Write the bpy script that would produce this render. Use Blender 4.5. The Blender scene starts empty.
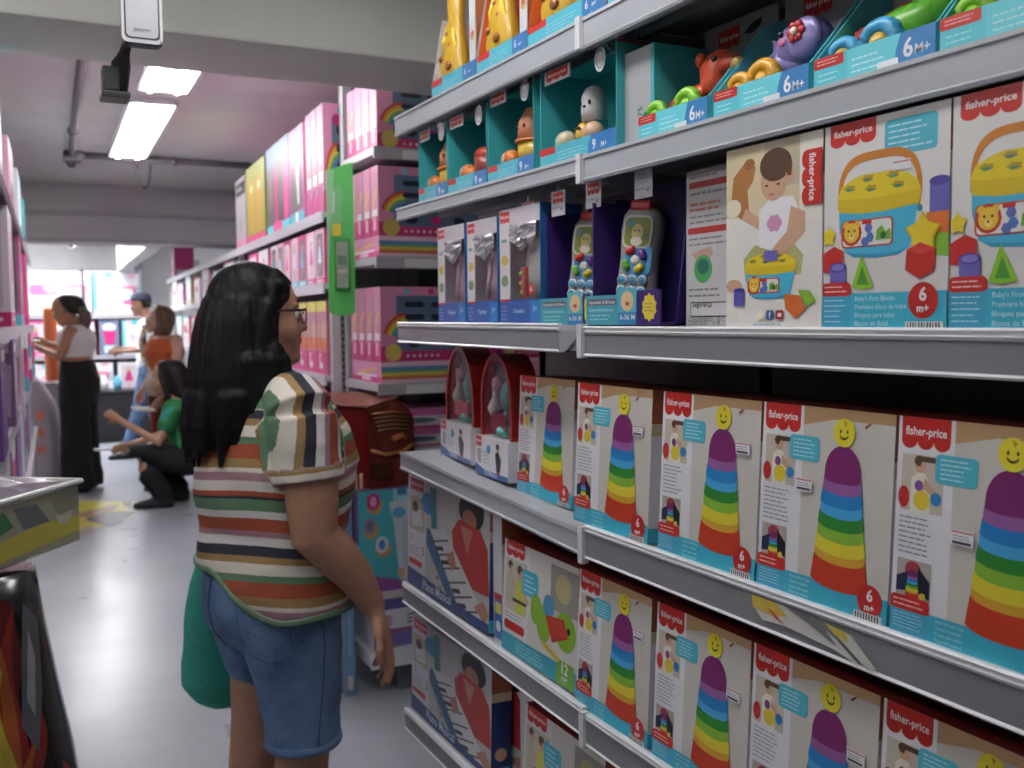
import bpy, bmesh, math, random
from mathutils import Vector, Matrix, noise
random.seed(7)
PI = math.pi
COL = bpy.context.scene.collection

# ------------------------------------------------------------------ colours and materials
def lin(c):
    c /= 255.0
    return c/12.92 if c <= .04045 else ((c+.055)/1.055)**2.4
def C(r, g, b):
    m = .30*r+.59*g+.11*b; k = .90
    return (lin(m+(r-m)*k), lin(m+(g-m)*k), lin(m+(b-m)*k), 1.0)

MATS = {}
def nodemat(name):
    m = bpy.data.materials.new(name); m.use_nodes = True
    nt = m.node_tree; b = nt.nodes['Principled BSDF']
    return m, nt, b
def colmat(name, rough=.5, metal=0., spec=.5, coat=0., alpha=1., trans=0., noise_amt=0., noise_scale=30., bump=0.):
    m, nt, b = nodemat(name)
    a = nt.nodes.new('ShaderNodeAttribute'); a.attribute_name = 'Col'
    src = a.outputs['Color']
    if noise_amt:
        tc = nt.nodes.new('ShaderNodeTexCoord')
        n = nt.nodes.new('ShaderNodeTexNoise'); n.inputs['Scale'].default_value = noise_scale; n.inputs['Detail'].default_value = 4
        nt.links.new(tc.outputs['Object'], n.inputs['Vector'])
        mr = nt.nodes.new('ShaderNodeMapRange'); mr.inputs['From Min'].default_value = .3; mr.inputs['From Max'].default_value = .7
        mr.inputs['To Min'].default_value = 1-noise_amt; mr.inputs['To Max'].default_value = 1+noise_amt
        nt.links.new(n.outputs['Fac'], mr.inputs['Value'])
        mx = nt.nodes.new('ShaderNodeVectorMath'); mx.operation = 'SCALE'
        nt.links.new(src, mx.inputs[0]); nt.links.new(mr.outputs[0], mx.inputs['Scale'])
        src = mx.outputs[0]
        if bump:
            bp = nt.nodes.new('ShaderNodeBump'); bp.inputs['Strength'].default_value = bump; bp.inputs['Distance'].default_value = .002
            nt.links.new(n.outputs['Fac'], bp.inputs['Height']); nt.links.new(bp.outputs[0], b.inputs['Normal'])
    nt.links.new(src, b.inputs['Base Color'])
    b.inputs['Roughness'].default_value = rough; b.inputs['Metallic'].default_value = metal
    b.inputs['Specular IOR Level'].default_value = spec
    b.inputs['Coat Weight'].default_value = coat; b.inputs['Coat Roughness'].default_value = .15
    b.inputs['Alpha'].default_value = alpha; b.inputs['Transmission Weight'].default_value = trans
    MATS[name] = m
    return m
colmat('printed_card', .38, spec=.45)
colmat('matt_card', .65)
colmat('plastic', .28)
colmat('painted_steel', .42, noise_amt=.06, noise_scale=14)
colmat('plaster', .8, noise_amt=.04, noise_scale=3)
colmat('skin', .5, noise_amt=.08, noise_scale=40, bump=.15)
colmat('cloth', .85, noise_amt=.10, noise_scale=60, bump=.3)
colmat('hair', .5, spec=.22, noise_amt=.25, noise_scale=1, bump=.5)
for n_ in MATS['hair'].node_tree.nodes:
    if n_.type == 'TEX_NOISE':
        mp_ = MATS['hair'].node_tree.nodes.new('ShaderNodeMapping'); mp_.inputs['Scale'].default_value = (150, 150, 7)
        tc_ = MATS['hair'].node_tree.nodes.new('ShaderNodeTexCoord')
        MATS['hair'].node_tree.links.new(tc_.outputs['Object'], mp_.inputs['Vector']); MATS['hair'].node_tree.links.new(mp_.outputs[0], n_.inputs['Vector'])
colmat('foil', .22, metal=.0, coat=.6, noise_amt=.25, noise_scale=18, bump=.8)
colmat('black_plastic', .4)
def clear_mat():
    m, nt, b = nodemat('clear_film')
    out = nt.nodes['Material Output']
    t = nt.nodes.new('ShaderNodeBsdfTransparent'); g = nt.nodes.new('ShaderNodeBsdfGlossy')
    g.inputs['Roughness'].default_value = .12
    tc = nt.nodes.new('ShaderNodeTexCoord'); n = nt.nodes.new('ShaderNodeTexNoise'); n.inputs['Scale'].default_value = 22
    nt.links.new(tc.outputs['Object'], n.inputs['Vector'])
    bp = nt.nodes.new('ShaderNodeBump'); bp.inputs['Strength'].default_value = .9; bp.inputs['Distance'].default_value = .006
    nt.links.new(n.outputs['Fac'], bp.inputs['Height']); nt.links.new(bp.outputs[0], g.inputs['Normal'])
    mx = nt.nodes.new('ShaderNodeMixShader'); mx.inputs[0].default_value = .16
    nt.links.new(t.outputs[0], mx.inputs[1]); nt.links.new(g.outputs[0], mx.inputs[2]); nt.links.new(mx.outputs[0], out.inputs['Surface'])
    MATS['clear_film'] = m
    nt.nodes.remove(b)
clear_mat()
def denim_mat():
    m, nt, b = nodemat('denim')
    tc = nt.nodes.new('ShaderNodeTexCoord')
    n = nt.nodes.new('ShaderNodeTexNoise'); n.inputs['Scale'].default_value = 7; n.inputs['Detail'].default_value = 6
    n2 = nt.nodes.new('ShaderNodeTexNoise'); n2.inputs['Scale'].default_value = 160
    nt.links.new(tc.outputs['Object'], n.inputs['Vector']); nt.links.new(tc.outputs['Object'], n2.inputs['Vector'])
    r = nt.nodes.new('ShaderNodeValToRGB')
    r.color_ramp.elements[0].position = .32; r.color_ramp.elements[0].color = C(58, 84, 124)
    r.color_ramp.elements[1].position = .7; r.color_ramp.elements[1].color = C(108, 142, 186)
    ad = nt.nodes.new('ShaderNodeMath'); ad.operation = 'MULTIPLY_ADD'; ad.inputs[1].default_value = .25
    nt.links.new(n2.outputs['Fac'], ad.inputs[0]); 
    sb = nt.nodes.new('ShaderNodeMath'); sb.operation = 'SUBTRACT'; sb.inputs[1].default_value = .125
    nt.links.new(n.outputs['Fac'], sb.inputs[0]); nt.links.new(sb.outputs[0], ad.inputs[2])
    nt.links.new(ad.outputs[0], r.inputs[0]); nt.links.new(r.outputs[0], b.inputs['Base Color'])
    bp = nt.nodes.new('ShaderNodeBump'); bp.inputs['Strength'].default_value = .35; bp.inputs['Distance'].default_value = .003
    nt.links.new(n.outputs['Fac'], bp.inputs['Height']); nt.links.new(bp.outputs[0], b.inputs['Normal'])
    b.inputs['Roughness'].default_value = .85
    MATS['denim'] = m
denim_mat()
def emit_mat(name, col, s):
    m, nt, b = nodemat(name)
    b.inputs['Base Color'].default_value = col; b.inputs['Emission Color'].default_value = col
    b.inputs['Emission Strength'].default_value = s
    MATS[name] = m
emit_mat('tube_near', (1, .99, .97, 1), 21)
emit_mat('tube_rear', (1, .99, .97, 1), 3)
emit_mat('tube_beam_fill', (1, .99, .97, 1), 20)
emit_mat('tube_mid', (1, .99, .98, 1), 34)
emit_mat('tube_far', (1, 1, 1, 1), 100)
def floor_mat():
    m, nt, b = nodemat('floor_vinyl')
    tc = nt.nodes.new('ShaderNodeTexCoord')
    n = nt.nodes.new('ShaderNodeTexNoise'); n.inputs['Scale'].default_value = 1.3; n.inputs['Detail'].default_value = 5
    nt.links.new(tc.outputs['Object'], n.inputs['Vector'])
    r = nt.nodes.new('ShaderNodeValToRGB')
    r.color_ramp.elements[0].position = .3; r.color_ramp.elements[0].color = C(160, 165, 176)
    r.color_ramp.elements[1].position = .7; r.color_ramp.elements[1].color = C(184, 189, 198)
    nt.links.new(n.outputs['Fac'], r.inputs[0]); nt.links.new(r.outputs[0], b.inputs['Base Color'])
    n2 = nt.nodes.new('ShaderNodeTexNoise'); n2.inputs['Scale'].default_value = 2.2; n2.inputs['Detail'].default_value = 3
    nt.links.new(tc.outputs['Object'], n2.inputs['Vector'])
    mr = nt.nodes.new('ShaderNodeMapRange'); mr.inputs['To Min'].default_value = .22; mr.inputs['To Max'].default_value = .38
    nt.links.new(n2.outputs['Fac'], mr.inputs['Value']); nt.links.new(mr.outputs[0], b.inputs['Roughness'])
    bp = nt.nodes.new('ShaderNodeBump'); bp.inputs['Strength'].default_value = .03; bp.inputs['Distance'].default_value = .02
    nt.links.new(n2.outputs['Fac'], bp.inputs['Height']); nt.links.new(bp.outputs[0], b.inputs['Normal'])
    b.inputs['Specular IOR Level'].default_value = .5
    MATS['floor_vinyl'] = m
floor_mat()

# ------------------------------------------------------------------ mesh builder
class MB:
    def __init__(s): s.v = []; s.f = []; s.c = []; s.sm = []; s.M = Matrix.Identity(4)
    def add(s, vs, fs, col, smooth=False):
        o = len(s.v); M = s.M
        s.v += [tuple(M @ Vector(p)) for p in vs]
        s.f += [tuple(o+i for i in f) for f in fs]
        if isinstance(col, list): s.c += col
        else: s.c += [col]*len(fs)
        s.sm += [smooth]*len(fs)
    def box(s, a, b, col, cols=None, bev=0):
        x0, y0, z0 = a; x1, y1, z1 = b
        vs = [(x0,y0,z0),(x1,y0,z0),(x1,y1,z0),(x0,y1,z0),(x0,y0,z1),(x1,y0,z1),(x1,y1,z1),(x0,y1,z1)]
        fs = [(0,3,2,1),(4,5,6,7),(0,1,5,4),(1,2,6,5),(2,3,7,6),(3,0,4,7)]
        # order: bottom, top, -y, +x, +y, -x
        if bev:
            bm = bmesh.new(); bv = [bm.verts.new(p) for p in vs]
            for f in fs: bm.faces.new([bv[i] for i in f])
            bmesh.ops.bevel(bm, geom=bm.edges[:], offset=bev, segments=2, affect='EDGES', profile=.6)
            bm.verts.index_update()
            s.add([tuple(v.co) for v in bm.verts], [tuple(v.index for v in f.verts) for f in bm.faces], col, False); bm.free()
        else: s.add(vs, fs, list(cols) if cols else col)
    def prism(s, pts, n, h, col, smooth=False):
        """pts: 3D ring, extruded by vector n*h"""
        n = Vector(n)*h; k = len(pts)
        vs = [tuple(p) for p in pts] + [tuple(Vector(p)+n) for p in pts]
        fs = [tuple(range(k))[::-1], tuple(range(k, 2*k))] + [(i, (i+1) % k, k+(i+1) % k, k+i) for i in range(k)]
        s.add(vs, fs, col, smooth)
    def lathe(s, prof, c=(0,0,0), axis='z', n=24, col=None, cols=None, sx=1, sy=1):
        vs = []; fs = []; cc = []
        for r, h in prof:
            for i in range(n):
                a = 2*PI*i/n; x, y = r*math.cos(a)*sx, r*math.sin(a)*sy
                p = (x, y, h) if axis == 'z' else ((h, x, y) if axis == 'x' else (x, h, y))
                vs.append((c[0]+p[0], c[1]+p[1], c[2]+p[2]))
        for k in range(len(prof)-1):
            for i in range(n):
                j = (i+1) % n
                fs.append((k*n+i, k*n+j, (k+1)*n+j, (k+1)*n+i)); cc.append(cols[k] if cols else col)
        if prof[0][0] > 1e-5: fs.append(tuple(range(n))[::-1]); cc.append(cols[0] if cols else col)
        if prof[-1][0] > 1e-5: fs.append(tuple((len(prof)-1)*n+i for i in range(n))); cc.append(cols[-1] if cols else col)
        s.add(vs, fs, cc, True)
    def ball(s, c, r, col, n=16, m=10):
        if isinstance(r, (int, float)): r = (r, r, r)
        vs = []; fs = []
        for k in range(m+1):
            t = PI*k/m
            for i in range(n):
                a = 2*PI*i/n
                vs.append((c[0]+r[0]*math.sin(t)*math.cos(a), c[1]+r[1]*math.sin(t)*math.sin(a), c[2]-r[2]*math.cos(t)))
        for k in range(m):
            for i in range(n):
                j = (i+1) % n; fs.append((k*n+i, k*n+j, (k+1)*n+j, (k+1)*n+i))
        s.add(vs, fs, col, True)
    def tube(s, pts, r, col, n=8, closed=False):
        P = [Vector(p) for p in pts]; vs = []; fs = []; k = len(P)
        rs = r if isinstance(r, (list, tuple)) else [r]*k
        for i, p in enumerate(P):
            if closed: d = P[(i+1) % k]-P[i-1]
            else: d = (P[min(i+1, k-1)]-P[max(i-1, 0)])
            d.normalize()
            up = Vector((0,0,1)) if abs(d.z) < .9 else Vector((1,0,0))
            a = d.cross(up).normalized(); b = a.cross(d)
            for j in range(n):
                t = 2*PI*j/n; q = p+(a*math.cos(t)+b*math.sin(t))*rs[i]; vs.append(tuple(q))
        for i in range(k if closed else k-1):
            for j in range(n):
                a0 = i*n+j; a1 = i*n+(j+1) % n; i2 = (i+1) % k
                fs.append((a0, a1, i2*n+(j+1) % n, i2*n+j))
        if not closed: fs.append(tuple(range(n))[::-1]); fs.append(tuple((k-1)*n+j for j in range(n)))
        s.add(vs, fs, col, True)
    def torus(s, c, R, r, col, axis='y', n=24, m=10):
        pts = []
        for i in range(n):
            a = 2*PI*i/n; x, y = R*math.cos(a), R*math.sin(a)
            pts.append({'y': (c[0]+x, c[1], c[2]+y), 'x': (c[0], c[1]+x, c[2]+y), 'z': (c[0]+x, c[1]+y, c[2])}[axis])
        s.tube(pts, r, col, m, True)
    def loft(s, secs, col, n=24, p=2.0):
        """secs: (center, u, v, ru, rv) rings"""
        vs = []; fs = []
        for c, u, v, ru, rv in secs:
            c = Vector(c); u = Vector(u); v = Vector(v)
            for i in range(n):
                a = 2*PI*i/n; ca, sa = math.cos(a), math.sin(a)
                ca = math.copysign(abs(ca)**(2/p), ca); sa = math.copysign(abs(sa)**(2/p), sa)
                vs.append(tuple(c+u*ru*ca+v*rv*sa))
        k = len(secs)
        for i in range(k-1):
            for j in range(n):
                fs.append((i*n+j, i*n+(j+1) % n, (i+1)*n+(j+1) % n, (i+1)*n+j))
        fs.append(tuple(range(n))[::-1]); fs.append(tuple((k-1)*n+j for j in range(n)))
        s.add(vs, fs, col, True)
    def chain(s, pts, col=(1,1,1,1), n=16):
        """rounded tapered limb: list of (p, r)"""
        P = [(Vector(p), r) for p, r in pts]
        ex = []
        d0 = (P[0][0]-P[1][0]).normalized(); d1 = (P[-1][0]-P[-2][0]).normalized()
        for t in (80, 55, 30): ex.append((P[0][0]+d0*P[0][1]*math.sin(math.radians(t)), P[0][1]*math.cos(math.radians(t))))
        ex += P
        for t in (30, 55, 80): ex.append((P[-1][0]+d1*P[-1][1]*math.sin(math.radians(t)), P[-1][1]*math.cos(math.radians(t))))
        s.tube([e[0] for e in ex], [e[1] for e in ex], col, n)
    def mesh(s, name):
        me = bpy.data.meshes.new(name); me.from_pydata(s.v, [], s.f)
        at = me.color_attributes.new('Col', 'FLOAT_COLOR', 'CORNER')
        buf = []
        for i, p in enumerate(me.polygons): buf += list(s.c[i] if s.c[i] else (1,1,1,1))*p.loop_total
        at.data.foreach_set('color', buf)
        me.polygons.foreach_set('use_smooth', s.sm)
        me.update(); return me
    def build(s, name, mat='plastic', parent=None, origin=None, fix=True):
        me = s.mesh(name)
        if origin is not None:
            me.transform(Matrix.Translation(-Vector(origin)))
        o = bpy.data.objects.new(name, me); COL.objects.link(o)
        if origin is not None: o.location = origin
        me.materials.append(MATS[mat])
        if parent: o.parent = parent
        return o

def tag(o, label, cat, group=None, kind=None):
    o['label'] = label; o['category'] = cat
    if group: o['group'] = group
    if kind: o['kind'] = kind
    return o
def thing(name, label, cat, loc=(0,0,0), rz=0, group=None):
    o = bpy.data.objects.new(name, None); COL.objects.link(o); o.empty_display_size = .05
    o.location = loc; o.rotation_euler = (0, 0, rz)
    return tag(o, label, cat, group)
def struct(o, label=None):
    o['kind'] = 'structure'
    if label: o['label'] = label
    return o
def copy_tree(o, parent=None):
    c = o.copy(); COL.objects.link(c); c.parent = parent
    for ch in list(o.children): copy_tree(ch, c)
    return c

# ------------------------------------------------------------------ lettering
_txt = {}
def glyphs(s, bold=.012):
    k = (s, bold)
    if k in _txt: return _txt[k]
    cu = bpy.data.curves.new('t', 'FONT'); cu.body = s; cu.size = 1; cu.resolution_u = 2; cu.offset = bold
    ob = bpy.data.objects.new('t', cu); COL.objects.link(ob)
    bpy.context.view_layer.update()
    me = ob.evaluated_get(bpy.context.evaluated_depsgraph_get()).to_mesh()
    vs = [(v.co.x, v.co.y) for v in me.vertices]; fs = [tuple(p.vertices) for p in me.polygons]
    bpy.data.objects.remove(ob); bpy.data.curves.remove(cu)
    x0 = min(v[0] for v in vs); x1 = max(v[0] for v in vs)
    _txt[k] = ([(x-x0, y) for x, y in vs], fs, x1-x0)
    return _txt[k]

class Print:
    """flat printed artwork on a face: u to the right, v downward, both 0..1"""
    def __init__(s, mb, tl, U, V, N, step=.00003):
        s.mb = mb; s.o = Vector(tl); s.U = Vector(U); s.V = Vector(V); s.N = Vector(N).normalized(); s.k = 1; s.step = step
        s.w = s.U.length; s.h = s.V.length
        s.flip = s.U.cross(s.V).dot(s.N) > 0
    def P(s, u, v): return tuple(s.o+s.U*u+s.V*v+s.N*(s.k*s.step))
    def poly(s, pts, col, clip=True):
        if clip: pts = [(min(max(u, 0), 1), min(max(v, 0), 1)) for u, v in pts]
        if not s.flip: pts = pts[::-1]
        s.mb.add([s.P(u, v) for u, v in pts], [tuple(range(len(pts)))], col); s.k += 1
    def rect(s, u0, v0, u1, v1, col): s.poly([(u0, v0), (u0, v1), (u1, v1), (u1, v0)][::-1], col)
    def rrect(s, u0, v0, u1, v1, r, col, n=4):
        ru = r/s.w; rv = r/s.h; pts = []
        for cu, cv, a0 in ((u1-ru, v0+rv, -90), (u1-ru, v1-rv, 0), (u0+ru, v1-rv, 90), (u0+ru, v0+rv, 180)):
            for i in range(n+1):
                a = math.radians(a0+90*i/n); pts.append((cu+ru*math.cos(a), cv+rv*math.sin(a)))
        s.poly(pts, col)
    def ell(s, cu, cv, ru, rv=None, col=None, n=18, a0=0, a1=360):
        if rv is None: rv = ru*s.w/s.h
        s.poly([(cu+ru*math.cos(math.radians(a0+(a1-a0)*i/n)), cv+rv*math.sin(math.radians(a0+(a1-a0)*i/n))) for i in range(n if a1-a0 == 360 else n+1)], col)
    def text(s, t, u, v, size, col, bold=.012, ang=0, center=False, width=None):
        """size: cap height-ish in metres; (u, v) is the baseline start"""
        vs, fs, w = glyphs(t, bold); sc = size/.7; sx = sc
        if width: sx = width*s.w/w
        dx = -w*sx/2 if center else 0
        ca, sa = math.cos(ang), math.sin(ang); out = []
        for x, y in vs:
            X = x*sx+dx; Y = -y*sc; X, Y = X*ca-Y*sa, X*sa+Y*ca
            out.append(s.P(u+X/s.w, v+Y/s.h))
        if s.flip: fs = [f[::-1] for f in fs]
        s.mb.add(out, fs, col); s.k += 1
    def lines(s, u0, v0, u1, v1, n, col, th=.35, seed=1, left=True):
        r = random.Random(seed); dv = (v1-v0)/n
        for i in range(n):
            u = u0
            end = u0+(u1-u0)*r.uniform(.7, 1)
            while u < end:
                w = (u1-u0)*r.uniform(.1, .3); 
                s.rect(u, v0+dv*(i+.5-th/2), min(u+w, end), v0+dv*(i+.5+th/2), col); s.k -= 1
                u += w+(u1-u0)*.03
        s.k += 1

RED = C(206, 40, 34); CYAN = C(52, 178, 208); WHITE = C(232, 232, 234); TXT = C(148, 154, 166)
SKIN = C(205, 160, 130); BROWN = C(92, 64, 46)
def logo(p, u0, v0, u1, v1, vert=False):
    """red awning tag with three scallops and the brand lettering"""
    w = u1-u0; h = v1-v0; pts = [(u0, v0), (u1, v0), (u1, v1-h*.25)]
    if not vert:
        for k in (2, 1, 0):
            c = u0+w*(k+.5)/3
            for i in range(1, 6):
                a = PI*i/6; pts.append((c+w/6*math.cos(a), v1-h*.25+h*.25*math.sin(a)))
            pts.append((u0+w*k/3, v1-h*.25))
        p.poly(pts, RED)
        p.text('fisher-price', u0+w*.08, v0+h*.56, h*p.h*.27, WHITE, .02, width=w*.84)
    else:
        pts = [(u0, v0), (u1, v0), (u1, v1), (u0, v1)]; r = []
        for k in (2, 1, 0):
            c = v0+h*(k+.5)/3
            for i in range(0, 6): a = PI*i/5; r.append((u0+w*.2-w*.2*math.sin(a), c+h/6*math.cos(a)))
        p.poly([(u1, v0), (u1, v1)]+r, RED)
        p.text('fisher-price', u0+w*.38, v0+h*.07, w*p.w*.32, WHITE, .02, ang=PI/2, width=h*.86*p.h/p.w)

def baby(p, u, v, s, shirt=C(225, 222, 205)):
    """small sitting toddler picture; u, v the head centre, s the head radius in u"""
    k = p.w/p.h
    p.poly([(u-s*1.6, v+s*7*k), (u-s*1.5, v+s*2*k), (u-s*.5, v+s*1.1*k), (u+s*.9, v+s*1.2*k), (u+s*1.7, v+s*2.6*k), (u+s*1.9, v+s*7*k)], shirt)
    p.poly([(u+s*.8, v+s*1.7*k), (u+s*3.4, v+s*4.2*k), (u+s*3.0, v+s*5*k), (u+s*.6, v+s*3.2*k)], SKIN)
    p.ell(u, v, s, s*1.15*k, SKIN); p.ell(u-s*.1, v-s*.55*k, s*1.02, s*.8*k, BROWN)
    p.ell(u+s*.55, v+s*.1*k, s*.5, s*.62*k, SKIN)

CUPS = [('dome', C(128, 38, 108)), ('b', C(150, 92, 160)), ('b', C(30, 130, 205)), ('b', C(64, 166, 226)), ('b', C(44, 140, 50)), ('b', C(130, 186, 50)),
        ('b', C(222, 204, 44)), ('b', C(214, 160, 42)), ('b', C(206, 58, 32))]
def tower(p, u, v0, v1, w0, w1, face=True):
    H = v1-v0; k = p.w/p.h; R = [(.0, .165), (.165, .37), (.37, .43), (.43, .51), (.51, .57), (.57, .645), (.645, .715), (.715, .795), (.795, .845), (.845, 1)]
    def half(t): return w0+(w1-w0)*min(1, max(0, (t-.2)/.8))
    for i in range(9, 1, -1):
        a, b = R[i]; col = CUPS[i-1][1]; h0 = half(a)*1.02; h1 = half(b)*(1.04 if i % 2 else 1)
        e = .035*H*(1+.5*i/9)
        pts = [(u-h0, v0+H*a)]+[(u-h1*math.cos(PI*j/10), v0+H*b+e*math.sin(PI*j/10)) for j in range(11)]+[(u+h0, v0+H*a)]
        p.poly(pts, col)
    a, b = R[1]; hw = half(b)
    p.poly([(u-hw, v0+H*b)]+[(u-hw*math.cos(PI*j/12), v0+H*b-(H*(b-a))*math.sin(PI*j/12)**.8) for j in range(1, 12)]+[(u+hw, v0+H*b)]+[(u+hw*math.cos(PI*j/8), v0+H*b+.03*H*math.sin(PI*j/8)) for j in range(1, 8)], CUPS[0][1])
    if face:
        ru = w0*.68; cv = v0+H*.085
        p.ell(u, cv, ru, H*.088, C(226, 210, 40), 20)
        for sg in (-1, 1): p.ell(u+sg*ru*.32, cv-.006, ru*.09, H*.012, C(60, 50, 30), 8)
        p.poly([(u+ru*.45*math.cos(math.radians(t)), cv+.004+H*.04*math.sin(math.radians(t))) for t in range(20, 161, 20)]+[(u+ru*.4*math.cos(math.radians(t)), cv+.002+H*.028*math.sin(math.radians(t))) for t in range(160, 19, -20)], C(80, 60, 30))
        p.poly([(u-ru*.1, cv-H*.075), (u+ru*.25, cv-H*.06), (u+ru*.1, cv-H*.035), (u+ru*.05, cv-H*.05)], C(170, 140, 30))

def callout(p, u0, v0, u1, v1, seed=3):
    p.rrect(u0, v0, u1, v1, .006, C(72, 184, 208)); p.lines(u0+.03, v0+(v1-v0)*.1, u1-.03, v1-(v1-v0)*.1, 5, C(190, 226, 236), .28, seed)
def badge(p, u, v, r, n='6', col=C(200, 40, 36)):
    p.ell(u, v, r, None, col, 24)
    p.text(n, u, v+.0*r, r*p.w*.72, WHITE, .03, center=True); p.text('m+', u, v+r*p.w/p.h*.62, r*p.w*.42, WHITE, .03, center=True)
def band(p, v, words, seed, ub=.24):
    p.rect(0, v, 1, 1, CYAN); p.rect(0, v-.012, ub, 1, C(60, 166, 204))
    p.rrect(0, v-.055, ub, v+.012, .006, RED); p.rect(0, v-.03, ub, v+.006, RED)
    p.text('Developmental', .03, v-.022, p.h*.013, WHITE, .01) if False else p.lines(.02, v-.045, ub-.03, v, 2, C(240, 200, 196), .3, seed)
    p.lines(.02, v+.02, ub-.03, .98, 5, C(190, 226, 238), .2, seed+1)
    n = len(words)
    for i, t in enumerate(words): p.text(t, ub+.04, v+(1-v)*(.22+.70*i/max(1, n-1)), p.h*(.135 if v < .85 else .12)*(1-v), C(206, 234, 242), .0)

# ------------------------------------------------------------------ boxes along the right-hand shelf (faces look to -X)
def carton(name, y0, y1, z0, h, x, depth, side, top, art, lean=0., back=None):
    """y0 = far end, y1 = near end; the face is at x looking toward the aisle. Local origin: base centre of the face"""
    w = y0-y1; mb = MB(); t = .0
    mb.box((0, -w/2, 0), (depth, w/2, h), side, cols=[side, top, side, side, side, WHITE])
    p = Print(mb, (0, w/2, h), (0, -w, 0), (0, 0, -h), (-1, 0, 0))
    art(p)
    # flap seams on the near side and a rounded rim
    s = Print(mb, (0, -w/2, h), (depth, 0, 0), (0, 0, -h), (0, -1, 0)); side_art(s)
    o = mb.build(name, 'printed_card'); o.location = (x, (y0+y1)/2, z0); o.rotation_euler = (0, lean, 0)
    return o
def side_art(s):
    s.rect(0, 0, 1, .22, C(176, 92, 60)); s.rect(0, .22, 1, .30, C(214, 196, 160)); s.ell(.5, .78, .3, None, SKIN); s.rect(0, .9, 1, 1, CYAN)
def sticker(parent, y, z, w=.03, h=.018, x=-.0036):
    mb = MB(); mb.box((x, y-w/2, z-h/2), (x+.0006, y+w/2, z+h/2), C(226, 226, 232))
    p = Print(mb, (x, y+w/2, z+h/2), (0, -w, 0), (0, 0, -h), (-1, 0, 0))
    p.rect(.03, .06, .97, .2, C(206, 130, 140)); p.rect(.08, .72, .9, .9, C(70, 70, 90)); p.lines(.1, .3, .9, .65, 2, C(120, 120, 130), .3, 5)
    return mb.build('price_sticker', 'printed_card', parent)
# ------------------------------------------------------------------ the room
def wallbox(name, a, b, col, mat='plaster'):
    mb = MB(); mb.box(a, b, col); return struct(mb.build(name, mat))
wallbox('floor', (-3.2, -2.2, -.1), (6, 15.2, 0), C(180, 184, 194)).data.materials[0] = MATS['floor_vinyl']
CE = C(224, 219, 220)
wallbox('ceiling', (-3.2, -2.2, 2.6), (6, 15.2, 2.7), C(238, 234, 235))
wallbox('wall_left', (-3.3, -2.2, 0), (-3.2, 15.2, 2.6), C(196, 192, 196))
wallbox('wall_right', (6, -2.2, 0), (6.1, 15.2, 2.6), C(190, 186, 190))
wallbox('wall_near', (-3.2, -2.3, 0), (6, -2.2, 2.6), C(196, 192, 196))
wallbox('wall_far', (-3.2, 15.2, 0), (6, 15.3, 2.6), C(240, 240, 244))
mb = MB(); mb.box((-3.2, 3.09, 2.3), (6, 3.54, 2.6), C(238, 240, 230), bev=.012)
o = struct(mb.build('trim_1', 'plaster')); o['label'] = 'deep white ceiling beam crossing above the aisle near the camera'
mb = MB(); mb.box((-3.2, 8.95, 2.12), (6, 9.35, 2.6), C(218, 214, 218)); mb.box((-3.2, 8.9, 2.34), (6, 8.96, 2.37), C(190, 188, 192)); mb.box((-3.2, 8.92, 2.12), (6, 8.97, 2.145), C(196, 194, 198))
o = struct(mb.build('trim_2', 'plaster')); o['label'] = 'far ceiling beam with two horizontal ledges'
# slanting soffit beyond the far beam
mb = MB(); mb.prism([(1.16, 9.36, 2.13), (1.30, 9.36, 2.13), (1.50, 14.2, 2.13), (1.36, 14.2, 2.13)], (0, 0, 1), .46, C(200, 200, 204))
o = struct(mb.build('trim_3', 'plaster')); o['label'] = 'grey boxed-in soffit running away under the far ceiling'
mb = MB(); mb.box((1.68, 14.2, 0), (2.2, 15.19, 2.59), C(150, 148, 152))
o = struct(mb.build('trim_4', 'plaster')); o['label'] = 'grey pillar at the far end of the aisle'

# conduits on the ceiling
def conduit(pts, label, r=.022):
    mb = MB(); mb.tube(pts, r, C(120, 112, 120), 10)
    for p in pts: mb.ball(p, r*1.5, C(105, 98, 105), 10, 6)
    return tag(mb.build('ceiling_conduit', 'painted_steel'), label, 'pipe')
conduit([(.325, 4.3, 2.578), (.40, 6.4, 2.578), (.46, 7.7, 2.578)], 'grey conduit running along the ceiling left of the light panels')
mb = MB(); mb.box((.39, 7.24, 2.53), (.50, 7.38, 2.598), C(108, 100, 108), bev=.006)
tag(mb.build('junction_box', 'painted_steel'), 'dark junction box where the two ceiling conduits meet', 'electrical box')
conduit([(.50, 7.30, 2.578), (1.1, 7.31, 2.578), (2.4, 7.38, 2.578)], 'grey conduit crossing the ceiling in front of the far beam')
mb = MB(); mb.tube([(.90+.045*math.cos(t*PI/8), 7.34, 2.55-.17*math.sin(t*PI/8)) for t in range(0, 9)], .007, C(60, 56, 60), 6)
tag(mb.build('loop_of_cable', 'black_plastic'), 'loose black cable looping down from the crossing conduit', 'cable')

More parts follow.
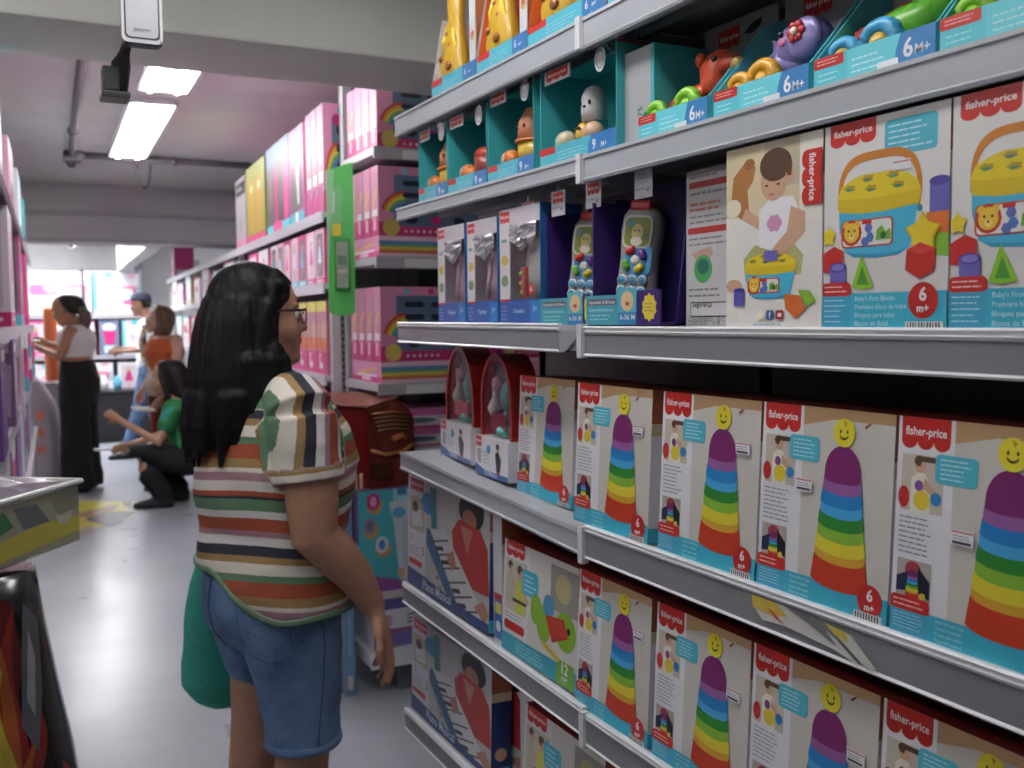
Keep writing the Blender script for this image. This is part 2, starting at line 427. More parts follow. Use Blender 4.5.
# fluorescent panels
def ceiling_panel(x0, x1, y0, y1, label, rz=.035, tube='tube_mid', group='fluorescent ceiling panels'):
    cx, cy = (x0+x1)/2, (y0+y1)/2; w = x1-x0; L = y1-y0
    t = thing('ceiling_light', label, 'ceiling light', (cx, cy, 2.6), -rz, group)
    mb = MB(); W = C(225, 225, 228)
    mb.box((-w/2, -L/2, -.03), (-w/2+.015, L/2, -.001), W); mb.box((w/2-.015, -L/2, -.03), (w/2, L/2, -.001), W)
    mb.box((-w/2, -L/2, -.03), (w/2, -L/2+.015, -.001), W); mb.box((-w/2, L/2-.015, -.03), (w/2, L/2, -.001), W)
    mb.box((-w/2+.015, -L/2+.015, -.006), (w/2-.015, L/2-.015, -.001), W)
    mb.prism([(-.015, -L/2+.015, -.006), (0, -L/2+.015, -.024), (.015, -L/2+.015, -.006)], (0, 1, 0), L-.03, W)
    mb.build('housing', 'painted_steel', t)
    for sx in (-1, 1):
        m2 = MB(); m2.tube([(sx*w*.25, -L/2+.03, -.026), (sx*w*.25, L/2-.03, -.026)], .017, (1, 1, 1, 1), 8)
        m2.build('tube', tube, t)
    return t
ceiling_panel(.63, .88, 5.42, 7.25, 'twin tube ceiling light, the farther one seen whole before the far beam', tube='tube_mid')
ceiling_panel(.58, .83, 3.66, 5.14, 'twin tube ceiling light partly hidden by the near white beam', tube='tube_mid')
ceiling_panel(.32, .57, .6, 2.4, 'twin tube ceiling light above the aisle just in front of the shelf shopper', tube='tube_near')
ceiling_panel(-1.0, -.75, -.6, 1.1, 'twin tube ceiling light overhead behind the camera', tube='tube_rear')
ceiling_panel(-1.35, -1.10, 1.0, 2.75, 'added unseen twin tube light left of the camera, brightening the near beam', tube='tube_beam_fill')  # made-up fixture out of view, added to light the near beam's face
for x, y, l in ((.5, 10.0, 'twin tube ceiling light just behind the far beam'), (.95, 12.2, 'twin tube ceiling light over the far shelves'), (-1.2, 11, 'twin tube ceiling light beyond the left shelves'), (3.0, 11.5, 'twin tube ceiling light beyond the right shelves')):
    ceiling_panel(x, x+.25, y, y+1.75, l, tube='tube_far')

# security camera on the far wall
t = thing('security_camera', 'small white dome security camera high on the far white wall', 'camera', (.728, 13.0, 2.6))
mb = MB(); mb.lathe([(.0, -.0), (.05, -.0), (.04, -.14), (.02, -.16)], n=16, col=C(225, 225, 228)); mb.build('mount', 'plastic', t)
mb = MB(); mb.ball((0, 0, -.20), .06, C(215, 215, 218)); mb.build('housing', 'plastic', t)
mb = MB(); mb.ball((0.01, -.045, -.21), .035, C(30, 30, 32)); mb.build('lens', 'black_plastic', t)

# emergency lamp hanging near the beam
t = thing('emergency_light', 'black emergency lamp with a white framed lens hanging below the ceiling beam', 'emergency light', (0, 0, 0))
DK = C(62, 60, 64)
mb = MB(); mb.box((.200, 2.26, 1.925), (.256, 2.33, 1.938), DK, bev=.003); mb.box((.203, 2.27, 1.94), (.236, 2.32, 1.992), C(70, 68, 72), bev=.004)
mb.tube([(.238, 2.30, 1.945), (.242, 2.29, 2.0), (.262, 2.26, 2.07)], [.017, .020, .022], DK, 14); mb.build('bracket', 'black_plastic', t)
hd = MB(); hd.box((.238, 2.185, 2.022), (.316, 2.235, 2.24), DK, bev=.010); hd.tube([(.275, 2.23, 2.2), (.275, 2.28, 2.4), (.275, 2.28, 2.598)], .014, DK, 10)
hd.build('lamp_body', 'black_plastic', t)
fr = MB(); p = Print(fr, (.234, 2.182, 2.24), (.080, 0, 0), (0, 0, -.218), (0, -1, 0), .0008)
p.rrect(0, 0, 1, 1, .012, C(226, 226, 230)); p.rrect(.07, .03, .93, .965, .009, C(56, 56, 62)); p.rrect(.11, .045, .89, .95, .009, C(196, 194, 204)); p.ell(.93, .975, .02, None, C(50, 50, 50), 8)
p.lines(.3, .86, .7, .9, 1, C(140, 140, 150), .4, 2)
fr.build('lens_frame', 'plastic', t)

# ------------------------------------------------------------------ floor advertising decal
mb = MB()
D = [(.45, 6.55), (.78, 7.45), (1.28, 7.75), (1.62, 7.55), (1.2, 6.9), (.75, 6.2), (.45, 5.9)]
def dec(pts, col, k): mb.prism([(x, y, .0002+k*.0004) for x, y in pts], (0, 0, 1), .0005, col)
dec([(.36, 8.80), (.90, 8.42), (.88, 8.05), (.77, 7.75), (.645, 7.52), (.43, 7.25), (.30, 7.2)], C(206, 198, 70), 0)
dec([(.88, 8.43), (1.02, 8.22), (.80, 7.86), (.80, 8.1)], C(226, 226, 228), 1)
dec([(.47, 7.85), (.62, 8.08), (.84, 7.98), (.70, 7.60), (.60, 7.46)], C(82, 74, 92), 2)
dec([(.36, 8.0), (.52, 8.2), (.76, 8.38), (.70, 8.15), (.48, 7.92)], C(178, 130, 110), 3)
dec([(.78, 8.42), (.85, 8.44), (.84, 8.1), (.80, 8.12)], C(70, 70, 70), 3)
dec([(.34, 7.4), (.46, 7.55), (.60, 7.46), (.46, 7.26), (.32, 7.2)], C(176, 162, 160), 4)
tag(mb.build('floor_decal', 'printed_card'), 'yellow printed advertising sticker lying flat on the grey floor', 'floor sticker')
for i, (a, b) in enumerate((((.54, 4.66), (.72, 4.86)), ((.56, 3.62), (.9, 3.7)))):
    pass

# ------------------------------------------------------------------ right-hand gondola shelving
XF = .947
STEEL = C(176, 178, 184); STEELD = C(150, 152, 156)
SHADEDGREY = C(128, 130, 137); LITE = C(168, 172, 180); LIP = C(222, 222, 226)  # strip grey is darkened: shade on the lower shelf fronts put into colour
def shelf_board(y0, y1, z0, z1, zf, kind, label, depth=.42, notch=False):
    """y0 far end, y1 near; z0 height of board top at far end, z1 at near end; zf fascia height"""
    t = thing('shelf_board', label, 'shelf', (XF, (y0+y1)/2, (z0+z1)/2), 0, 'steel shelf boards')
    oy, oz = (y0+y1)/2, (z0+z1)/2
    def sweep(mb, prof, col, ya=y0, yb=y1):
        n = len(prof); za = z0+(z1-z0)*(y0-ya)/(y0-y1); zb = z0+(z1-z0)*(y0-yb)/(y0-y1)
        vs = [(x, ya-oy, za-oz+z) for x, z in prof]+[(x, yb-oy, zb-oz+z) for x, z in prof]
        fs = [tuple(range(n)), tuple(range(n, 2*n))[::-1]]+[(i, n+i, n+(i+1) % n, (i+1) % n) for i in range(n)]
        mb.add(vs, fs, col)
    mb = MB()
    sweep(mb, [(.004, 0), (depth, 0), (depth, -.022), (depth-.02, -.022), (depth-.02, -.003), (.02, -.003), (.02, -zf+.004), (.004, -zf+.004)], STEEL)
    for x in (.12, .24): sweep(mb, [(x, -.003), (x+.02, -.003), (x+.02, -.018), (x, -.018)], STEELD)
    mb.build('board', 'painted_steel', t)
    mb = MB()
    ye = y1 if not notch else y1+.085
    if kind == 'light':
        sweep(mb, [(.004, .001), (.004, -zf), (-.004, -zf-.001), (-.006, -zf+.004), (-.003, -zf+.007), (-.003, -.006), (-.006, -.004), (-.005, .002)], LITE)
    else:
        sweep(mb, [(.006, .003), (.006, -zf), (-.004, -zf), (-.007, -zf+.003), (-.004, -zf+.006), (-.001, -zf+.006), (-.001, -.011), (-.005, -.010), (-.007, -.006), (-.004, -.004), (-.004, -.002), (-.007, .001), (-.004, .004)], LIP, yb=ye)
        if notch:
            pass
    mb.build('price_rail', 'plastic', t)
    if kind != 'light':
        mb = MB(); sweep(mb, [(-.0015, -.012), (-.0015, -zf+.005), (-.004, -zf+.005), (-.003, -.012)], SHADEDGREY, yb=ye)  # grey rail strip with the low shelves' shade in its colour
        if notch:
            zz = z1-oz
            mb.prism([(-.003, ye-oy, zz-.010), (-.003, ye-oy, zz-zf), (-.003, ye-oy-.02, zz-zf+.002), (-.003, ye-oy-.055, zz-.030), (-.003, y1-oy, zz-.008)], (1, 0, 0), .002, C(150, 152, 158))
        mb.build('shaded_strip', 'plastic', t)
    return t
Y0, Y1, Y2 = 2.51, 1.553, .56
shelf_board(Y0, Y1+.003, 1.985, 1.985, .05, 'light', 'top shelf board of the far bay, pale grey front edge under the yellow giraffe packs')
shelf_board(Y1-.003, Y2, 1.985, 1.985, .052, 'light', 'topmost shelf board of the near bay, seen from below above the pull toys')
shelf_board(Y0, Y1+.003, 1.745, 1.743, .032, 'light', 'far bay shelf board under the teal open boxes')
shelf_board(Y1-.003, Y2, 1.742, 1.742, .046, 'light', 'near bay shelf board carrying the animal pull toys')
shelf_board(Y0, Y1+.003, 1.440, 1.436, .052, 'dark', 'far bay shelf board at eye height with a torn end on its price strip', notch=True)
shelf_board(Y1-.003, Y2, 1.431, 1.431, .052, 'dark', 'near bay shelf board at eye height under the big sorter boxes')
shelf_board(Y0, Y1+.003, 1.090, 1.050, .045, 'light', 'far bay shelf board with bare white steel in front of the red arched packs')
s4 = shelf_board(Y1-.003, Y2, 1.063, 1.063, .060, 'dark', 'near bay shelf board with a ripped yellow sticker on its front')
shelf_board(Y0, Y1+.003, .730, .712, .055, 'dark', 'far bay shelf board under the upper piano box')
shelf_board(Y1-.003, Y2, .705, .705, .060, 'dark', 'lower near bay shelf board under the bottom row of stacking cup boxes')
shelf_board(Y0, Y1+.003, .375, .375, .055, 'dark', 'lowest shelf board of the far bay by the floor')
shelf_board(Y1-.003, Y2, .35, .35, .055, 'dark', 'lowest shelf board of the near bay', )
# ripped sticker on the near shelf edge
mb = MB(); p = Print(mb, (-.0045, .03, -.012), (0, -.23, 0), (0, 0, -.045), (-1, 0, 0), .0002)
def rip(pts, c): p.poly(pts, c)
rip([(0, .02), (.25, .0), (.52, .05), (.72, .45), (.9, .98), (.7, .75), (.3, .62), (.1, .7), (.03, .4)], C(206, 202, 200))
rip([(0, .0), (.22, -.0), (.32, .3), (.18, .45), (.02, .4)], C(206, 176, 60)); rip([(.14, .25), (.2, .3), (.3, .6), (.22, .5)], C(200, 80, 50))
rip([(.62, .05), (.82, .15), (1, .85), (.94, .95), (.75, .4)], C(200, 198, 190)); rip([(.62, .05), (.78, .12), (.8, .4), (.7, .3)], C(205, 184, 70)); rip([(.3, .0), (.5, .02), (.62, .2), (.72, .62), (.45, .2)], C(120, 118, 120))
o = mb.build('torn_sticker', 'matt_card', s4); o.location = (-.002, .0, 0); o['label'] = 'torn white and yellow sticker remains'

# white plastic end clips where the two bays meet
for z, zf, w in ((1.985, .05, 'at the top shelf'), (1.742, .046, 'at the pull toy shelf'), (1.434, .055, 'at the eye-height shelf'), (1.058, .062, 'at the stacking cup shelf'), (.706, .062, 'at the lower stacking cup shelf')):
    for dy, wd in ((.0042, 'farther of the pair'), (-.0042, 'nearer of the pair')):
        mb = MB(); mb.box((-.012, dy-.0032, -zf-.003), (.004, dy+.0032, .005), C(226, 226, 230), bev=.0015)
        o = mb.build('shelf_end_clip', 'plastic'); o.location = (XF-.001, Y1+.0, z)
        tag(o, 'white plastic shelf end clip %s, %s' % (w, wd), 'clip', 'white shelf end clips')
# brackets under the boards
for (z, y) in ((1.985-.004, Y1-.012), (1.742-.004, Y1-.012), (1.985-.004, Y1+.012)):
    mb = MB(); mb.prism([(.03, 0, -.02), (.40, 0, -.02), (.40, 0, -.11), (.30, 0, -.10), (.05, 0, -.045)], (0, 1, 0), .003, STEELD)
    o = mb.build('shelf_bracket', 'painted_steel'); o.location = (XF, y, z)
    tag(o, 'steel bracket under the %s, %s side of the bay joint' % ('top shelf' if z > 1.9 else 'pull toy shelf', 'near' if y < Y1 else 'far'), 'bracket')
# back panels, uprights, base, end frame
t = thing('gondola_frame', 'dark backed steel gondola frame holding the right-hand shelves', 'shelving', (XF+.43, 1.53, 0))
mb = MB(); mb.box((0, -1.0, .06), (.012, .98, 2.36), C(64, 62, 64)); mb.build('back_panel', 'painted_steel', t)
for y in (-.98, .02, .96):
    mb = MB(); mb.box((.0, y-.018, 0), (.05, y+.018, 2.38), STEELD)
    mb.build('upright', 'painted_steel', t)
mb = MB(); mb.box((-.39, -.97, 0), (.0, .975, .10), C(150, 150, 154)); mb.build('plinth', 'painted_steel', t)
# ------------------------------------------------------------------ printed fronts
BEIGE = C(202, 197, 190)
def art_stack(p, seed=0):
    p.rect(0, 0, 1, 1, BEIGE); p.rect(.34, 0, 1, .055, C(190, 150, 108)); p.poly([(.34, .05), (.6, .05), (.34, .10)], C(190, 150, 108))
    p.rect(0, 0, .34, 1, C(222, 222, 228))
    logo(p, .02, 0, .315, .145)
    # picture 1
    p.rect(.03, .17, .285, .43, C(196, 186, 172)); p.rect(.12, .175, .285, .20, C(90, 66, 50))
    baby(p, .145, .215, .035)
    p.ell(.05, .37, .035, .05, C(200, 44, 40)); p.ell(.16, .375, .05, .045, C(222, 196, 44)); p.ell(.245, .36, .032, .03, C(44, 130, 200)); p.ell(.14, .31, .025, .025, C(130, 70, 150))
    callout(p, .235, .155, .475, .285, seed)
    p.lines(.03, .45, .25, .635, 8, TXT, .3, seed+2)
    # picture 2
    p.rect(.03, .655, .24, .835, C(176, 166, 158)); p.ell(.13, .70, .05, .04, C(168, 60, 80)); p.poly([(.03, .74), (.10, .71), (.10, .80), (.03, .81)], C(40, 48, 84)); p.poly([(.16, .68), (.235, .74), (.235, .82), (.16, .80)], C(34, 36, 52))
    tower(p, .13, .67, .825, .025, .042, False); p.ell(.195, .81, .018, .016, C(222, 200, 50))
    # squiggle and tower
    band(p, .88, ['Stack & Roll Cups', 'Tasses à empiler', 'Copas para apilar', 'Taças de encaixe'], seed+4)
    tower(p, .655, .045, .865, .115, .20)
    p.poly([(.80, .075), (.84, .05), (.845, .058), (.81, .085)], C(150, 60, 50))
    badge(p, .885, .905, .085)
    p.rect(.78, .965, .97, 1, C(210, 210, 214))
    for i in range(9): p.rect(.79+.019*i, .97, .79+.019*i+.009, 1, C(60, 60, 64))
def lion(p, u, v, r):
    k = p.w/p.h
    p.ell(u, v, r, r*k, C(202, 52, 36), 12); p.ell(u-.55*r, v-.6*r*k, r*.3, None, C(226, 180, 46), 10); p.ell(u+.55*r, v-.6*r*k, r*.3, None, C(226, 180, 46), 10)
    p.ell(u, v, r*.76, None, C(232, 188, 50), 16)
    for s in (-1, 1): p.ell(u+s*r*.3, v-.15*r*k, r*.1, None, C(60, 44, 30), 8)
    p.ell(u, v+.3*r*k, r*.26, None, C(240, 214, 120), 10); p.ell(u, v+.2*r*k, r*.1, None, C(120, 60, 40), 8)
def bucket(p, u0, u1, v0, v1, det=True):
    """yellow-lidded blue bucket, with v0 the lid top and v1 the bottom"""
    w = u1-u0; H = v1-v0; Y = C(226, 200, 30); B = C(64, 178, 216)
    f = lambda a, b: (u0+w*a, v0+H*b)
    p.poly([f(.02, .33), f(.03, .62), f(.10, .90), f(.22, .98), f(.5, 1.0), f(.75, .98), f(.88, .9), f(.94, .6), f(.97, .33)], B)
    p.poly([f(.10, .90), f(.22, .98), f(.5, 1.0), f(.75, .98), f(.88, .9), f(.75, .94), f(.5, .955), f(.22, .935)], C(44, 150, 196))
    p.poly([f(0, .25), f(.05, .12), f(.16, .05), f(.3, .0), f(.7, .0), f(.86, .06), f(.96, .15), f(1.0, .28), f(.97, .42), f(.6, .46), f(.3, .46), f(.03, .42)], Y)
    p.poly([f(0, .25), f(.1, .27), f(.5, .29), f(.9, .27), f(1.0, .26), f(.97, .42), f(.6, .46), f(.3, .46), f(.03, .42)], C(214, 184, 26))
    for a, b in ((.16, .14), (.38, .05), (.68, .05), (.42, .17), (.74, .17)):
        cu, cv = f(a, b)
        p.poly([(cu+w*.085*(1 if i % 2 else .7)*math.cos(PI*i/5), cv+H*.045*(1 if i % 2 else .7)*math.sin(PI*i/5)) for i in range(10)], C(178, 148, 30))
        p.poly([(cu+w*.05*math.cos(PI*i/4), cv+H*.02+H*.018*math.sin(PI*i/4)) for i in range(8)], C(80, 140, 120))
    if det:
        a0, b0 = f(.06, .53); a1, b1 = f(.69, .86)
        p.rrect(a0, b0, a1, b1, .006, C(200, 70, 50)); p.rrect(a0+.012, b0+.007, a1-.012, b1-.007, .005, C(226, 226, 218))
        lion(p, *f(.19, .68), .085*w/.67)
        for (a, b, c) in ((.40, .64, C(96, 112, 190)), (.42, .75, C(70, 120, 200)), (.36, .8, C(90, 110, 190))):
            cu, cv = f(a, b); p.ell(cu, cv, w*.05, None, c, 6)
        cu, cv = f(.58, .72); p.poly([(cu-w*.09, cv+H*.07), (cu-w*.08, cv-H*.05), (cu-w*.02, cv-H*.10), (cu+w*.03, cv-H*.02), (cu+w*.08, cv-H*.06), (cu+w*.09, cv+H*.07)], C(120, 176, 60)); p.ell(cu, cv+H*.02, w*.035, None, C(40, 110, 50), 10)
        cu, cv = f(.38, .565); p.rect(cu-.04, cv-.008, cu+.04, cv+.010, RED)
def art_sorter(p, seed=0):
    p.rect(0, 0, 1, 1, C(222, 219, 217)); p.poly([(0, .55), (1, .62), (1, .85), (0, .85)], C(214, 210, 207))
    logo(p, .05, .0, .44, .115); callout(p, .51, .035, .91, .20, seed)
    # shapes behind
    p.rect(.86, .345, 1, .48, C(108, 100, 190)); p.ell(.93, .345, .075, .022, C(80, 70, 160)); p.rect(.84, .48, 1, .575, C(222, 110, 40)); p.poly([(.86, .575), (1, .575), (1, .68), (.9, .67)], C(130, 186, 50))
    # handle
    H = C(206, 124, 40)
    out = []; inn = []
    for i in range(21):
        a = PI+PI*i/20; ca, sa = math.cos(a), math.sin(a)
        cx = math.copysign(abs(ca)**.55, ca); cy = math.copysign(abs(sa)**.8, sa)
        out.append((.465+.34*cx, .375+.215*cy)); inn.append((.465+.305*cx, .375+.175*cy))
    p.poly([(.785, .46), (.805, .375)][::1]+out[::-1]+[(.125, .42)]+[(.155, .42)]+inn+[(.77, .375), (.765, .46)], H, clip=False)
    p.ell(.79, .455, .022, None, C(40, 140, 160), 10)
    bucket(p, .12, .80, .265, .665)
    p.rect(.58, .225, .72, .27, C(226, 226, 230)); p.rect(.585, .23, .715, .237, C(190, 110, 120))
    # loose shapes
    def star(u, v, r, c): p.poly([(u+r*(1 if i % 2 else .62)*math.cos(PI*i/5+.3), v+r*(1 if i % 2 else .62)*p.w/p.h*math.sin(PI*i/5+.3)) for i in range(10)], c)
    star(.82, .575, .14, C(196, 168, 24)); star(.815, .567, .125, C(228, 200, 36))
    p.poly([(.70, .64), (.80, .61), (.915, .64), (.905, .74), (.80, .775), (.69, .73)], C(204, 44, 38)); p.poly([(.70, .64), (.80, .61), (.915, .64), (.81, .665)], C(220, 70, 58))
    star(.05, .545, .07, C(226, 200, 36)); p.poly([(.0, .63), (.10, .595), (.18, .62), (.18, .70), (.10, .73), (.0, .72)], C(204, 44, 38))
    p.poly([(.26, .80), (.335, .645), (.44, .80), (.35, .815)], C(136, 196, 40)); p.poly([(.30, .79), (.345, .70), (.40, .79)], C(70, 150, 50))
    p.poly([(.06, .70), (.21, .70), (.20, .81), (.07, .81)], C(108, 100, 190)); p.ell(.135, .70, .075, .025, C(80, 72, 160)); p.ell(.135, .70, .058, .017, C(130, 124, 210))
    band(p, .83, ['Baby\'s First Blocks', 'Premiers blocs de bébé', 'Bloques para bebé', 'Blocos do Bebê'], seed+3, .25)
    badge(p, .83, .872, .112)
    p.rect(.70, .968, .98, 1, C(214, 214, 216))
    for i in range(12): p.rect(.715+.021*i, .972, .715+.021*i+(.012 if i % 3 else .008), 1, C(60, 60, 64))
def art_photo(p, seed=0):
    p.rect(0, 0, 1, 1, C(226, 222, 216)); p.rect(0, 0, 1, .42, C(212, 196, 160)); p.rect(.42, 0, .78, .25, C(190, 178, 150)); p.rect(.78, 0, 1, .5, C(232, 226, 214)); p.poly([(0, .38), (1, .45), (1, .8), (0, .8)], C(224, 220, 214))
    p.poly([(.05, .34), (.08, .16), (.2, .09), (.33, .12), (.30, .20), (.24, .24), (.26, .38), (.18, .40)], C(176, 116, 60)); p.ell(.08, .33, .09, .05, C(222, 214, 190)); p.ell(.26, .10, .06, .03, C(150, 96, 50))
    # trousers and feet
    p.poly([(.20, .62), (.32, .55), (.72, .55), (.82, .62), (.80, .72), (.22, .74)], C(176, 176, 110)); p.ell(.09, .765, .09, .035, SKIN)
    p.poly([(.22, .34), (.37, .40), (.38, .47), (.18, .40)], SKIN)
    p.poly([(.37, .36), (.50, .30), (.72, .31), (.80, .42), (.76, .56), (.60, .60), (.37, .56)], C(232, 230, 234))
    for a in range(6): p.ell(.53+.045*math.cos(a*PI/3), .44+.022*math.sin(a*PI/3), .035, None, C(206, 140, 180), 8)
    p.poly([(.70, .36), (.84, .40), (.84, .50), (.62, .63), (.50, .62), (.52, .57), (.66, .49)], SKIN)
    p.ell(.52, .215, .135, .105, SKIN, 22); p.ell(.54, .13, .165, .088, BROWN, 22); p.ell(.69, .20, .05, .03, SKIN, 12)
    p.poly([(.64, .10), (.71, .14), (.70, .20), (.66, .20)], BROWN); p.ell(.45, .235, .02, .006, C(90, 60, 50), 8); p.ell(.57, .235, .02, .006, C(90, 60, 50), 8); p.ell(.50, .285, .028, .008, C(190, 110, 100), 8)
    bucket(p, .22, .76, .60, .845); p.rect(.43, .585, .57, .64, C(106, 98, 186))
    p.rrect(.10, .79, .22, .88, .004, C(90, 90, 180)); p.ell(.16, .79, .06, .012, C(60, 60, 150))
    p.poly([(.64, .82), (.80, .83), (.86, .90), (.76, .95), (.66, .90)], C(216, 104, 40)); p.poly([(.78, .80), (.9, .81), (.95, .86), (.86, .89)], C(130, 186, 50))
    logo(p, .81, .09, 1, .37, True)
    for u, c in ((.36, C(236, 232, 214)), (.46, C(60, 90, 160)), (.56, C(190, 50, 50))): p.rrect(u, .905, u+.08, .955, .003, c)
    p.text('f', .487, .948, .009, WHITE, .03); p.rect(.58, .92, .62, .94, WHITE); p.lines(.32, .975, .7, .99, 1, C(120, 180, 210), .5, 4)
def art_info(p, seed=0):
    p.rect(0, 0, 1, 1, C(186, 184, 186)); g = C(130, 128, 132)
    p.rrect(.06, .075, .9, .115, .003, C(176, 50, 46)); p.lines(.08, .03, .9, .06, 1, g, .4, 1); p.lines(.08, .13, .9, .17, 1, g, .4, 2); p.lines(.08, .2, .95, .27, 2, C(196, 120, 90), .5, 3); p.lines(.08, .28, .95, .35, 2, g, .35, 9)
    p.rrect(.04, .365, .95, .405, .003, C(176, 50, 46)); p.lines(.06, .42, .9, .49, 2, g, .35, 5)
    p.poly([(.1, .53), (.55, .49), (.6, .54), (.4, .62)], C(190, 150, 130)); p.ell(.38, .63, .2, .09, C(70, 160, 90)); p.ell(.38, .615, .13, .05, C(40, 110, 100)); p.lines(.06, .74, .9, .82, 2, g, .3, 7)
    p.rect(.10, .84, .99, .935, C(50, 50, 54)); p.rect(.115, .847, .975, .928, C(196, 194, 196)); p.text('Segurança', .15, .872, .0085, C(50, 50, 54), .02)
    p.text('CONTENIDO : 10 C', .04, .965, .0075, C(90, 88, 92), .0); p.text('CONTENU : 10 PI', .04, .99, .0075, C(90, 88, 92), .0)
def art_chameleon(p, seed=0):
    p.rect(0, 0, 1, 1, C(206, 202, 200)); p.rect(0, 0, .37, .85, C(214, 214, 218)); logo(p, .03, .0, .30, .14)
    p.rect(.02, .16, .34, .62, C(190, 186, 176)); baby(p, .10, .24, .035, C(180, 176, 160)); baby(p, .24, .26, .04, C(196, 200, 70)); p.rect(.14, .5, .34, .53, C(60, 56, 52))
    p.rrect(.27, .20, .50, .42, .012, C(66, 176, 204)); p.lines(.3, .23, .47, .4, 4, C(180, 222, 232), .3, 3)
    p.rect(.66, .05, 1, .42, C(150, 146, 140)); p.ell(.82, .22, .1, .12, C(180, 170, 120))
    G = C(128, 178, 44)
    p.ell(.48, .5, .08, .13, G); p.ell(.58, .58, .09, .16, G); p.ell(.86, .56, .13, .16, G); p.ell(.64, .42, .07, .10, C(70, 150, 190)); p.poly([(.6, .5), (.84, .46), (.9, .6), (.7, .7)], C(196, 60, 44)); p.ell(.9, .54, .02, .03, C(30, 30, 30))
    p.poly([(.58, .72), (.80, .80), (.78, .84), (.56, .76)], C(206, 190, 50)); p.lines(.03, .64, .3, .7, 2, TXT, .3, 6)
    p.rrect(.03, .72, .32, .80, .006, RED); p.rect(0, .84, 1, 1, C(44, 160, 186)); p.lines(.2, .86, .7, .98, 4, C(170, 214, 224), .25, 8)
    p.poly([(.80, .80), (.98, .80), (.98, 1), (.76, 1), (.76, .88)], C(110, 170, 60)); p.text('12', .87, .90, .022, WHITE, .02, center=True); p.text('m+', .87, .96, .012, WHITE, .02, center=True)
def art_piano(p, seed=0):
    p.rect(0, 0, 1, 1, C(178, 180, 182)); p.rect(0, 0, .24, .86, C(206, 206, 212)); logo(p, .03, .02, .22, .13)
    p.rect(.02, .18, .23, .48, C(176, 166, 130)); p.poly([(.04, .34), (.18, .28), (.21, .42), (.07, .46)], C(200, 200, 204)); p.ell(.1, .27, .04, .05, C(60, 50, 46))
    p.ell(.27, .20, .085, .10, C(40, 130, 190), 10); p.poly([(.3, .05), (.38, .05), (.40, .5), (.33, .5)], C(50, 130, 140)); p.rect(.42, .03, .62, .5, C(192, 192, 192))
    p.text('3', .04, .58, .016, C(90, 90, 96)); p.text('5', .2, .68, .022, C(70, 70, 76), .02); p.lines(.03, .62, .2, .72, 3, TXT, .3, 3)
    p.rrect(.02, .75, .2, .8, .004, RED)
    # child in red
    p.ell(.80, .12, .14, .15, C(30, 28, 30)); p.ell(.78, .20, .08, .09, C(170, 116, 92)); p.poly([(.58, .34), (.66, .22), (.9, .24), (.98, .36), (1, .72), (.72, .74), (.6, .5)], C(178, 40, 38)); p.poly([(.68, .26), (.82, .27), (.76, .48)], C(180, 124, 98))
    # keyboard
    p.poly([(.26, .42), (.50, .36), (.98, .92), (.90, 1), (.66, 1)], C(206, 206, 208)); p.poly([(.26, .42), (.30, .41), (.70, 1), (.60, 1), (.26, .56)], C(44, 100, 150))
    for i in range(6):
        t = .08+i*.15; a = (.28+.46*t, .46+.62*t); b = (.50+.46*t, .38+.60*t); p.poly([a, b, (b[0]+.008, b[1]+.014), (a[0]+.008, a[1]+.014)], C(70, 70, 76))
        if i % 3 != 2: p.poly([(a[0]+.06, a[1]+.03), (a[0]+.15, a[1]), (a[0]+.17, a[1]+.03), (a[0]+.08, a[1]+.06)], C(40, 38, 42))
    p.poly([(.52, .56), (.60, .50), (.64, .62), (.58, .68)], C(176, 120, 96)); p.poly([(.84, .86), (.94, .78), (1, .86), (.96, .95)], C(176, 120, 96))
    p.poly([(0, .84), (.24, .86), (.78, .93), (1, .93), (1, 1), (0, 1)], C(34, 62, 128)); p.text('Piano Musical', .22, .965, .024, C(200, 210, 226), .01)
    for i, c in enumerate((C(60, 170, 190), C(210, 190, 60), C(200, 80, 60), C(90, 170, 80))): p.ell(.34+.035*i, .66+.07*i, .02, .02, c, 8)

LEAN = math.radians(2.6)
# big boxes on the eye-height shelf
GS = 'shape sorter boxes on the eye-height shelf'
def big(name, y0, y1, art, label, cat='box', top=C(214, 210, 206), side=C(205, 205, 208), x=.952, z=1.4335, h=.258, depth=.19, group=None, lean=0):
    o = carton(name, y0, y1, z, h, x, depth, side, top, art, lean)
    return tag(o, label, cat, group)
big('toy_box', 1.158, .9655, art_photo, 'toy box face with a photo of a toddler in white reaching into the yellow bucket', group=GS)
o = big('toy_box', .9625, .7715, lambda p: art_sorter(p, 1), 'yellow-lidded blue sorter bucket box right beside the toddler photo box', group=GS)
sticker(o, .05, .2, .001, .001) if False else None
big('toy_box', .7685, .5775, lambda p: art_sorter(p, 2), 'sorter bucket box cut off by the right edge, last at eye height', group=GS)
big('toy_box', 1.307, 1.192, art_info, 'grey box back with safety text and green ball picture, left of the toddler photo box', x=.992, h=.25, side=C(80, 70, 120))

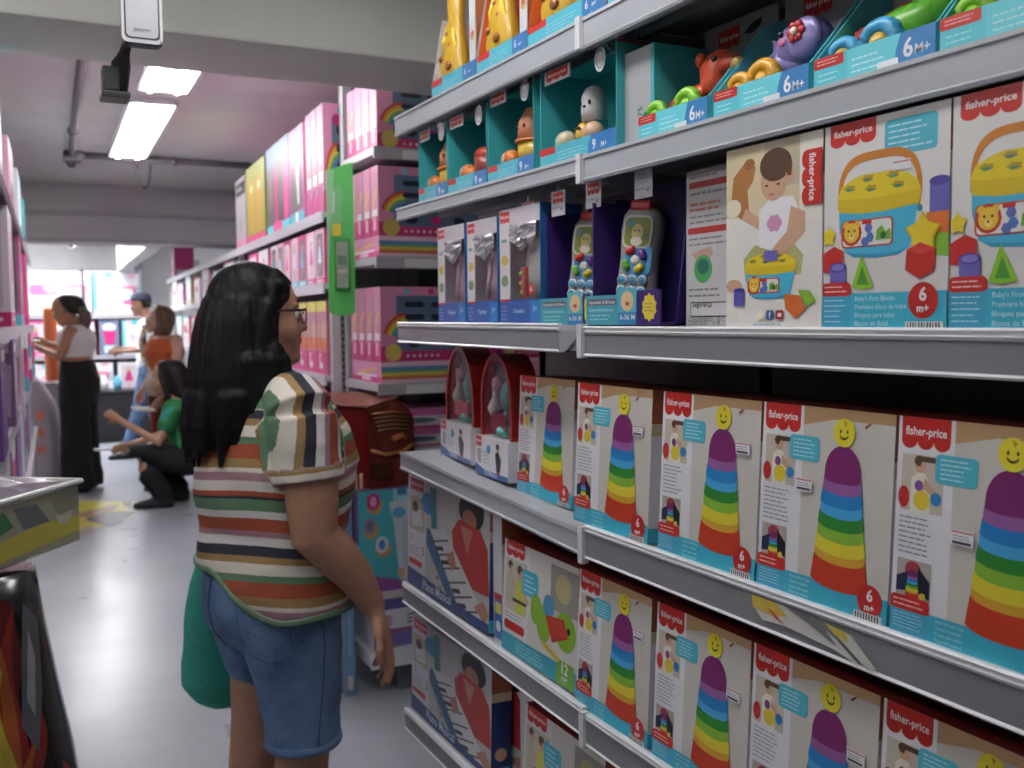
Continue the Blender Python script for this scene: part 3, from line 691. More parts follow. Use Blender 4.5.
# stacking cup boxes
def stack(y0, y1, z, label, seed, group, x=.953, lean=LEAN, st=None):
    o = carton('stacking_cup_box', y0, y1, z, .262, x, .16, C(222, 222, 226), C(128, 30, 24), lambda p: art_stack(p, seed), lean)
    tag(o, label, 'toy box', group)
    if st: sticker(o, st[0], st[1])
    return o
GA = 'stacking cup boxes on the middle shelf'; GB = 'stacking cup boxes on the lower shelf'
stack(1.950, 1.712, 1.0615, 'stacking cup box on the white shelf right of the red arched packs', 1, GA, 1.01)
stack(1.604, 1.362, 1.066, 'middle shelf stacking cup box over the bay joint, its white side showing', 2, GA, st=(-.085, .19))
stack(1.331, 1.093, 1.066, 'middle shelf stacking cup box just left of the one above the ripped sticker', 3, GA, st=(-.085, .19))
stack(1.088, .852, 1.066, 'middle shelf stacking cup box above the ripped yellow sticker, whole tower visible', 4, GA, st=(.03, .155))
stack(.847, .611, 1.066, 'middle shelf stacking cup box whose tower is cut by the right edge of the view', 5, GA, st=(.02, .13))
stack(1.602, 1.364, .708, 'lower shelf stacking cup box next to the green chameleon box', 6, GB, st=(-.085, .19))
stack(1.348, 1.112, .708, 'lower shelf stacking cup box, second after the green chameleon box', 7, GB, st=(-.085, .17))
stack(1.106, .870, .708, 'lower shelf stacking cup box, third after the green chameleon box, right under the ripped sticker', 8, GB, st=(-.085, .17))
stack(.864, .628, .708, 'lower shelf stacking cup box in the bottom right corner, only its top showing', 9, GB)
# chameleon boxes
def cham(y0, y1, z, label, h=.245):
    o = carton('pull_toy_box', y0, y1, z, h, .957, .15, C(210, 208, 210), C(120, 30, 26), art_chameleon, LEAN)
    return tag(o, label, 'toy box', 'green chameleon toy boxes')
cham(1.928, 1.610, .721, 'green chameleon toy box with whole 12 month badge, left of lower stacking cup boxes')
cham(1.838, 1.52, .378, 'green chameleon toy box half hidden on the bottom shelf right of the lower piano box')
# piano boxes
def piano(y0, y1, z, x, label, h=.30):
    o = carton('piano_box', y0, y1, z, h, x, .052, C(40, 60, 128), C(170, 172, 176), art_piano, math.radians(1.5))
    return tag(o, label, 'toy box', 'toy piano boxes')
piano(2.505, 1.995, .7305, .957, 'upper piano box with a child in red, on the shelf at hand height')
piano(2.505, 2.005, .378, .962, 'lower piano box with a child in red, on the bottom shelf', .262)
piano(2.49, 1.935, .378, 1.022, 'second lower piano box, only its blue edge showing behind the front one', .262)
def art_whitebox(p):
    p.rect(0, 0, 1, 1, C(196, 198, 204)); p.rect(.1, .62, .95, .98, C(60, 110, 180)); p.rect(.1, .62, .95, .67, C(190, 50, 44)); p.rect(.2, .69, .85, .78, C(220, 206, 90)); p.ell(.5, .88, .28, None, C(220, 224, 230))
o = carton('white_box', 1.990, 1.945, .7195, .29, .968, .22, C(200, 202, 208), C(196, 196, 200), art_whitebox)
tag(o, 'narrow white carton with tiny red and blue sticker right of the upper piano box', 'box')
o = carton('white_box', 1.925, 1.862, .3765, .285, 1.0, .22, C(196, 198, 204), C(196, 196, 200), lambda p: p.rect(0, 0, 1, 1, C(190, 192, 198)))
tag(o, 'plain white carton standing between lower piano boxes and bottom chameleon box', 'box')

# red arched window packs
def arch_pack(y0, y1, z, x, label, rz):
    w = y0-y1; t = thing('arched_pack', label, 'toy pack', (x, (y0+y1)/2, z), rz, 'red arched window packs')
    RD = C(176, 34, 28)
    mb = MB(); d = .07; H = .29; hw = w*.47
    pts = [(hw, .0)]+[(hw*math.cos(PI*i/20), H-hw*1.25+hw*1.25*math.sin(PI*i/20)) for i in range(21)]+[(-hw, 0)]
    inn = [(y*.90, .01 if i in (0, 22) else zz-.008) for i, (y, zz) in enumerate(pts)]
    n = len(pts)
    vs = [(.0, y, zz) for y, zz in pts]+[(.0, y, zz) for y, zz in inn]+[(d, y, zz) for y, zz in pts]+[(.03, y, zz) for y, zz in inn]
    fs = []
    for i in range(n-1): fs += [(i, i+1, n+i+1, n+i), (2*n+i+1, 2*n+i, i, i+1)[::-1], (n+i, n+i+1, 3*n+i+1, 3*n+i)]
    fs += [tuple(3*n+i for i in range(n)), tuple(2*n+i for i in range(n))[::-1]]
    cols = [RD]*(len(fs)-2)+[C(120, 128, 126), RD]
    mb.add(vs, fs, cols); mb.build('red_frame', 'plastic', t)
    mb = MB(); mb.add([(.004, y, zz) for y, zz in inn], [tuple(range(n))], WHITE); mb.build('window', 'clear_film', t)
    mb = MB()
    mb.lathe([(0, .0), (.012, .005), (.018, .02), (.012, .035), (.006, .045), (.006, .09), (0, .09)], (.015, hw*.4, .14), n=12, col=C(222, 200, 206))
    mb.ball((.018, -hw*.3, .19), (.015, .02, .035), C(110, 170, 160)); mb.ball((.018, hw*.35, .215), (.012, .014, .02), C(220, 150, 170))
    mb.box((.004, -hw*.5, .11), (.008, hw*.45, .15), C(196, 40, 70), bev=.0015)
    mb.ball((.018, -hw*.2, .11), (.02, .03, .014), C(90, 190, 180)); mb.tube([(.018, hw*.3, .10), (.018, -.01, .13), (.018, -hw*.4, .17)], .005, C(210, 208, 210))
    mb.build('grooming_set', 'plastic', t)
    mb = MB(); mb.box((-.012, -w/2, 0), (.1, w/2, .092), C(220, 220, 226), cols=[WHITE, C(210, 210, 214), C(216, 216, 222), WHITE, C(216, 216, 222), WHITE])
    p = Print(mb, (-.012, w/2, .092), (0, -w, 0), (0, 0, -.092), (-1, 0, 0))
    p.rect(0, 0, 1, 1, C(220, 220, 228)); logo(p, .02, .0, .2, .28); p.rrect(.06, .34, .18, .7, .003, C(170, 160, 166)); p.ell(.42, .3, .06, .12, C(50, 140, 200), 10); p.lines(.24, .35, .45, .7, 4, TXT, .25, 3)
    p.poly([(.62, .35), (.72, .28), (.8, .5), (.76, .85), (.66, .85)], C(50, 50, 56)); p.ell(.70, .22, .05, .1, SKIN); p.ell(.7, .17, .05, .07, C(30, 28, 28)); p.rect(.68, .8, .76, .95, C(200, 60, 50))
    p.poly([(0, .72), (.3, .86), (1, .86), (1, 1), (0, 1)], C(54, 92, 168)); p.text('Kit Médico', .3, .97, .011, C(200, 214, 236), .01)
    mb.build('tray', 'printed_card', t)
arch_pack(2.450, 2.190, 1.089, 1.035, 'red arched window pack farthest left, nearest the open shelf end', -.12)
arch_pack(2.150, 1.962, 1.079, 1.01, 'red arched window pack touching the first stacking cup box', -.04)

# window boxes at eye height (far bay)
colmat('crumple', .15, metal=.55)
def window_box(y0, y1, z, x, label, toy, h=.235):
    w = y0-y1; t = thing('window_box', label, 'toy box', (x, (y0+y1)/2, z), 0, 'white window boxes with blue bases')
    hw = w/2; d = .10; mb = MB(); WH = C(206, 200, 208)
    mb.box((d-.003, -hw, 0), (d, hw, h), WH); mb.box((0, hw-.002, 0), (d-.003, hw, h), WH); mb.box((.0, -hw, 0), (d-.003, -hw+.002, h), C(40, 110, 180))
    mb.box((0, -hw+.002, 0), (d-.003, hw-.002, .002), WH); mb.box((0, -hw+.002, h-.002), (d-.003, hw-.002, h), WH)
    mb.box((0, -hw+.002, .002), (.002, hw-.002, .052), C(48, 96, 176)); mb.box((0, hw*.48, .052), (.002, hw-.002, h-.002), C(210, 206, 210)); mb.box((0, -hw+.002, h-.035), (.002, hw*.48, h-.002), C(198, 190, 200))
    p = Print(mb, (0, hw, h), (0, -w, 0), (0, 0, -h), (-1, 0, 0))
    logo(p, .02, .02, .26, .12); p.ell(.13, .44, .09, .045, C(196, 172, 70)); p.ell(.13, .62, .09, .05, C(110, 150, 100)); p.rect(0, .78, .26, .80, RED); p.ell(.12, .27, .08, .015, C(90, 150, 140))
    p.rect(0, .80, 1, 1, C(46, 92, 176)); p.rect(.75, .80, 1, 1, C(44, 130, 204)); p.lines(.03, .83, .2, .97, 4, C(130, 160, 214), .3, 4)
    p.text('Tambor', .36, .90, .010, C(206, 220, 240), .01) if toy == 1 else p.text('Chocalho', .34, .90, .009, C(206, 220, 240), .01)
    p.text('3+', .82, .89, .012, C(200, 220, 240), .01)
    mb.build('carton', 'printed_card', t)
    mb = MB(); n = 6
    pts = [(-hw+.003, .052), (hw*.48, .052), (hw*.48, h-.035), (-hw+.003, h-.035)]
    mb.add([(-.001, y, zz) for y, zz in pts], [(0, 1, 2, 3)], WHITE); mb.build('window', 'clear_film', t)
    mb = MB()
    if toy == 1:
        mb.loft([((.05, -.01, .055), (1,0,0), (0,1,0), .03, .03), ((.05, -.01, .10), (1,0,0), (0,1,0), .032, .036), ((.05, -.01, .16), (1,0,0), (0,1,0), .03, .034), ((.05, -.01, .195), (1,0,0), (0,1,0), .02, .02)], C(206, 172, 190), 16)
        mb.tube([(.018, .01, .06), (.014, -.015, .12), (.02, -.005, .19)], .006, C(216, 190, 206))
    else:
        mb.loft([((.05, -.02, .052), (1,0,0), (0,1,0), .035, .05), ((.05, -.02, .12), (1,0,0), (0,1,0), .036, .052), ((.05, -.02, .18), (1,0,0), (0,1,0), .03, .045), ((.05, -.02, .2), (1,0,0), (0,1,0), .015, .02)], C(206, 204, 200), 18)
        mb.box((.006, -.012, .056), (.016, .006, .12), C(190, 60, 50), bev=.003)
        for k in range(3): mb.ball((.006, .002, .066+.02*k), .006, [C(120, 180, 70), C(216, 190, 60), C(140, 196, 100)][k], 8, 6)
        mb.ball((.012, .012, .165), (.008, .02, .01), C(100, 180, 170))
    mb.build('packed_toy', 'plastic', t)
    if toy != 1:
        mb = MB(); p = Print(mb, (-.0015, -.04, .085), (0, -.026, 0), (0, 0, -.026), (-1, 0, 0)); p.ell(.5, .5, .5, .5, C(190, 44, 40)); p.text('6', .5, .66, .012, WHITE, .03, center=True); mb.build('age_sticker', 'printed_card', t)
    mb = MB()
    rr = random.Random(int(y0*1000)); n = 9; vs = []; fs = []
    for i in range(n):
        for j in range(n): vs.append((-.003-rr.uniform(0, .013)*(0 < i < n-1)*(0 < j < n-1), -hw*.85+hw*1.25*i/(n-1)+rr.uniform(-.003, .003), h-.035-.058*j/(n-1)*(1-.4*abs(i-4)/4)))
    for i in range(n-1):
        for j in range(n-1): fs.append((i*n+j, i*n+j+1, (i+1)*n+j+1, (i+1)*n+j))
    mb.add(vs, fs, C(206, 200, 208)); mb.build('crumpled_film', 'crumple', t)
window_box(2.272, 2.112, 1.4385, .962, 'white window box leftmost at eye height, crumpled clear film over pale pink toy', 1)
window_box(2.098, 1.940, 1.4380, .962, 'middle one of the three white window boxes, pink toy behind film', 1)
window_box(1.928, 1.745, 1.4375, .962, 'white window box with white and red toy and red 6 badge, beside the musical remotes', 2, .245)

# musical remotes in purple trays
def remote_box(y0, y1, z, x, label, h=.232):
    w = y0-y1; hw = w/2; t = thing('toy_remote_box', label, 'toy box', (x, (y0+y1)/2, z), 0, 'toy remote controls in purple open boxes')
    PU = C(62, 38, 118); mb = MB(); d = .11; fw = min(w, .162)
    mb.box((d-.003, -hw, 0), (d, hw, h+.02), C(40, 34, 90)); mb.box((.01, hw-.003, .0), (d-.003, hw, h-.01), PU)
    mb.prism([(.03, -hw, .0), (d-.003, -hw, 0), (d-.003, -hw, h), (.06, -hw, h)], (0, 1, 0), .003, PU); mb.box((0, -hw, 0), (d-.003, hw, .003), PU)
    mb.build('purple_tray', 'printed_card', t)
    mb = MB()
    mb.box((-.004, hw-fw, 0), (.001, hw, .052), C(60, 160, 176)); mb.box((-.003, -hw, 0), (.001, hw-fw, .058), PU)
    p = Print(mb, (-.0042, hw, .062), (0, -fw, 0), (0, 0, -.062), (-1, 0, 0))
    p.rect(0, .16, 1, 1, C(62, 164, 182)); p.rrect(.04, .26, .62, .44, .003, C(110, 96, 110)); p.text('Aprender & Brincar', .06, .40, .006, WHITE, .01, width=.54); p.text('Controle Remoto', .06, .62, .006, C(190, 226, 232), .01, width=.5); p.lines(.08, .68, .6, .9, 2, C(160, 210, 220), .3, 3)
    p.rect(.66, 0, 1, 1, C(84, 180, 200)); p.ell(.83, .35, .12, .28, C(226, 190, 140), 14); p.ell(.83, .42, .04, .06, C(180, 70, 60), 8); p.rect(.66, .66, 1, 1, C(50, 130, 190)); p.text('6-36 M', .69, .86, .009, WHITE, .02, width=.28)
    p2 = Print(mb, (-.0032, hw-fw, .058), (0, -(w-fw), 0), (0, 0, -.058), (-1, 0, 0))
    p2.poly([(.55+.34*(1 if i % 2 else .82)*math.cos(PI*i/10), .5+.42*(1 if i % 2 else .82)*math.sin(PI*i/10)) for i in range(20)], C(222, 200, 60)); p2.lines(.35, .35, .75, .65, 3, C(150, 130, 60), .3, 3)
    mb.build('front_flap', 'printed_card', t)
    # the remote itself
    r = MB(); r.M = Matrix.Translation((.040, hw-.074, .012)) @ Matrix.Scale(1.12, 4) @ Matrix.Rotation(math.radians(27), 4, 'Z') @ Matrix.Rotation(math.radians(4), 4, 'Y') @ Matrix.Rotation(math.radians(5), 4, 'X')
    GR = C(150, 150, 150); L = .175; rw = .034
    secs = []
    for tt, k in ((0, .8), (.02, 1), (.3, 1), (.55, .96), (.8, 1.08), (.93, 1.02), (1, .7)):
        secs.append(((.016, 0, L*tt), (1, 0, 0), (0, 1, 0), .018, rw*k))
    r.loft(secs, GR, 24, 3.0)
    ro = r.build('toy_remote', 'plastic', t)
    q = MB(); q.M = r.M; q.box((-.004, -.018, L-.004), (.03, .018, L+.012), C(196, 34, 34), bev=.004); q.build('red_tip', 'plastic', ro)
    q = MB(); q.M = r.M; p = Print(q, (-.0025, .026, L-.012), (0, -.052, 0), (0, 0, -.052), (-1, 0, 0), .0004)
    p.rrect(0, 0, 1, 1, .012, C(196, 194, 180)); p.rrect(.06, .06, .94, .94, .010, C(128, 138, 50)); p.ell(.5, .52, .2, .26, C(214, 190, 120)); p.ell(.5, .8, .2, .14, C(226, 220, 200)); p.ell(.25, .25, .1, None, C(70, 150, 170)); p.ell(.78, .6, .08, None, C(80, 150, 120)); p.ell(.43, .47, .03, None, C(60, 50, 40), 8); p.ell(.57, .47, .03, None, C(60, 50, 40), 8)
    q.build('screen', 'plastic', ro)
    q = MB(); q.M = r.M; p = Print(q, (-.0022, .030, .118), (0, -.060, 0), (0, 0, -.060), (-1, 0, 0), .0003); p.ell(.62, .42, .48, None, C(70, 150, 205), 24); q.build('blue_dial', 'plastic', ro)
    for k, (a, c) in enumerate(((120, C(200, 40, 40)), (30, C(110, 60, 150)), (-50, C(220, 190, 50)), (210, C(110, 190, 70)))):
        q = MB(); q.M = r.M
        ar = [(-.004, .0+.017*math.cos(math.radians(a+s)), .092+.017*math.sin(math.radians(a+s))) for s in (-28, -14, 0, 14, 28)]
        q.tube([(x_, -y_, z_) for x_, y_, z_ in ar], [.005, .0065, .0068, .0065, .005], c, 8)
        q.build('arc_button', 'plastic', ro)
    q = MB(); q.M = r.M; q.ball((-.002, 0, .092), (.004, .008, .008), C(214, 206, 206)); q.build('centre_button', 'plastic', ro)
    for i in range(3):
        for j in range(3):
            q = MB(); q.M = r.M; q.lathe([(0.0085, 0), (.0085, -.004), (.0065, -.0055), (.0, -.0058)], (-.001, .018-.018*i, .060-.0175*j), axis='x', n=12, cols=[C(200, 206, 210), C(200, 206, 210), C(60, 140, 180)]); q.build('round_button', 'plastic', ro)
    return t
remote_box(1.738, 1.560, 1.4365, .962, 'grey toy remote in a purple box, the farther one by the white window boxes')
remote_box(1.552, 1.325, 1.4375, .955, 'grey toy remote in a purple box with yellow starburst, the nearer one')
for (y, z, wd) in ((1.815, 1.648, 'above the red-badged window box'), (1.690, 1.650, 'above the farther toy remote'), (1.560, 1.652, 'above the nearer toy remote'), (1.40, 1.652, 'right of the nearer toy remote')):
    mb = MB(); mb.box((0, -.026, 0), (.001, .026, .048), C(206, 206, 212))
    p = Print(mb, (0, .026, .048), (0, -.052, 0), (0, 0, -.048), (-1, 0, 0))
    if y > 1.5: logo(p, .1, .05, .9, .5)
    else: p.lines(.2, .1, .8, .5, 3, TXT, .2, 3)
    p.lines(.12, .6, .6, .75, 1, TXT, .4, 2); p.ell(.75, .7, .08, None, C(90, 90, 100)); p.ell(.75, .68, .05, None, C(206, 206, 212))
    mb.box((.0, -.003, .045), (.002, .003, .062), C(180, 180, 186))
    o = mb.build('hang_tag', 'printed_card'); o.location = (.972, y, z-.006 if y > 1.7 else z)
    tag(o, ('small white tag with a red brand mark hanging %s' if y > 1.5 else 'small plain grey tag hanging %s') % wd, 'tag', 'hang tags under the pull toy shelf')

# teal open display boxes with egg figures
TEAL = C(58, 172, 178)
def egg_box(y0, y1, z, x, label, kind, h=.185):
    w = y0-y1; hw = w/2; t = thing('open_toy_box', label, 'toy box', (x, (y0+y1)/2, z), 0, 'teal open boxes of rolling egg toys')
    d = .12; mb = MB()
    mb.box((d-.002, -hw, 0), (d, hw, h), TEAL); mb.box((0, hw-.002, 0), (d-.002, hw, h), TEAL); mb.box((0, -hw, 0), (d-.002, -hw+.002, h), TEAL)
    mb.box((0, -hw+.002, 0), (d-.002, hw-.002, .002), TEAL); mb.box((0.04, -hw+.002, h-.002), (d-.002, hw-.002, h), TEAL)
    n = Print(mb, (0, -hw, h), (d-.002, 0, 0), (0, 0, -h), (0, -1, 0))
    n.rrect(.45, .22, .72, .37, .003, C(60, 100, 160)); n.text('f', .55, .35, .02, WHITE, .03); n.rrect(.45, .45, .72, .58, .003, C(60, 60, 64)); n.rect(.52, .48, .65, .55, WHITE); n.ell(.58, .70, .13, None, C(196, 200, 150)); n.ell(.55, .92, .2, .05, C(120, 100, 130)); n.rect(0, 0, 1, .03, C(150, 50, 50))
    mb.box((-.001, -hw, .0), (.001, hw, .038), C(66, 180, 200))
    p = Print(mb, (-.001, hw, .038), (0, -w, 0), (0, 0, -.038), (-1, 0, 0)); p.lines(.25, .3, .65, .8, 3, C(160, 214, 226), .2, 5)
    p.poly([(.70, 0), (1, 0), (1, 1), (.66, 1), (.66, .4)], C(46, 120, 190)); p.text('9', .71, .72, .018, WHITE, .02); p.text('M+', .82, .72, .010, WHITE, .01); p.rrect(.0, -.0, .22, .36, .002, RED)
    mb.build('carton', 'printed_card', t)
    mb = MB(); mb.box((-.001, hw*.15, h-.030), (.001, hw*.85, h-.004), C(206, 204, 206)); p = Print(mb, (-.001, hw*.80, h-.006), (0, -hw*.6, 0), (0, 0, -.02), (-1, 0, 0)); logo(p, 0, 0, 1, 1); mb.build('brand_tab', 'printed_card', t)
    mb = MB(); mb.tube([(-.0, -hw*.72, h+.004), (.0, -hw*.72, h-.02)], .002, TEAL); p = Print(mb, (-.002, -hw*.50, h-.002), (0, -.036, 0), (0, 0, -.045), (-1, 0, 0)); p.ell(.5, .5, .5, .5, C(206, 206, 208)); p.ell(.5, .5, .4, .4, C(150, 150, 152)); p.ell(.5, .5, .3, .3, C(200, 200, 200)); mb.build('seal', 'printed_card', t)
    tx = (.050, hw*(.12 if kind == 1 else .02), .0)
    if kind == 1:    # white-headed figure
        a = MB(); a.loft([((tx[0], tx[1], .078), (1,0,0), (0,1,0), .022, .026), ((tx[0], tx[1], .10), (1,0,0), (0,1,0), .024, .028), ((tx[0], tx[1], .125), (1,0,0), (0,1,0), .023, .026), ((tx[0], tx[1], .138), (1,0,0), (0,1,0), .017, .019), ((tx[0], tx[1], .144), (1,0,0), (0,1,0), .008, .009)], C(196, 196, 198), 20)
        a.box((tx[0]-.01, tx[1]-.02, .04), (tx[0]+.02, tx[1]+.02, .08), TEAL, bev=.004)
        for s in (-1, 1): a.ball((tx[0]-.021, tx[1]-.004+s*.013, .110), (.003, .003, .005), C(40, 40, 44), 8, 6)
        a.ball((tx[0]-.024, tx[1]-.004, .104), (.003, .004, .003), C(50, 50, 54), 8, 6); a.build('bear_egg_head', 'plastic', t)
        b = MB(); b.ball((tx[0]-.01, tx[1]+.016, .055), (.020, .018, .024), C(220, 170, 60)); 
        for k in range(4): b.ball((tx[0]-.028, tx[1]+.010+.011*(k % 2), .045+.02*(k//2)), (.003, .005, .004), C(70, 50, 40), 8, 6)
        b.build('giraffe_egg', 'plastic', t)
        b = MB(); b.ball((tx[0]-.015, tx[1]-.022, .052), (.020, .022, .022), C(204, 160, 130)); b.build('beige_egg', 'plastic', t)
        b = MB(); b.lathe([(0, -.02), (.016, -.018), (.022, -.005), (.022, .005)], (.03, hw*.62, .048), axis='y', n=18, col=C(196, 186, 150)); b.lathe([(.022, .005), (.019, .015), (.0, .022)], (.03, hw*.62, .048), axis='y', n=18, col=C(90, 180, 200)); b.build('rattle_egg', 'plastic', t)
    else:
        OR = C(214, 120, 50)
        a = MB(); a.loft([((tx[0], tx[1]-.01, .03), (1,0,0), (0,1,0), .028, .032), ((tx[0], tx[1]-.01, .08), (1,0,0), (0,1,0), .032, .036)], C(214, 170, 60) if kind != 3 else C(150, 60, 50), 20)
        if kind != 3:
            a.loft([((tx[0], tx[1]-.01, .08), (1,0,0), (0,1,0), .032, .036), ((tx[0], tx[1]-.01, .12), (1,0,0), (0,1,0), .029, .033), ((tx[0], tx[1]-.01, .15), (1,0,0), (0,1,0), .013, .016)], C(206, 132, 96), 20)
            for s in (-1, 1): a.ball((tx[0]-.028, tx[1]-.01+s*.014, .11), (.003, .003, .005), C(60, 40, 40), 8, 6)
            a.torus((tx[0], tx[1]-.01, .08), .034, .004, OR, 'z')
        else:
            a.ball((tx[0], tx[1]-.01, .085), (.03, .034, .02), C(190, 60, 50)); a.ball((tx[0]-.02, tx[1]+.03, .04), (.016, .016, .02), OR)
        a.build('clown_egg', 'plastic', t)
        b = MB(); b.lathe([(0, -.022), (.016, -.018), (.022, -.004)], (.028, hw*.45, .048), axis='y', n=18, col=OR); b.lathe([(.022, -.004), (.02, .012), (.0, .022)], (.028, hw*.45, .048), axis='y', n=18, col=C(206, 180, 150)); b.build('rattle_egg', 'plastic', t)
    return t
egg_box(2.405, 2.222, 1.7475, .968, 'teal open box at the far end of its shelf, orange topped egg figure inside', 2)
egg_box(2.215, 2.000, 1.7472, .968, 'second teal open box from the shelf end, a dark red egg figure low inside', 3)
egg_box(1.992, 1.780, 1.7470, .968, 'third teal open box, tall orange and yellow egg clown inside', 2, .195)
egg_box(1.752, 1.475, 1.7468, .968, 'largest teal open box, with a white bear-faced egg and 9 M+ on the tray', 1, .19)

# pull-along animals in trays
def pull_box(y0, y1, z, x, label, kind):
    w = y0-y1; hw = w/2; t = thing('pull_toy_tray', label, 'toy box', (x, (y0+y1)/2, z), 0, 'open trays with animals on wheels')
    d = .14; TL = C(96, 204, 218); mb = MB(); h = .17
    mb.box((0, -hw, 0), (.0025, hw, .042), TL); mb.box((.0025, -hw, 0), (d, hw, .002), TL)
    for s in (1, -1):
        y = s*hw-(.002 if s > 0 else 0); mb.prism([(.0025, y, .002), (d, y, .002), (d, y, h), (d*.75, y, h*.9), (.0025, y, .042)], (0, 1, 0), .002, TL)
    mb.box((d, -hw, 0), (d+.003, hw, .20), C(158, 154, 152))
    q = Print(mb, (d, hw, .2), (0, -w, 0), (0, 0, -.2), (-1, 0, 0)); logo(q, .2, .05, .5, .22); q.poly([(.56, .14), (.66, .08), (.8, .06), (.78, .12), (.66, .16)], C(30, 28, 30))
    p = Print(mb, (0, hw, .042), (0, -w, 0), (0, 0, -.042), (-1, 0, 0)); p.rect(0, 0, 1, 1, C(84, 198, 214)); p.rect(.3, 0, 1, 1, C(96, 208, 222)); p.lines(.04, .45, .26, .95, 3, C(180, 232, 238), .2, 3); p.lines(.34, .25, .62, .8, 3, C(190, 236, 240), .25, 4)
    p.poly([(.74, 0), (1, 0), (1, 1), (.70, 1), (.70, .5)], C(52, 130, 196)); p.text('6', .76, .72, .022, WHITE, .02); p.text('M+', .85, .72, .012, WHITE, .01)
    p.rrect(0, 0, .27, .34, .003, RED); p.lines(.03, .06, .22, .26, 2, C(236, 190, 186), .3, 2)
    mb.build('tray', 'printed_card', t)
    mb = MB(); mb.box((-.001, -hw*.45, .004), (-.0004, -hw*.12, .014), C(226, 230, 236)); mb.build('price_sticker', 'printed_card', t)
    T = thing('x', 'x', 'x'); bpy.data.objects.remove(T)
    def part(nm, f, mat='plastic', par=None):
        b = MB(); b.M = S_; f(b); return b.build(nm, mat, par or body)
    cx = .065; S_ = Matrix.Translation((0, .018 if kind == 'horse' else .006, -.008)) @ Matrix.Diagonal((1.0, 1.2, 1.04, 1))
    if kind == 'horse':
        O = C(206, 74, 42)
        b = MB(); b.M = S_; b.loft([((cx, .05, .055), (1,0,0), (0,0,1), .02, .02), ((cx, .03, .060), (1,0,0), (0,0,1), .024, .026), ((cx, -.02, .062), (1,0,0), (0,0,1), .026, .030), ((cx, -.05, .07), (1,0,0), (0,0,1), .02, .024)], O, 18)
        b.loft([((cx, -.035, .06), (1,0,0), (0,1,0), .024, .028), ((cx, -.04, .085), (1,0,0), (0,1,0), .021, .024), ((cx, -.045, .108), (1,0,0), (0,1,0), .024, .03), ((cx, -.05, .125), (1,0,0), (0,1,0), .018, .022), ((cx, -.05, .131), (1,0,0), (0,1,0), .006, .008)], O, 18); b.ball((cx, -.070, .104), (.019, .026, .017), C(196, 66, 38))
        body = b.build('animal_body', 'plastic', t)
        part('ear', lambda b: b.ball((cx-.016, -.026, .121), (.008, .009, .012), O)); part('muzzle', lambda b: b.ball((cx-.004, -.092, .100), (.014, .010, .011), C(206, 170, 90))); part('eye', lambda b: b.ball((cx-.0205, -.058, .115), (.004, .005, .005), C(30, 26, 26)))
        part('tail', lambda b: b.tube([(cx, .05, .06), (cx-.01, .07, .07), (cx, .08, .09)], [.008, .012, .006], C(110, 90, 90)))
        wc = C(130, 200, 44); wh = [(.045, .03), (-.025, .034)]
    elif kind == 'elephant':
        V = C(128, 118, 182)
        b = MB(); b.M = S_; b.loft([((cx, .06, .06), (1,0,0), (0,0,1), .018, .016), ((cx, .03, .066), (1,0,0), (0,0,1), .028, .028), ((cx, -.02, .07), (1,0,0), (0,0,1), .03, .034), ((cx, -.05, .07), (1,0,0), (0,0,1), .022, .03)], V, 18)
        b.ball((cx-.005, -.030, .093), (.032, .042, .036), V); b.tube([(cx-.012, .002, .098), (cx-.02, .012, .08), (cx-.02, .016, .06), (cx-.018, .008, .052)], [.018, .014, .011, .010], V, 12)
        body = b.build('animal_body', 'plastic', t)
        part('ear', lambda b: b.ball((cx-.030, -.050, .094), (.012, .026, .028), C(140, 128, 190)))
        def fl(b):
            for a in range(6): b.ball((cx-.042, -.046+.009*math.cos(a*PI/3), .102+.009*math.sin(a*PI/3)), (.004, .006, .006), C(196, 40, 50), 10, 6)
            b.ball((cx-.0455, -.046, .102), (.004, .006, .006), C(222, 206, 180), 10, 6)
        part('flower', fl); part('eye', lambda b: b.ball((cx-.034, -.014, .108), (.004, .004, .004), C(26, 24, 30))); part('cheek', lambda b: b.ball((cx-.036, -.018, .096), (.003, .007, .006), C(206, 110, 160)))
        part('badge', lambda b: b.box((cx-.032, .016, .066), (cx-.026, .034, .074), RED))
        wc = C(226, 160, 36); wh = [(.05, .03), (.008, .036)]
    else:
        G = C(94, 182, 44)
        b = MB(); b.M = S_; b.loft([((cx, .085, .05), (1,0,0), (0,0,1), .008, .008), ((cx, .05, .06), (1,0,0), (0,0,1), .024, .022), ((cx, .0, .068), (1,0,0), (0,0,1), .03, .032), ((cx, -.05, .07), (1,0,0), (0,0,1), .026, .032)], G, 18)
        b.loft([((cx, -.04, .06), (1,0,0), (0,1,0), .026, .034), ((cx, -.045, .09), (1,0,0), (0,1,0), .023, .03), ((cx, -.05, .115), (1,0,0), (0,1,0), .026, .038), ((cx, -.05, .14), (1,0,0), (0,1,0), .022, .03), ((cx, -.05, .15), (1,0,0), (0,1,0), .008, .012)], G, 18)
        body = b.build('animal_body', 'plastic', t)
        part('back_ridge', lambda b: [b.ball((cx, .055-.018*k, .083+.004*k), (.006, .010, .009), C(200, 50, 40), 10, 8) for k in range(5)])
        part('badge', lambda b: b.box((cx-.036, .018, .066), (cx-.028, .04, .076), RED)); part('eye', lambda b: b.ball((cx-.026, -.062, .128), (.005, .008, .010), C(40, 40, 44)))
        wc = C(60, 164, 214); wh = [(.05, .03), (.0, .036)]
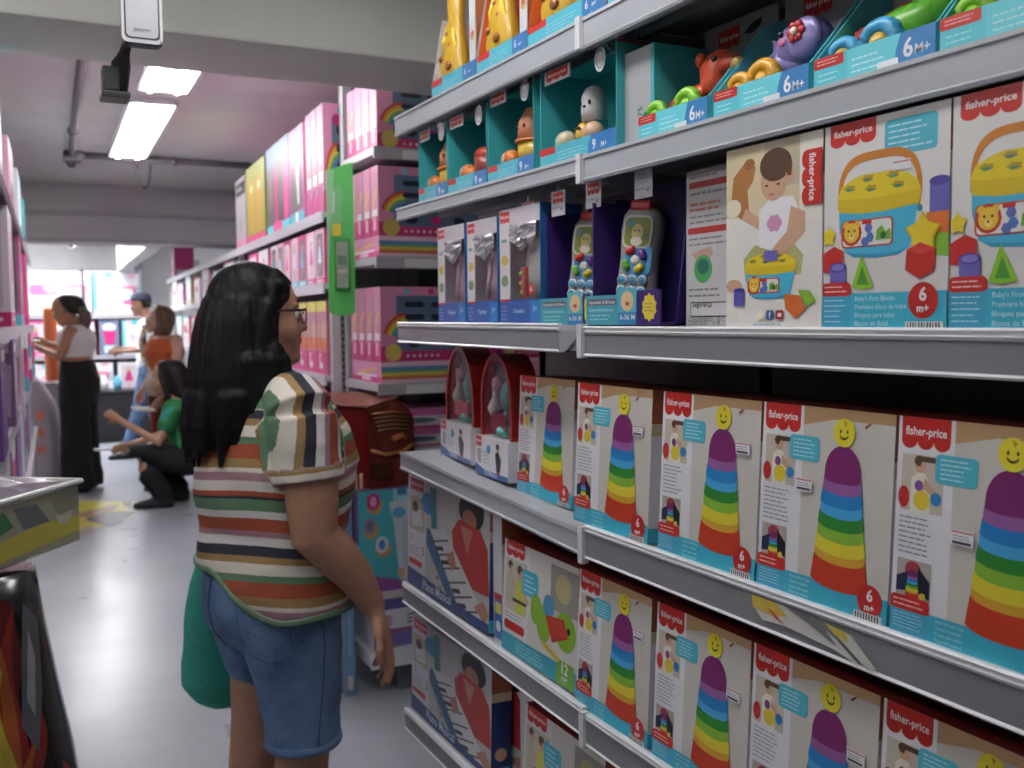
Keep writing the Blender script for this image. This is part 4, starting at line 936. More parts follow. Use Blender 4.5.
    for (yy, R) in wh:
        def wheel(b, yy=yy, R=R):
            b.torus((cx-.042, yy, R*.5+.034), R*.56, R*.28, wc, 'x', 24, 10)
        wo = part('wheel', wheel)
        part('hub', lambda b: b.lathe([(R*.34, .008), (R*.32, -.006), (R*.15, -.010), (0, -.011)], (cx-.042, yy, R*.5+.034), axis='x', n=14, col=C(214, 170, 60) if wc[2] > .5 else wc), par=wo)
    return t
pull_box(1.405, 1.222, 1.7445, .966, 'tray with an orange horse on lime green wheels, farthest of the pull toys', 'horse')
pull_box(1.206, 1.008, 1.7445, .966, 'tray with a purple elephant on yellow wheels, a red flower on its ear', 'elephant')
pull_box(.998, .806, 1.7445, .966, 'tray with a green dinosaur on blue wheels', 'dino')
pull_box(.800, .600, 1.7445, .966, 'open pull toy tray in the top right corner of the view', 'horse')
mb = MB(); mb.box((0, -.045, 0), (.11, .045, .165), C(150, 152, 156), cols=[TEAL, TEAL, TEAL, TEAL, TEAL, C(160, 162, 166)])
p = Print(mb, (0, .045, .165), (0, -.09, 0), (0, 0, -.165), (-1, 0, 0)); p.rect(.06, 0, .86, 1, C(166, 168, 172)); p.text('75', .62, .70, .013, C(60, 60, 64), .01, ang=-PI/2); p.rect(.9, 0, 1, 1, TEAL)
o = mb.build('toy_box', 'printed_card'); o.location = (.985, 1.432, 1.7445); tag(o, 'teal box turned to show its plain grey panel, between bear egg box and orange horse', 'toy box')

# yellow giraffe packs on the top shelf
def giraffe(y0, y1, label, side=C(214, 90, 40), h=.20):
    w = y0-y1; hw = w/2; t = thing('giraffe_toy_box', label, 'toy box', (.962, (y0+y1)/2, 1.9885), 0, 'yellow giraffe toys in open cyan trays')
    d = .12; mb = MB(); CY = C(72, 178, 200)
    mb.box((0, -hw, 0), (.0025, hw, .045), CY); mb.box((.0025, -hw, 0), (d, hw, .002), CY); mb.box((d, -hw, 0), (d+.003, hw, h+.06), C(170, 90, 40))
    for s in (1, -1):
        y = s*hw-(.002 if s > 0 else 0); mb.prism([(.0025, y, .002), (d, y, .002), (d, y, h), (.03, y, h), (.0025, y, .045)], (0, 1, 0), .002, side)
    mb.box((0, -hw, .045), (.0025, -hw+.03, h+.03), C(200, 202, 206))
    p = Print(mb, (0, hw, .045), (0, -w, 0), (0, 0, -.045), (-1, 0, 0)); p.lines(.25, .25, .66, .85, 4, C(150, 206, 220), .22, 2); p.rect(.72, 0, 1, 1, C(50, 116, 182)); p.text('6', .76, .52, .015, WHITE, .01); p.text('m+', .84, .52, .008, WHITE, .01); p.text('x+1', .78, .9, .009, C(200, 220, 236), .01); p.rrect(0, 0, .26, .30, .003, RED)
    p2 = Print(mb, (0, -hw+.03, .14), (0, -.03, 0), (0, 0, -.09), (-1, 0, 0)); p2.ell(.5, .45, .35, None, C(190, 150, 80)); p2.ell(.5, .4, .2, None, C(190, 60, 50))
    mb.build('tray', 'printed_card', t)
    Y = C(206, 160, 36); GS_ = Matrix.Translation((-.012, 0, 0)) @ Matrix.Diagonal((1, 1.25, 1.15, 1)); b = MB(); b.M = GS_; cy = hw*.42
    b.loft([((.05, cy, .01), (1,0,0), (0,1,0), .03, .04), ((.05, cy, .06), (1,0,0), (0,1,0), .034, .046), ((.05, cy, .11), (1,0,0), (0,1,0), .026, .034), ((.05, cy-.006, .16), (1,0,0), (0,1,0), .018, .022), ((.05, cy-.008, .20), (1,0,0), (0,1,0), .02, .024), ((.05, cy-.01, .225), (1,0,0), (0,1,0), .01, .012)], Y, 20)
    bo = b.build('giraffe', 'plastic', t)
    for (yy, zz, r) in ((.012, .08, .010), (-.018, .06, .012), (.0, .13, .007), (-.012, .105, .007)):
        q = MB(); q.M = GS_; q.ball((.05-.030+(.010 if zz > .1 else 0), cy+yy, zz), (.006, r, r*.8), C(150, 84, 40), 10, 8); q.build('spot', 'plastic', bo)
    for s in (-1, 1):
        q = MB(); q.M = GS_; q.tube([(.045, cy+s*.030, .07), (.034, cy+s*.022, .12), (.04, cy+s*.014, .15)], [.006, .007, .005], C(236, 204, 44), 8); q.build('handle', 'plastic', bo)
    return t
giraffe(2.296, 2.04, 'yellow giraffe toy in a cyan tray, far end of the top shelf by the beam', C(200, 196, 196))
giraffe(2.030, 1.795, 'yellow giraffe toy, second from the far end of the top shelf, orange side panel', C(216, 96, 40))
giraffe(1.790, 1.500, 'yellow giraffe toy, third from the far end of the top shelf')
giraffe(1.492, 1.20, 'cyan tray right of the top shelf joint, mostly above the view')
# ------------------------------------------------------------------ generic pink / toy packaging art
PINK = C(222, 70, 140); LPINK = C(240, 178, 206); MAG = C(206, 40, 120); TURQ = C(90, 200, 214)
def art_kit(p, seed=0):
    p.rect(0, 0, 1, 1, C(222, 140, 180)); p.rect(.13, .12, 1, .86, C(96, 120, 150)); p.rect(.13, .86, 1, 1, C(214, 50, 120)); p.rect(0, .80, .13, 1, C(214, 60, 130))
    for k, c in enumerate((C(206, 60, 60), C(226, 150, 50), C(226, 214, 70), C(110, 180, 90), C(80, 140, 200))):
        r = .34-.035*k; p.poly([(.22-r*.6*math.cos(a*PI/24), .72-r*1.1*math.sin(a*PI/24)) for a in range(2, 13)]+[(.22-(r-.035)*.6*math.cos(a*PI/24), .72-(r-.035)*1.1*math.sin(a*PI/24)) for a in range(12, 1, -1)], c)
    rr = random.Random(seed)
    for i in range(3):
        for j in range(4): u = .2+.22*j; v = .2+.17*i; p.rrect(u, v, u+.16, v+.075, .008, C(36, 42, 60))
    for j in range(4): p.ell(.27+.2*j, .76, .05, .06, MAG if j % 2 else C(40, 44, 60), 10)
    for j, c in enumerate((TURQ, MAG, C(230, 200, 70), LPINK)): p.ell(.22+.2*j, .06, .025, None, c, 8)
    for j in range(6): p.ell(.22+.05*j, .93, .012, None, WHITE, 6)
    p.ell(.10, .88, .07, None, C(216, 190, 90), 10)
def art_rainbow(p, seed=0):
    p.rect(0, 0, 1, 1, C(238, 196, 214))
    for k, c in enumerate((C(90, 140, 200), C(80, 150, 180), C(120, 180, 110), C(226, 206, 80), C(222, 150, 60), C(206, 100, 80))): p.rect(0, .22+.1*k, 1, .32+.1*k, c)
    p.rect(.6, .15, .82, .85, C(230, 150, 180)); p.rect(0, .86, 1, 1, C(226, 190, 206))
def art_doll(p, seed=0):
    r = random.Random(seed); a = r.choice([PINK, LPINK, TURQ, MAG, C(230, 224, 230), C(176, 120, 186)]); b = r.choice([C(196, 190, 204), C(120, 110, 124), C(226, 214, 224), C(90, 84, 96)])
    p.rect(0, 0, 1, 1, a); p.rrect(.14, .08, .86, .86, .02, b)
    u = r.uniform(.42, .58); c = r.choice([MAG, PINK, C(120, 180, 210), C(230, 230, 234)])
    p.ell(u, .24, .12, .06, C(206, 160, 110)); p.ell(u, .26, .07, .045, SKIN); p.poly([(u-.08, .31), (u+.08, .31), (u+.2, .62), (u-.2, .62)], c); p.rect(u-.07, .62, u-.02, .82, SKIN); p.rect(u+.02, .62, u+.07, .82, SKIN)
    p.rect(0, .88, 1, 1, r.choice([MAG, TURQ, PINK])); p.ell(.25, .94, .1, .04, WHITE, 8); p.lines(.4, .9, .9, .98, 1, WHITE, .4, seed)
def art_yellow(p, seed=0):
    p.rect(0, 0, 1, 1, C(150, 148, 62)); p.rect(0, 0, 1, .12, C(138, 142, 64))
    for k in range(2): p.rect(.22+.4*k, .2, .36+.4*k, .85, C(206, 120, 60)); p.ell(.29+.4*k, .3, .09, .06, C(226, 190, 150), 8)
    p.rect(0, .90, 1, 1, C(206, 60, 120))
def art_bluepack(p, seed=0):
    p.rect(0, 0, 1, 1, C(74, 108, 146)); p.poly([(0, .25), (.5, .18), (1, .28), (1, .95), (0, .95)], C(96, 92, 96)); p.rect(.38, .25, .52, .95, MAG); p.rect(.78, .3, 1, .95, PINK); p.ell(.2, .55, .09, .2, C(140, 110, 100)); p.ell(.65, .5, .08, .2, C(120, 110, 110))
    p.rect(0, .9, 1, 1, TURQ); p.rect(.3, .88, .7, 1, PINK)
def art_carton(p, seed=0):
    p.rect(0, 0, 1, 1, C(160, 152, 158)); p.rect(.05, .06, .95, .24, C(46, 42, 46)); p.lines(.1, .1, .9, .2, 1, C(150, 150, 150), .5, 3); p.poly([(.5, .55), (.55, .7), (.5, .8), (.45, .7)], C(90, 60, 70)); p.rect(0, .88, 1, 1, C(200, 120, 150))
def art_swan(p, seed=0):
    p.rect(0, 0, 1, 1, C(196, 150, 140)); p.rect(0, 0, 1, .14, C(214, 206, 80)); p.rect(0, .14, 1, .3, C(180, 120, 140)); p.rect(0, .50, 1, .66, C(222, 110, 60)); p.rect(.3, .3, .4, .6, C(150, 110, 90)); p.rect(.7, .25, .76, .6, C(206, 180, 170))
    p.rect(0, .68, 1, 1, PINK); p.ell(.4, .88, .18, .05, WHITE, 12); p.rect(.25, .74, .34, .88, WHITE); p.ell(.33, .74, .08, .025, WHITE, 8)
def art_toykitchen(p, seed=0):
    r = random.Random(seed); p.rect(0, 0, 1, 1, C(232, 228, 234)); p.rect(.0, .0, 1, .06, r.choice([PINK, WHITE, TURQ]))
    p.rrect(.12, .3, .88, .55, .05, r.choice([PINK, C(230, 120, 170)])); p.ell(.7, .35, .2, .16, C(236, 170, 190)); p.ell(.68, .36, .12, .09, C(226, 214, 150)); p.ell(.5, .78, .34, .14, C(240, 190, 206)); p.ell(.5, .78, .2, .08, C(236, 226, 170)); p.ell(.5, .78, .08, None, WHITE)
def art_toypot(p, seed=0):
    p.rect(0, 0, 1, 1, C(230, 228, 234)); p.rect(.5, .0, .8, .12, LPINK); p.poly([(.2, .32), (.85, .32), (.8, .7), (.65, .78), (.3, .76)], C(226, 90, 150)); p.poly([(.26, .38), (.7, .38), (.66, .64), (.34, .66)], C(196, 206, 210)); p.ell(.5, .33, .34, .05, C(236, 130, 170)); p.rect(.86, .3, .94, .6, TURQ)
def art_cyanpack(p, seed=0):
    p.rect(0, 0, 1, 1, C(220, 226, 232)); p.rect(0, 0, .16, .9, C(96, 206, 220)); p.rect(.3, .0, .5, .2, C(240, 190, 210)); p.rect(.5, 0, .85, .14, TURQ); p.rrect(.3, .3, .8, .7, .05, C(230, 226, 226)); p.rect(.2, .88, .9, .96, C(214, 200, 150)); p.ell(.55, .5, .15, .12, LPINK)
def art_magpack(p, seed=0):
    p.rect(0, 0, 1, 1, C(110, 120, 150)); p.ell(.5, .2, .35, .12, WHITE); p.poly([(.2, .3), (.85, .3), (.75, .7), (.3, .7)], MAG); p.rect(.25, .72, .8, .95, C(150, 206, 226)); p.lines(.2, .75, .8, .92, 2, WHITE, .4, 3)
def pbox(name, pos, rz, w, h, d, art, label, cat='toy box', group=None, side=LPINK, top=LPINK, seed=0, side1=None, side2=None):
    """face centred on pos, looking to local -X; depth behind it"""
    mb = MB(); mb.box((0, -w/2, 0), (d, w/2, h), side, cols=[side, top, side, side, side, WHITE])
    p = Print(mb, (0, w/2, h), (0, -w, 0), (0, 0, -h), (-1, 0, 0), .0001); art(p, seed) if seed is not None else art(p)
    if side2:
        s2 = Print(mb, (d, w/2, h), (-d, 0, 0), (0, 0, -h), (0, 1, 0), .0002); side2(s2, seed)
    q = Print(mb, (0, -w/2, h), (d, 0, 0), (0, 0, -h), (0, -1, 0), .0002)
    if side1: side1(q, seed)
    q.rect(.1, .78, .9, .92, WHITE if side != WHITE else PINK); q.rect(.15, .1, .85, .2, MAG)
    o = mb.build(name, 'printed_card'); o.location = pos; o.rotation_euler = (0, 0, rz)
    return tag(o, label, cat, group)

# ------------------------------------------------------------------ pink gondola beyond the cross passage
GA_ = math.atan(.053)
def gp(Y, z, off=0.):
    return (1.246+.053*(Y-4.2)+off*.9986, Y-off*.053, z)
def run_board(Ya, Yb, z, label, depth=.42, zf=.045):
    L = (Yb-Ya)/math.cos(GA_); t = thing('shelf_board', label, 'shelf', gp(Ya, z), -GA_, 'pale shelf boards of the pink toy gondola')
    mb = MB(); mb.box((.004, 0, -.025), (depth, L, 0), STEEL); mb.build('board', 'painted_steel', t)
    mb = MB(); mb.box((-.006, 0, -zf), (.004, L, .004), C(190, 188, 196), bev=.002); mb.build('price_rail', 'plastic', t)
    return t
LV = [(1.922, 'doll box'), (1.612, 'narrow doll box'), (1.206, 'swan box'), (.80, 'dark lower'), (.20, 'floor level')]
BY = [(4.22, 6.7), (6.71, 9.2), (9.21, 11.7)]
for z, nm in LV:
    for k, (a, b) in enumerate(BY):
        run_board(a, b, z, 'pink aisle gondola shelf at the %s row, %s' % (nm, ('bay behind the shelf shopper\'s face', 'middle bay', 'farthest bay')[k]))
t = thing('gondola_frame', 'perforated steel gondola frame behind the green sign, holding the pink toy boxes', 'shelving', gp(4.2, 0, .0), -GA_)
mb = MB(); mb.box((.425, 0, 0), (.44, 7.5, 2.1), C(120, 112, 120)); mb.build('back_panel', 'painted_steel', t)
for yy in (.0, 2.5, 5.0, 7.48):
    mb = MB(); mb.box((.02, yy-.015, 0), (.06, yy+.015, 2.0), C(196, 196, 202)); 
    if yy == 0:
        mb.box((.06, yy-.012, 0), (.42, yy-.008, 1.9), C(150, 148, 152))
        for i in range(60): mb.box((.065, yy-.0165, .1+.03*i), (.075, yy-.0150, .115+.03*i), C(60, 60, 64)); mb.box((.085, yy-.0165, .1+.03*i), (.095, yy-.0150, .115+.03*i), C(60, 60, 64))
    mb.build('upright', 'painted_steel', t)

# top row
def art_dolldark(p, seed=0):
    p.rect(0, 0, 1, 1, C(176, 84, 140)); p.poly([(.1, .1), (.9, .04), (.92, .84), (.12, .88)], C(104, 96, 92)); p.poly([(.3, .2), (.5, .12), (.6, .55), (.4, .6)], C(190, 60, 120)); p.poly([(.5, .4), (.66, .35), (.7, .8), (.56, .8)], C(216, 206, 214)); p.rect(.76, .1, .86, .8, C(80, 72, 78)); p.rect(0, .88, 1, 1, C(90, 180, 196)); p.rect(.4, .88, .6, 1, WHITE)
def art_slice(p, seed=0):
    p.rect(0, 0, 1, 1, C(176, 104, 142)); p.rect(0, .5, .6, 1, C(150, 66, 116)); p.rect(.6, 0, 1, .5, C(96, 80, 102)); p.rect(0, .82, 1, 1, C(180, 66, 126)); p.poly([(.1, .75), (.35, .45), (.8, .3), (.9, .34), (.5, .5), (.25, .75)], C(206, 180, 90)); p.rect(.2, .62, .85, .72, WHITE); p.rect(.2, .1, .5, .4, C(150, 130, 160))
gt = 'large doll boxes on the top shelf of the pink gondola'
def on_run(name, Y, w, z, h, d, art, label, group=None, side=LPINK, seed=0, off=.012, cat='toy box', top=LPINK, side1=None):
    return pbox(name, gp(Y, z, off), -GA_, w, h, d, art, label, cat, group, side, top, seed, side1)
for i, wd in enumerate(('first', 'second', 'third')):
    on_run('kit_box', 4.29+.115*i, .108, 1.923, .47, .30, art_slice, 'thin pink kit box on edge on the top pink shelf, %s from the green sign' % wd, 'thin pink kit boxes on the top pink shelf', C(214, 150, 186), side1=art_kit)
on_run('doll_box', 4.80, .33, 1.923, .46, .16, art_dolldark, 'doll box between thin pink kit boxes and blue-topped box on the top pink shelf', gt, C(220, 130, 180))
on_run('doll_box', 5.28, .60, 1.923, .47, .2, art_bluepack, 'wide blue-topped doll box with two dark windows on the top pink shelf', gt, C(90, 130, 176))
on_run('toy_box', 5.95, .62, 1.923, .46, .2, art_yellow, 'yellow green box with orange figures on the top pink shelf', gt, C(140, 138, 62))
on_run('white_carton', 6.50, .40, 1.923, .44, .34, art_carton, 'white carton with dark printed label at the far end of the doll box row', gt, C(176, 160, 172), cat='box')
on_run('doll_box', 11.1, .30, 1.923, .36, .2, lambda p, s: art_doll(p, 3), 'lone pink box standing at the far end of the top pink shelf', gt, PINK)
# second row
g2 = 'narrow doll boxes on the second shelf of the pink gondola'
seeds = [3, 8, 14, 1, 9, 22, 17, 30, 41]
nm9 = ['closest to the green sign', 'second from the green sign', 'third from the green sign', 'fourth from the green sign', 'fifth from the green sign', 'sixth from the green sign', 'seventh from the green sign, grey and white', 'eighth from the green sign', 'ninth from the green sign']
for i in range(9):
    w = .165 if i < 7 else .30; Y = 4.34+.18*i if i < 7 else 5.74+.35*(i-7)
    on_run('doll_box', Y, w, 1.613, .245, .14, lambda p, s, i=i: art_doll(p, seeds[i]), 'narrow doll box on the second pink shelf, %s' % nm9[i], g2, [PINK, TURQ, LPINK, MAG][i % 4])
far = [('white toy box', 6.6, C(226, 222, 228)), ('white toy box', 7.1, C(232, 230, 234)), ('white toy box', 7.7, C(234, 232, 236)), ('pink toy box', 8.4, LPINK), ('white toy box', 9.0, C(230, 228, 232)), ('yellow ring toy box', 9.7, C(214, 190, 90)), ('pink toy box', 10.4, PINK), ('pale toy box', 11.0, C(226, 214, 220))]
pl = ['just past the narrow doll boxes', 'second past the narrow doll boxes', 'third past the narrow doll boxes', 'midway to the far end', 'past the midway pink one', 'with a yellow ring', 'second from the far end', 'at the far end']
for i, (nm, Y, c) in enumerate(far):
    on_run('toy_box', Y, .42, 1.613, .26 if i % 2 else .22, .2, lambda p, s, i=i: (art_toypot, art_toykitchen, art_cyanpack)[i % 3](p, i), '%s on the second pink shelf, %s' % (nm, pl[i]), 'toy boxes on the far second shelf', c)
# third row
for i in range(7):
    on_run('swan_toy_box', 4.34+.20*i, .19, 1.207, .33, .16, art_swan, 'pink based box with a white swan under a yellow strip, %s from the perforated post' % ('first', 'second', 'third', 'fourth', 'fifth', 'sixth', 'seventh')[i], 'swan boxes on the third pink shelf', C(206, 120, 140), top=C(214, 206, 80))
for i in range(8):
    Y = 5.9+.68*i
    on_run('toy_box', Y, .5, 1.207, .30, .2, lambda p, s, i=i: (art_toykitchen, art_cyanpack, art_doll)[i % 3](p, i+4), 'toy box on the third pink shelf, number %s past the swan boxes' % ('one', 'two', 'three', 'four', 'five', 'six', 'seven', 'eight')[i], 'toy boxes beyond the swan boxes', [C(206, 60, 70), C(230, 226, 230)][i % 2])
for i in range(4):
    on_run('toy_box', 4.45+.36*i, .32, .801, .32-.03*(i % 2), .2, lambda p, s, i=i: (art_magpack, art_cyanpack, art_toypot, art_magpack)[i](p, i), ('pink topped box under the swan boxes, nearest the perforated post', 'white and blue box under the swan boxes', 'pale pot box under the swan boxes', 'magenta box under the swan boxes, fourth from the post')[i], 'boxes on the fourth pink shelf', [MAG, WHITE, LPINK, MAG][i], top=MAG)

# endcap facing the camera (faces to -Y)
EX0, EX1, EY0, EY1 = 1.312, 2.25, 3.73, 4.15
t = thing('gondola_frame', 'end bay frame of the pink gondola behind the red cardboard display', 'shelving', (1.80, 4.17, 0))
mb = MB(); mb.box((-.48, 0, .0), (.45, .02, 2.5), C(112, 112, 120)); mb.build('back_panel', 'painted_steel', t)
for x in (-.46, .43):
    mb = MB(); mb.box((x-.02, -.03, 0), (x+.02, -.001, 2.5), STEEL); mb.build('upright', 'painted_steel', t)
mb = MB(); mb.box((-.48, -.60, .0), (.45, -.001, .115), C(110, 110, 116)); mb.build('plinth', 'painted_steel', t)
for z, nm in ((2.129, 'top, under the highest kit box'), (1.700, 'second, under the upper rainbow box'), (1.193, 'third, with a blank price card'), (.93, 'fourth, with flat pink boxes')):
    t = thing('shelf_board', 'end bay shelf board facing the camera, %s' % nm, 'shelf', (EX0, EY0, z), 0, 'end bay shelf boards')
    mb = MB(); mb.box((.0, .008, -.03), (EX1-EX0, .43, 0), STEEL); mb.build('board', 'painted_steel', t)
    mb = MB(); mb.box((.0, -.004, -.045), (EX1-EX0, .008, .003), C(176, 176, 184), bev=.002); mb.build('price_rail', 'plastic', t)
    mb = MB(); mb.box((.12, -.0052, -.042), (.30, -.0042, -.006), C(222, 222, 226)); mb.build('price_card', 'printed_card', t)
def end_box(x0, w, y, z, h, d, art, label, group, side=LPINK, seed=0):
    mb = MB(); mb.box((0, 0, 0), (w, d, h), side, cols=[side, LPINK, WHITE, side, side, side])
    p = Print(mb, (0, 0, h), (w, 0, 0), (0, 0, -h), (0, -1, 0), .0001); art(p, seed)
    q = Print(mb, (0, d, h), (0, -d, 0), (0, 0, -h), (-1, 0, 0), .0002)
    q.rect(0, 0, 1, 1, C(214, 140, 178)); q.rect(0, .72, 1, 1, C(200, 60, 124)); q.poly([(.1, .75), (.35, .45), (.8, .3), (.9, .34), (.5, .5), (.25, .75)], C(226, 190, 80)); q.rect(.2, .62, .85, .72, WHITE); q.rect(.35, .74, .65, .92, C(240, 190, 216))
    o = mb.build('styling_kit_box' if art is art_kit else 'rainbow_box', 'printed_card'); o.location = (x0, y, z); return tag(o, label, 'toy box', group)
for lv, (z, h, nm) in enumerate(((2.131, .28, 'top shelf'), (1.785, .275, 'second shelf'), (1.282, .30, 'third shelf'))):
    for k in range(4):
        end_box(EX0+.02, .52, EY0+.012+.095*k, z, h, .088, art_kit, 'pink styling kit on the %s of the end bay, %s' % (nm, ('front of its row', 'second from the front', 'third from the front', 'rearmost')[k]), 'pink styling kits on the end bay', seed=lv)
    end_box(EX0+.56, .36, EY0+.012, z, h, .36, art_kit, 'pink styling kit on the %s of the end bay, right of the front one' % nm, 'pink styling kits right half', seed=lv+5)
end_box(EX0+.02, .9, EY0+.01, 1.7015, .082, .37, art_rainbow, 'flat rainbow-striped pink box lying on the second end bay shelf', 'rainbow boxes lying flat')
end_box(EX0+.02, .9, EY0+.01, 1.1945, .086, .37, art_rainbow, 'flat rainbow-striped pink box lying on the third end bay shelf', 'rainbow boxes lying flat')
def art_flat(p, seed=0):
    p.rect(0, 0, 1, 1, C(206, 96, 160)); p.poly([(0, .35), (.35, .35), (.4, .9), (0, .9)], C(206, 200, 206)); p.ell(.16, .6, .1, .16, C(90, 110, 130)); p.rect(0, .92, 1, 1, MAG); p.rect(.4, .45, 1, .9, C(170, 220, 214))
for k, lb in enumerate(('lower', 'upper')):
    end_box(EX0+.02, .9, EY0+.01, .9315+.077*k, .075, .37, art_flat, '%s flat magenta box on the fourth end bay shelf, behind the shelf end' % lb, 'flat magenta boxes')

# green sign on the gondola corner
t = thing('green_sign', 'tall bright green plastic sign board with rounded lower corner on the gondola post', 'sign', (1.258, 4.0, 1.47), math.radians(-12))
GR = C(92, 214, 104)
mb = MB(); pts = [(-.055, 0, .60), (.055, 0, .635), (.055, 0, .04), (.05, 0, .012), (.035, 0, .0), (-.035, 0, .0), (-.05, 0, .012), (-.055, 0, .04)]
mb.prism(pts, (0, 1, 0), .02, GR); mb.build('board', 'plastic', t)
mb = MB(); p = Print(mb, (-.055, -.0008, .6), (.11, 0, 0), (0, 0, -.6), (0, -1, 0), .0006)
p.poly([(.08, .12), (.5, .10), (.6, .18), (.5, .26), (.6, .33), (.45, .42), (.1, .44), (.05, .3)], C(120, 214, 140)); p.rrect(.0, .13, .28, .30, .01, C(214, 232, 226)); p.poly([(.0, .0), (.3, .0), (.05, .6), (.0, .7)], C(150, 220, 160))
mb.build('printed_mark', 'plastic', t)
mb = MB(); mb.box((-.035, -.004, .42-.28), (.0, -.0006, .47-.28), C(226, 206, 60)); o = mb.build('yellow_note', 'printed_card', t); o.location = (0, 0, .19)
mb = MB(); mb.box((-.032, -.012, .10), (.036, -.0006, .32), C(60, 168, 72), bev=.003); mb.box((-.022, -.016, .115), (.026, -.0122, .305), C(160, 176, 160)); p = Print(mb, (-.022, -.0162, .305), (.048, 0, 0), (0, 0, -.19), (0, -1, 0), .0003); p.rect(.1, .3, .9, .5, C(110, 150, 120)); p.rect(.1, .6, .9, .68, C(206, 210, 190))
mb.build('card_holder', 'plastic', t)

# red arched cardboard display stacked on the dollhouse box
t = thing('cardboard_display', 'dark red cardboard display bin with an arched glossy side, open slanted top', 'display', (1.02, 3.62, .80), 0)
RD = C(150, 24, 22); mb = MB()
mb.box((.0, .0, 0), (.22, .34, .32), C(170, 26, 24), cols=[RD, C(140, 60, 40), C(140, 22, 20), RD, RD, C(168, 28, 26)])
mb.poly if False else None
mb.add([(-.02, -.0, .345), (.20, -.03, .315), (.36, .06, .345), (.30, .34, .35), (.0, .34, .35)], [(0, 1, 2, 3, 4)], C(116, 56, 40))
mb.build('bin', 'printed_card', t)
mb = MB(); pts = [(.20, -.032, .0), (.40, .0, .0)]+[(.40-.10*(1-math.cos(a*PI/16)), .0+.0, .24+.10*math.sin(a*PI/16)) for a in range(9)]+[(.20, -.032, .32)]
mb.prism(pts, (.05, 1, 0), .012, C(120, 44, 34)); 
for i in range(5): mb.tube([(.215+.006*i, -.036, .29-.016*i), (.30, -.024, .295-.016*i), (.375, -.012, .285-.016*i)], .0035, C(164, 110, 60), 6)
mb.tube([(.21, -.037, .15), (.27, -.030, .13), (.34, -.020, .135), (.39, -.010, .16)], .008, C(196, 120, 60), 8); mb.tube([(.30, -.022, .185), (.34, -.016, .20), (.36, -.014, .185)], .012, C(176, 96, 40), 8)
mb.box((.205, -.040, .04), (.29, -.036, .10), C(80, 30, 26)); mb.build('arched_side', 'foil', t)
mb = MB()
for i in range(4): mb.box((.105+.022*i, -.003, -.01), (.118+.022*i, -.001, .06), C(222, 190, 150))
mb.build('striped_corner', 'printed_card', t)
def art_dollhouse(p, seed=0):
    T = C(70, 178, 190); p.rect(0, 0, 1, 1, T); p.rect(.52, .0, 1, .12, C(150, 206, 216)); p.poly([(.45, .12), (1, .08), (1, .82), (.6, .84), (.52, .3)], C(206, 210, 220)); p.rect(.66, .3, .9, .8, C(190, 196, 210))
    for k, (u, v) in enumerate(((.16, .10), (.10, .32), (.28, .50))): p.ell(u+.08, v+.04, .12, .08, C(206, 160, 90), 10); p.ell(u+.06, v, .10, .08, (MAG, C(150, 140, 160), C(220, 226, 236))[k], 14); p.ell(u+.06, v, .05, .05, (C(240, 150, 190), C(110, 110, 130), C(70, 130, 200))[k], 10)
    p.rect(.58, 0, .72, .06, C(60, 130, 190)); p.ell(.60, .22, .10, .05, C(100, 180, 220)); p.ell(.92, .03, .07, .03, MAG); p.ell(.9, .07, .12, .05, LPINK, 10)
    p.poly([(0, .74), (.35, .80), (.7, .86), (1, .85), (1, .95), (0, .95)], C(150, 80, 160)); p.ell(.75, .80, .13, .08, C(226, 216, 206), 12); p.ell(.85, .74, .06, .05, C(120, 80, 60), 10); p.ell(.62, .78, .06, .05, C(206, 170, 140), 10); p.rect(0, .93, 1, 1, C(206, 196, 190))
def boxY(name, x0, w, y, z, h, d, art, label, cat, side):
    mb = MB(); mb.box((0, 0, 0), (w, d, h), side); p = Print(mb, (0, 0, h), (w, 0, 0), (0, 0, -h), (0, -1, 0), .0001); art(p, 0)
    o = mb.build(name, 'printed_card'); o.location = (x0, y, z); return tag(o, label, cat)
boxY('dollhouse_box', 1.165, .27, 3.56, .375, .424, .5, art_dollhouse, 'turquoise toy dollhouse box under the red cardboard display, beside the shopper\'s hand', 'toy box', C(120, 100, 150))
def art_purple(p, seed=0):
    p.rect(0, 0, 1, 1, C(206, 204, 214)); p.rect(.0, 0, 1, .22, C(96, 84, 160)); p.rect(0, .62, 1, .72, C(150, 90, 130)); p.rect(0, .72, 1, 1, C(120, 110, 180))
    for k in range(3): p.poly([(.55, .36+.08*k), (1, .30+.08*k), (1, .32+.08*k), (.55, .39+.08*k)], C(60, 60, 90))
    p.rect(.1, .34, .3, .56, C(190, 150, 180))
boxY('toy_box', 1.215, .25, 3.555, .182, .19, .5, art_purple, 'white and purple striped box at the bottom of the stack under the red display', 'toy box', C(206, 204, 214))
t = thing('low_platform', 'low white platform under the stacked boxes and the red display', 'shelf', (1.19, 3.53, .12))
mb = MB(); mb.box((0, 0, .0), (1.0, .58, .06), C(206, 206, 212), bev=.006); mb.build('deck', 'painted_steel', t)
mb = MB(); mb.box((-.0, -.012, -.005), (1.0, -.001, .065), C(222, 222, 226), bev=.003); mb.build('front_rail', 'plastic', t)
def art_pale(p, seed=0): p.rect(0, 0, 1, 1, C(110, 150, 196)); p.rect(.2, .9, .8, .97, C(206, 200, 196)); p.rect(.3, .05, .7, .8, C(130, 166, 206))
boxY('pale_blue_box', 1.115, .036, 3.60, .0, .80, .40, art_pale, 'slim pale blue carton standing on the floor left of the dollhouse box', 'box', C(150, 170, 200))
boxY('brown_box', 1.0, .11, 3.66, .0, .80, .36, lambda p, s: p.rect(0, 0, 1, 1, C(90, 60, 60)), 'dark brown carton hidden behind the shopper, under the red display', 'box', C(80, 56, 56))

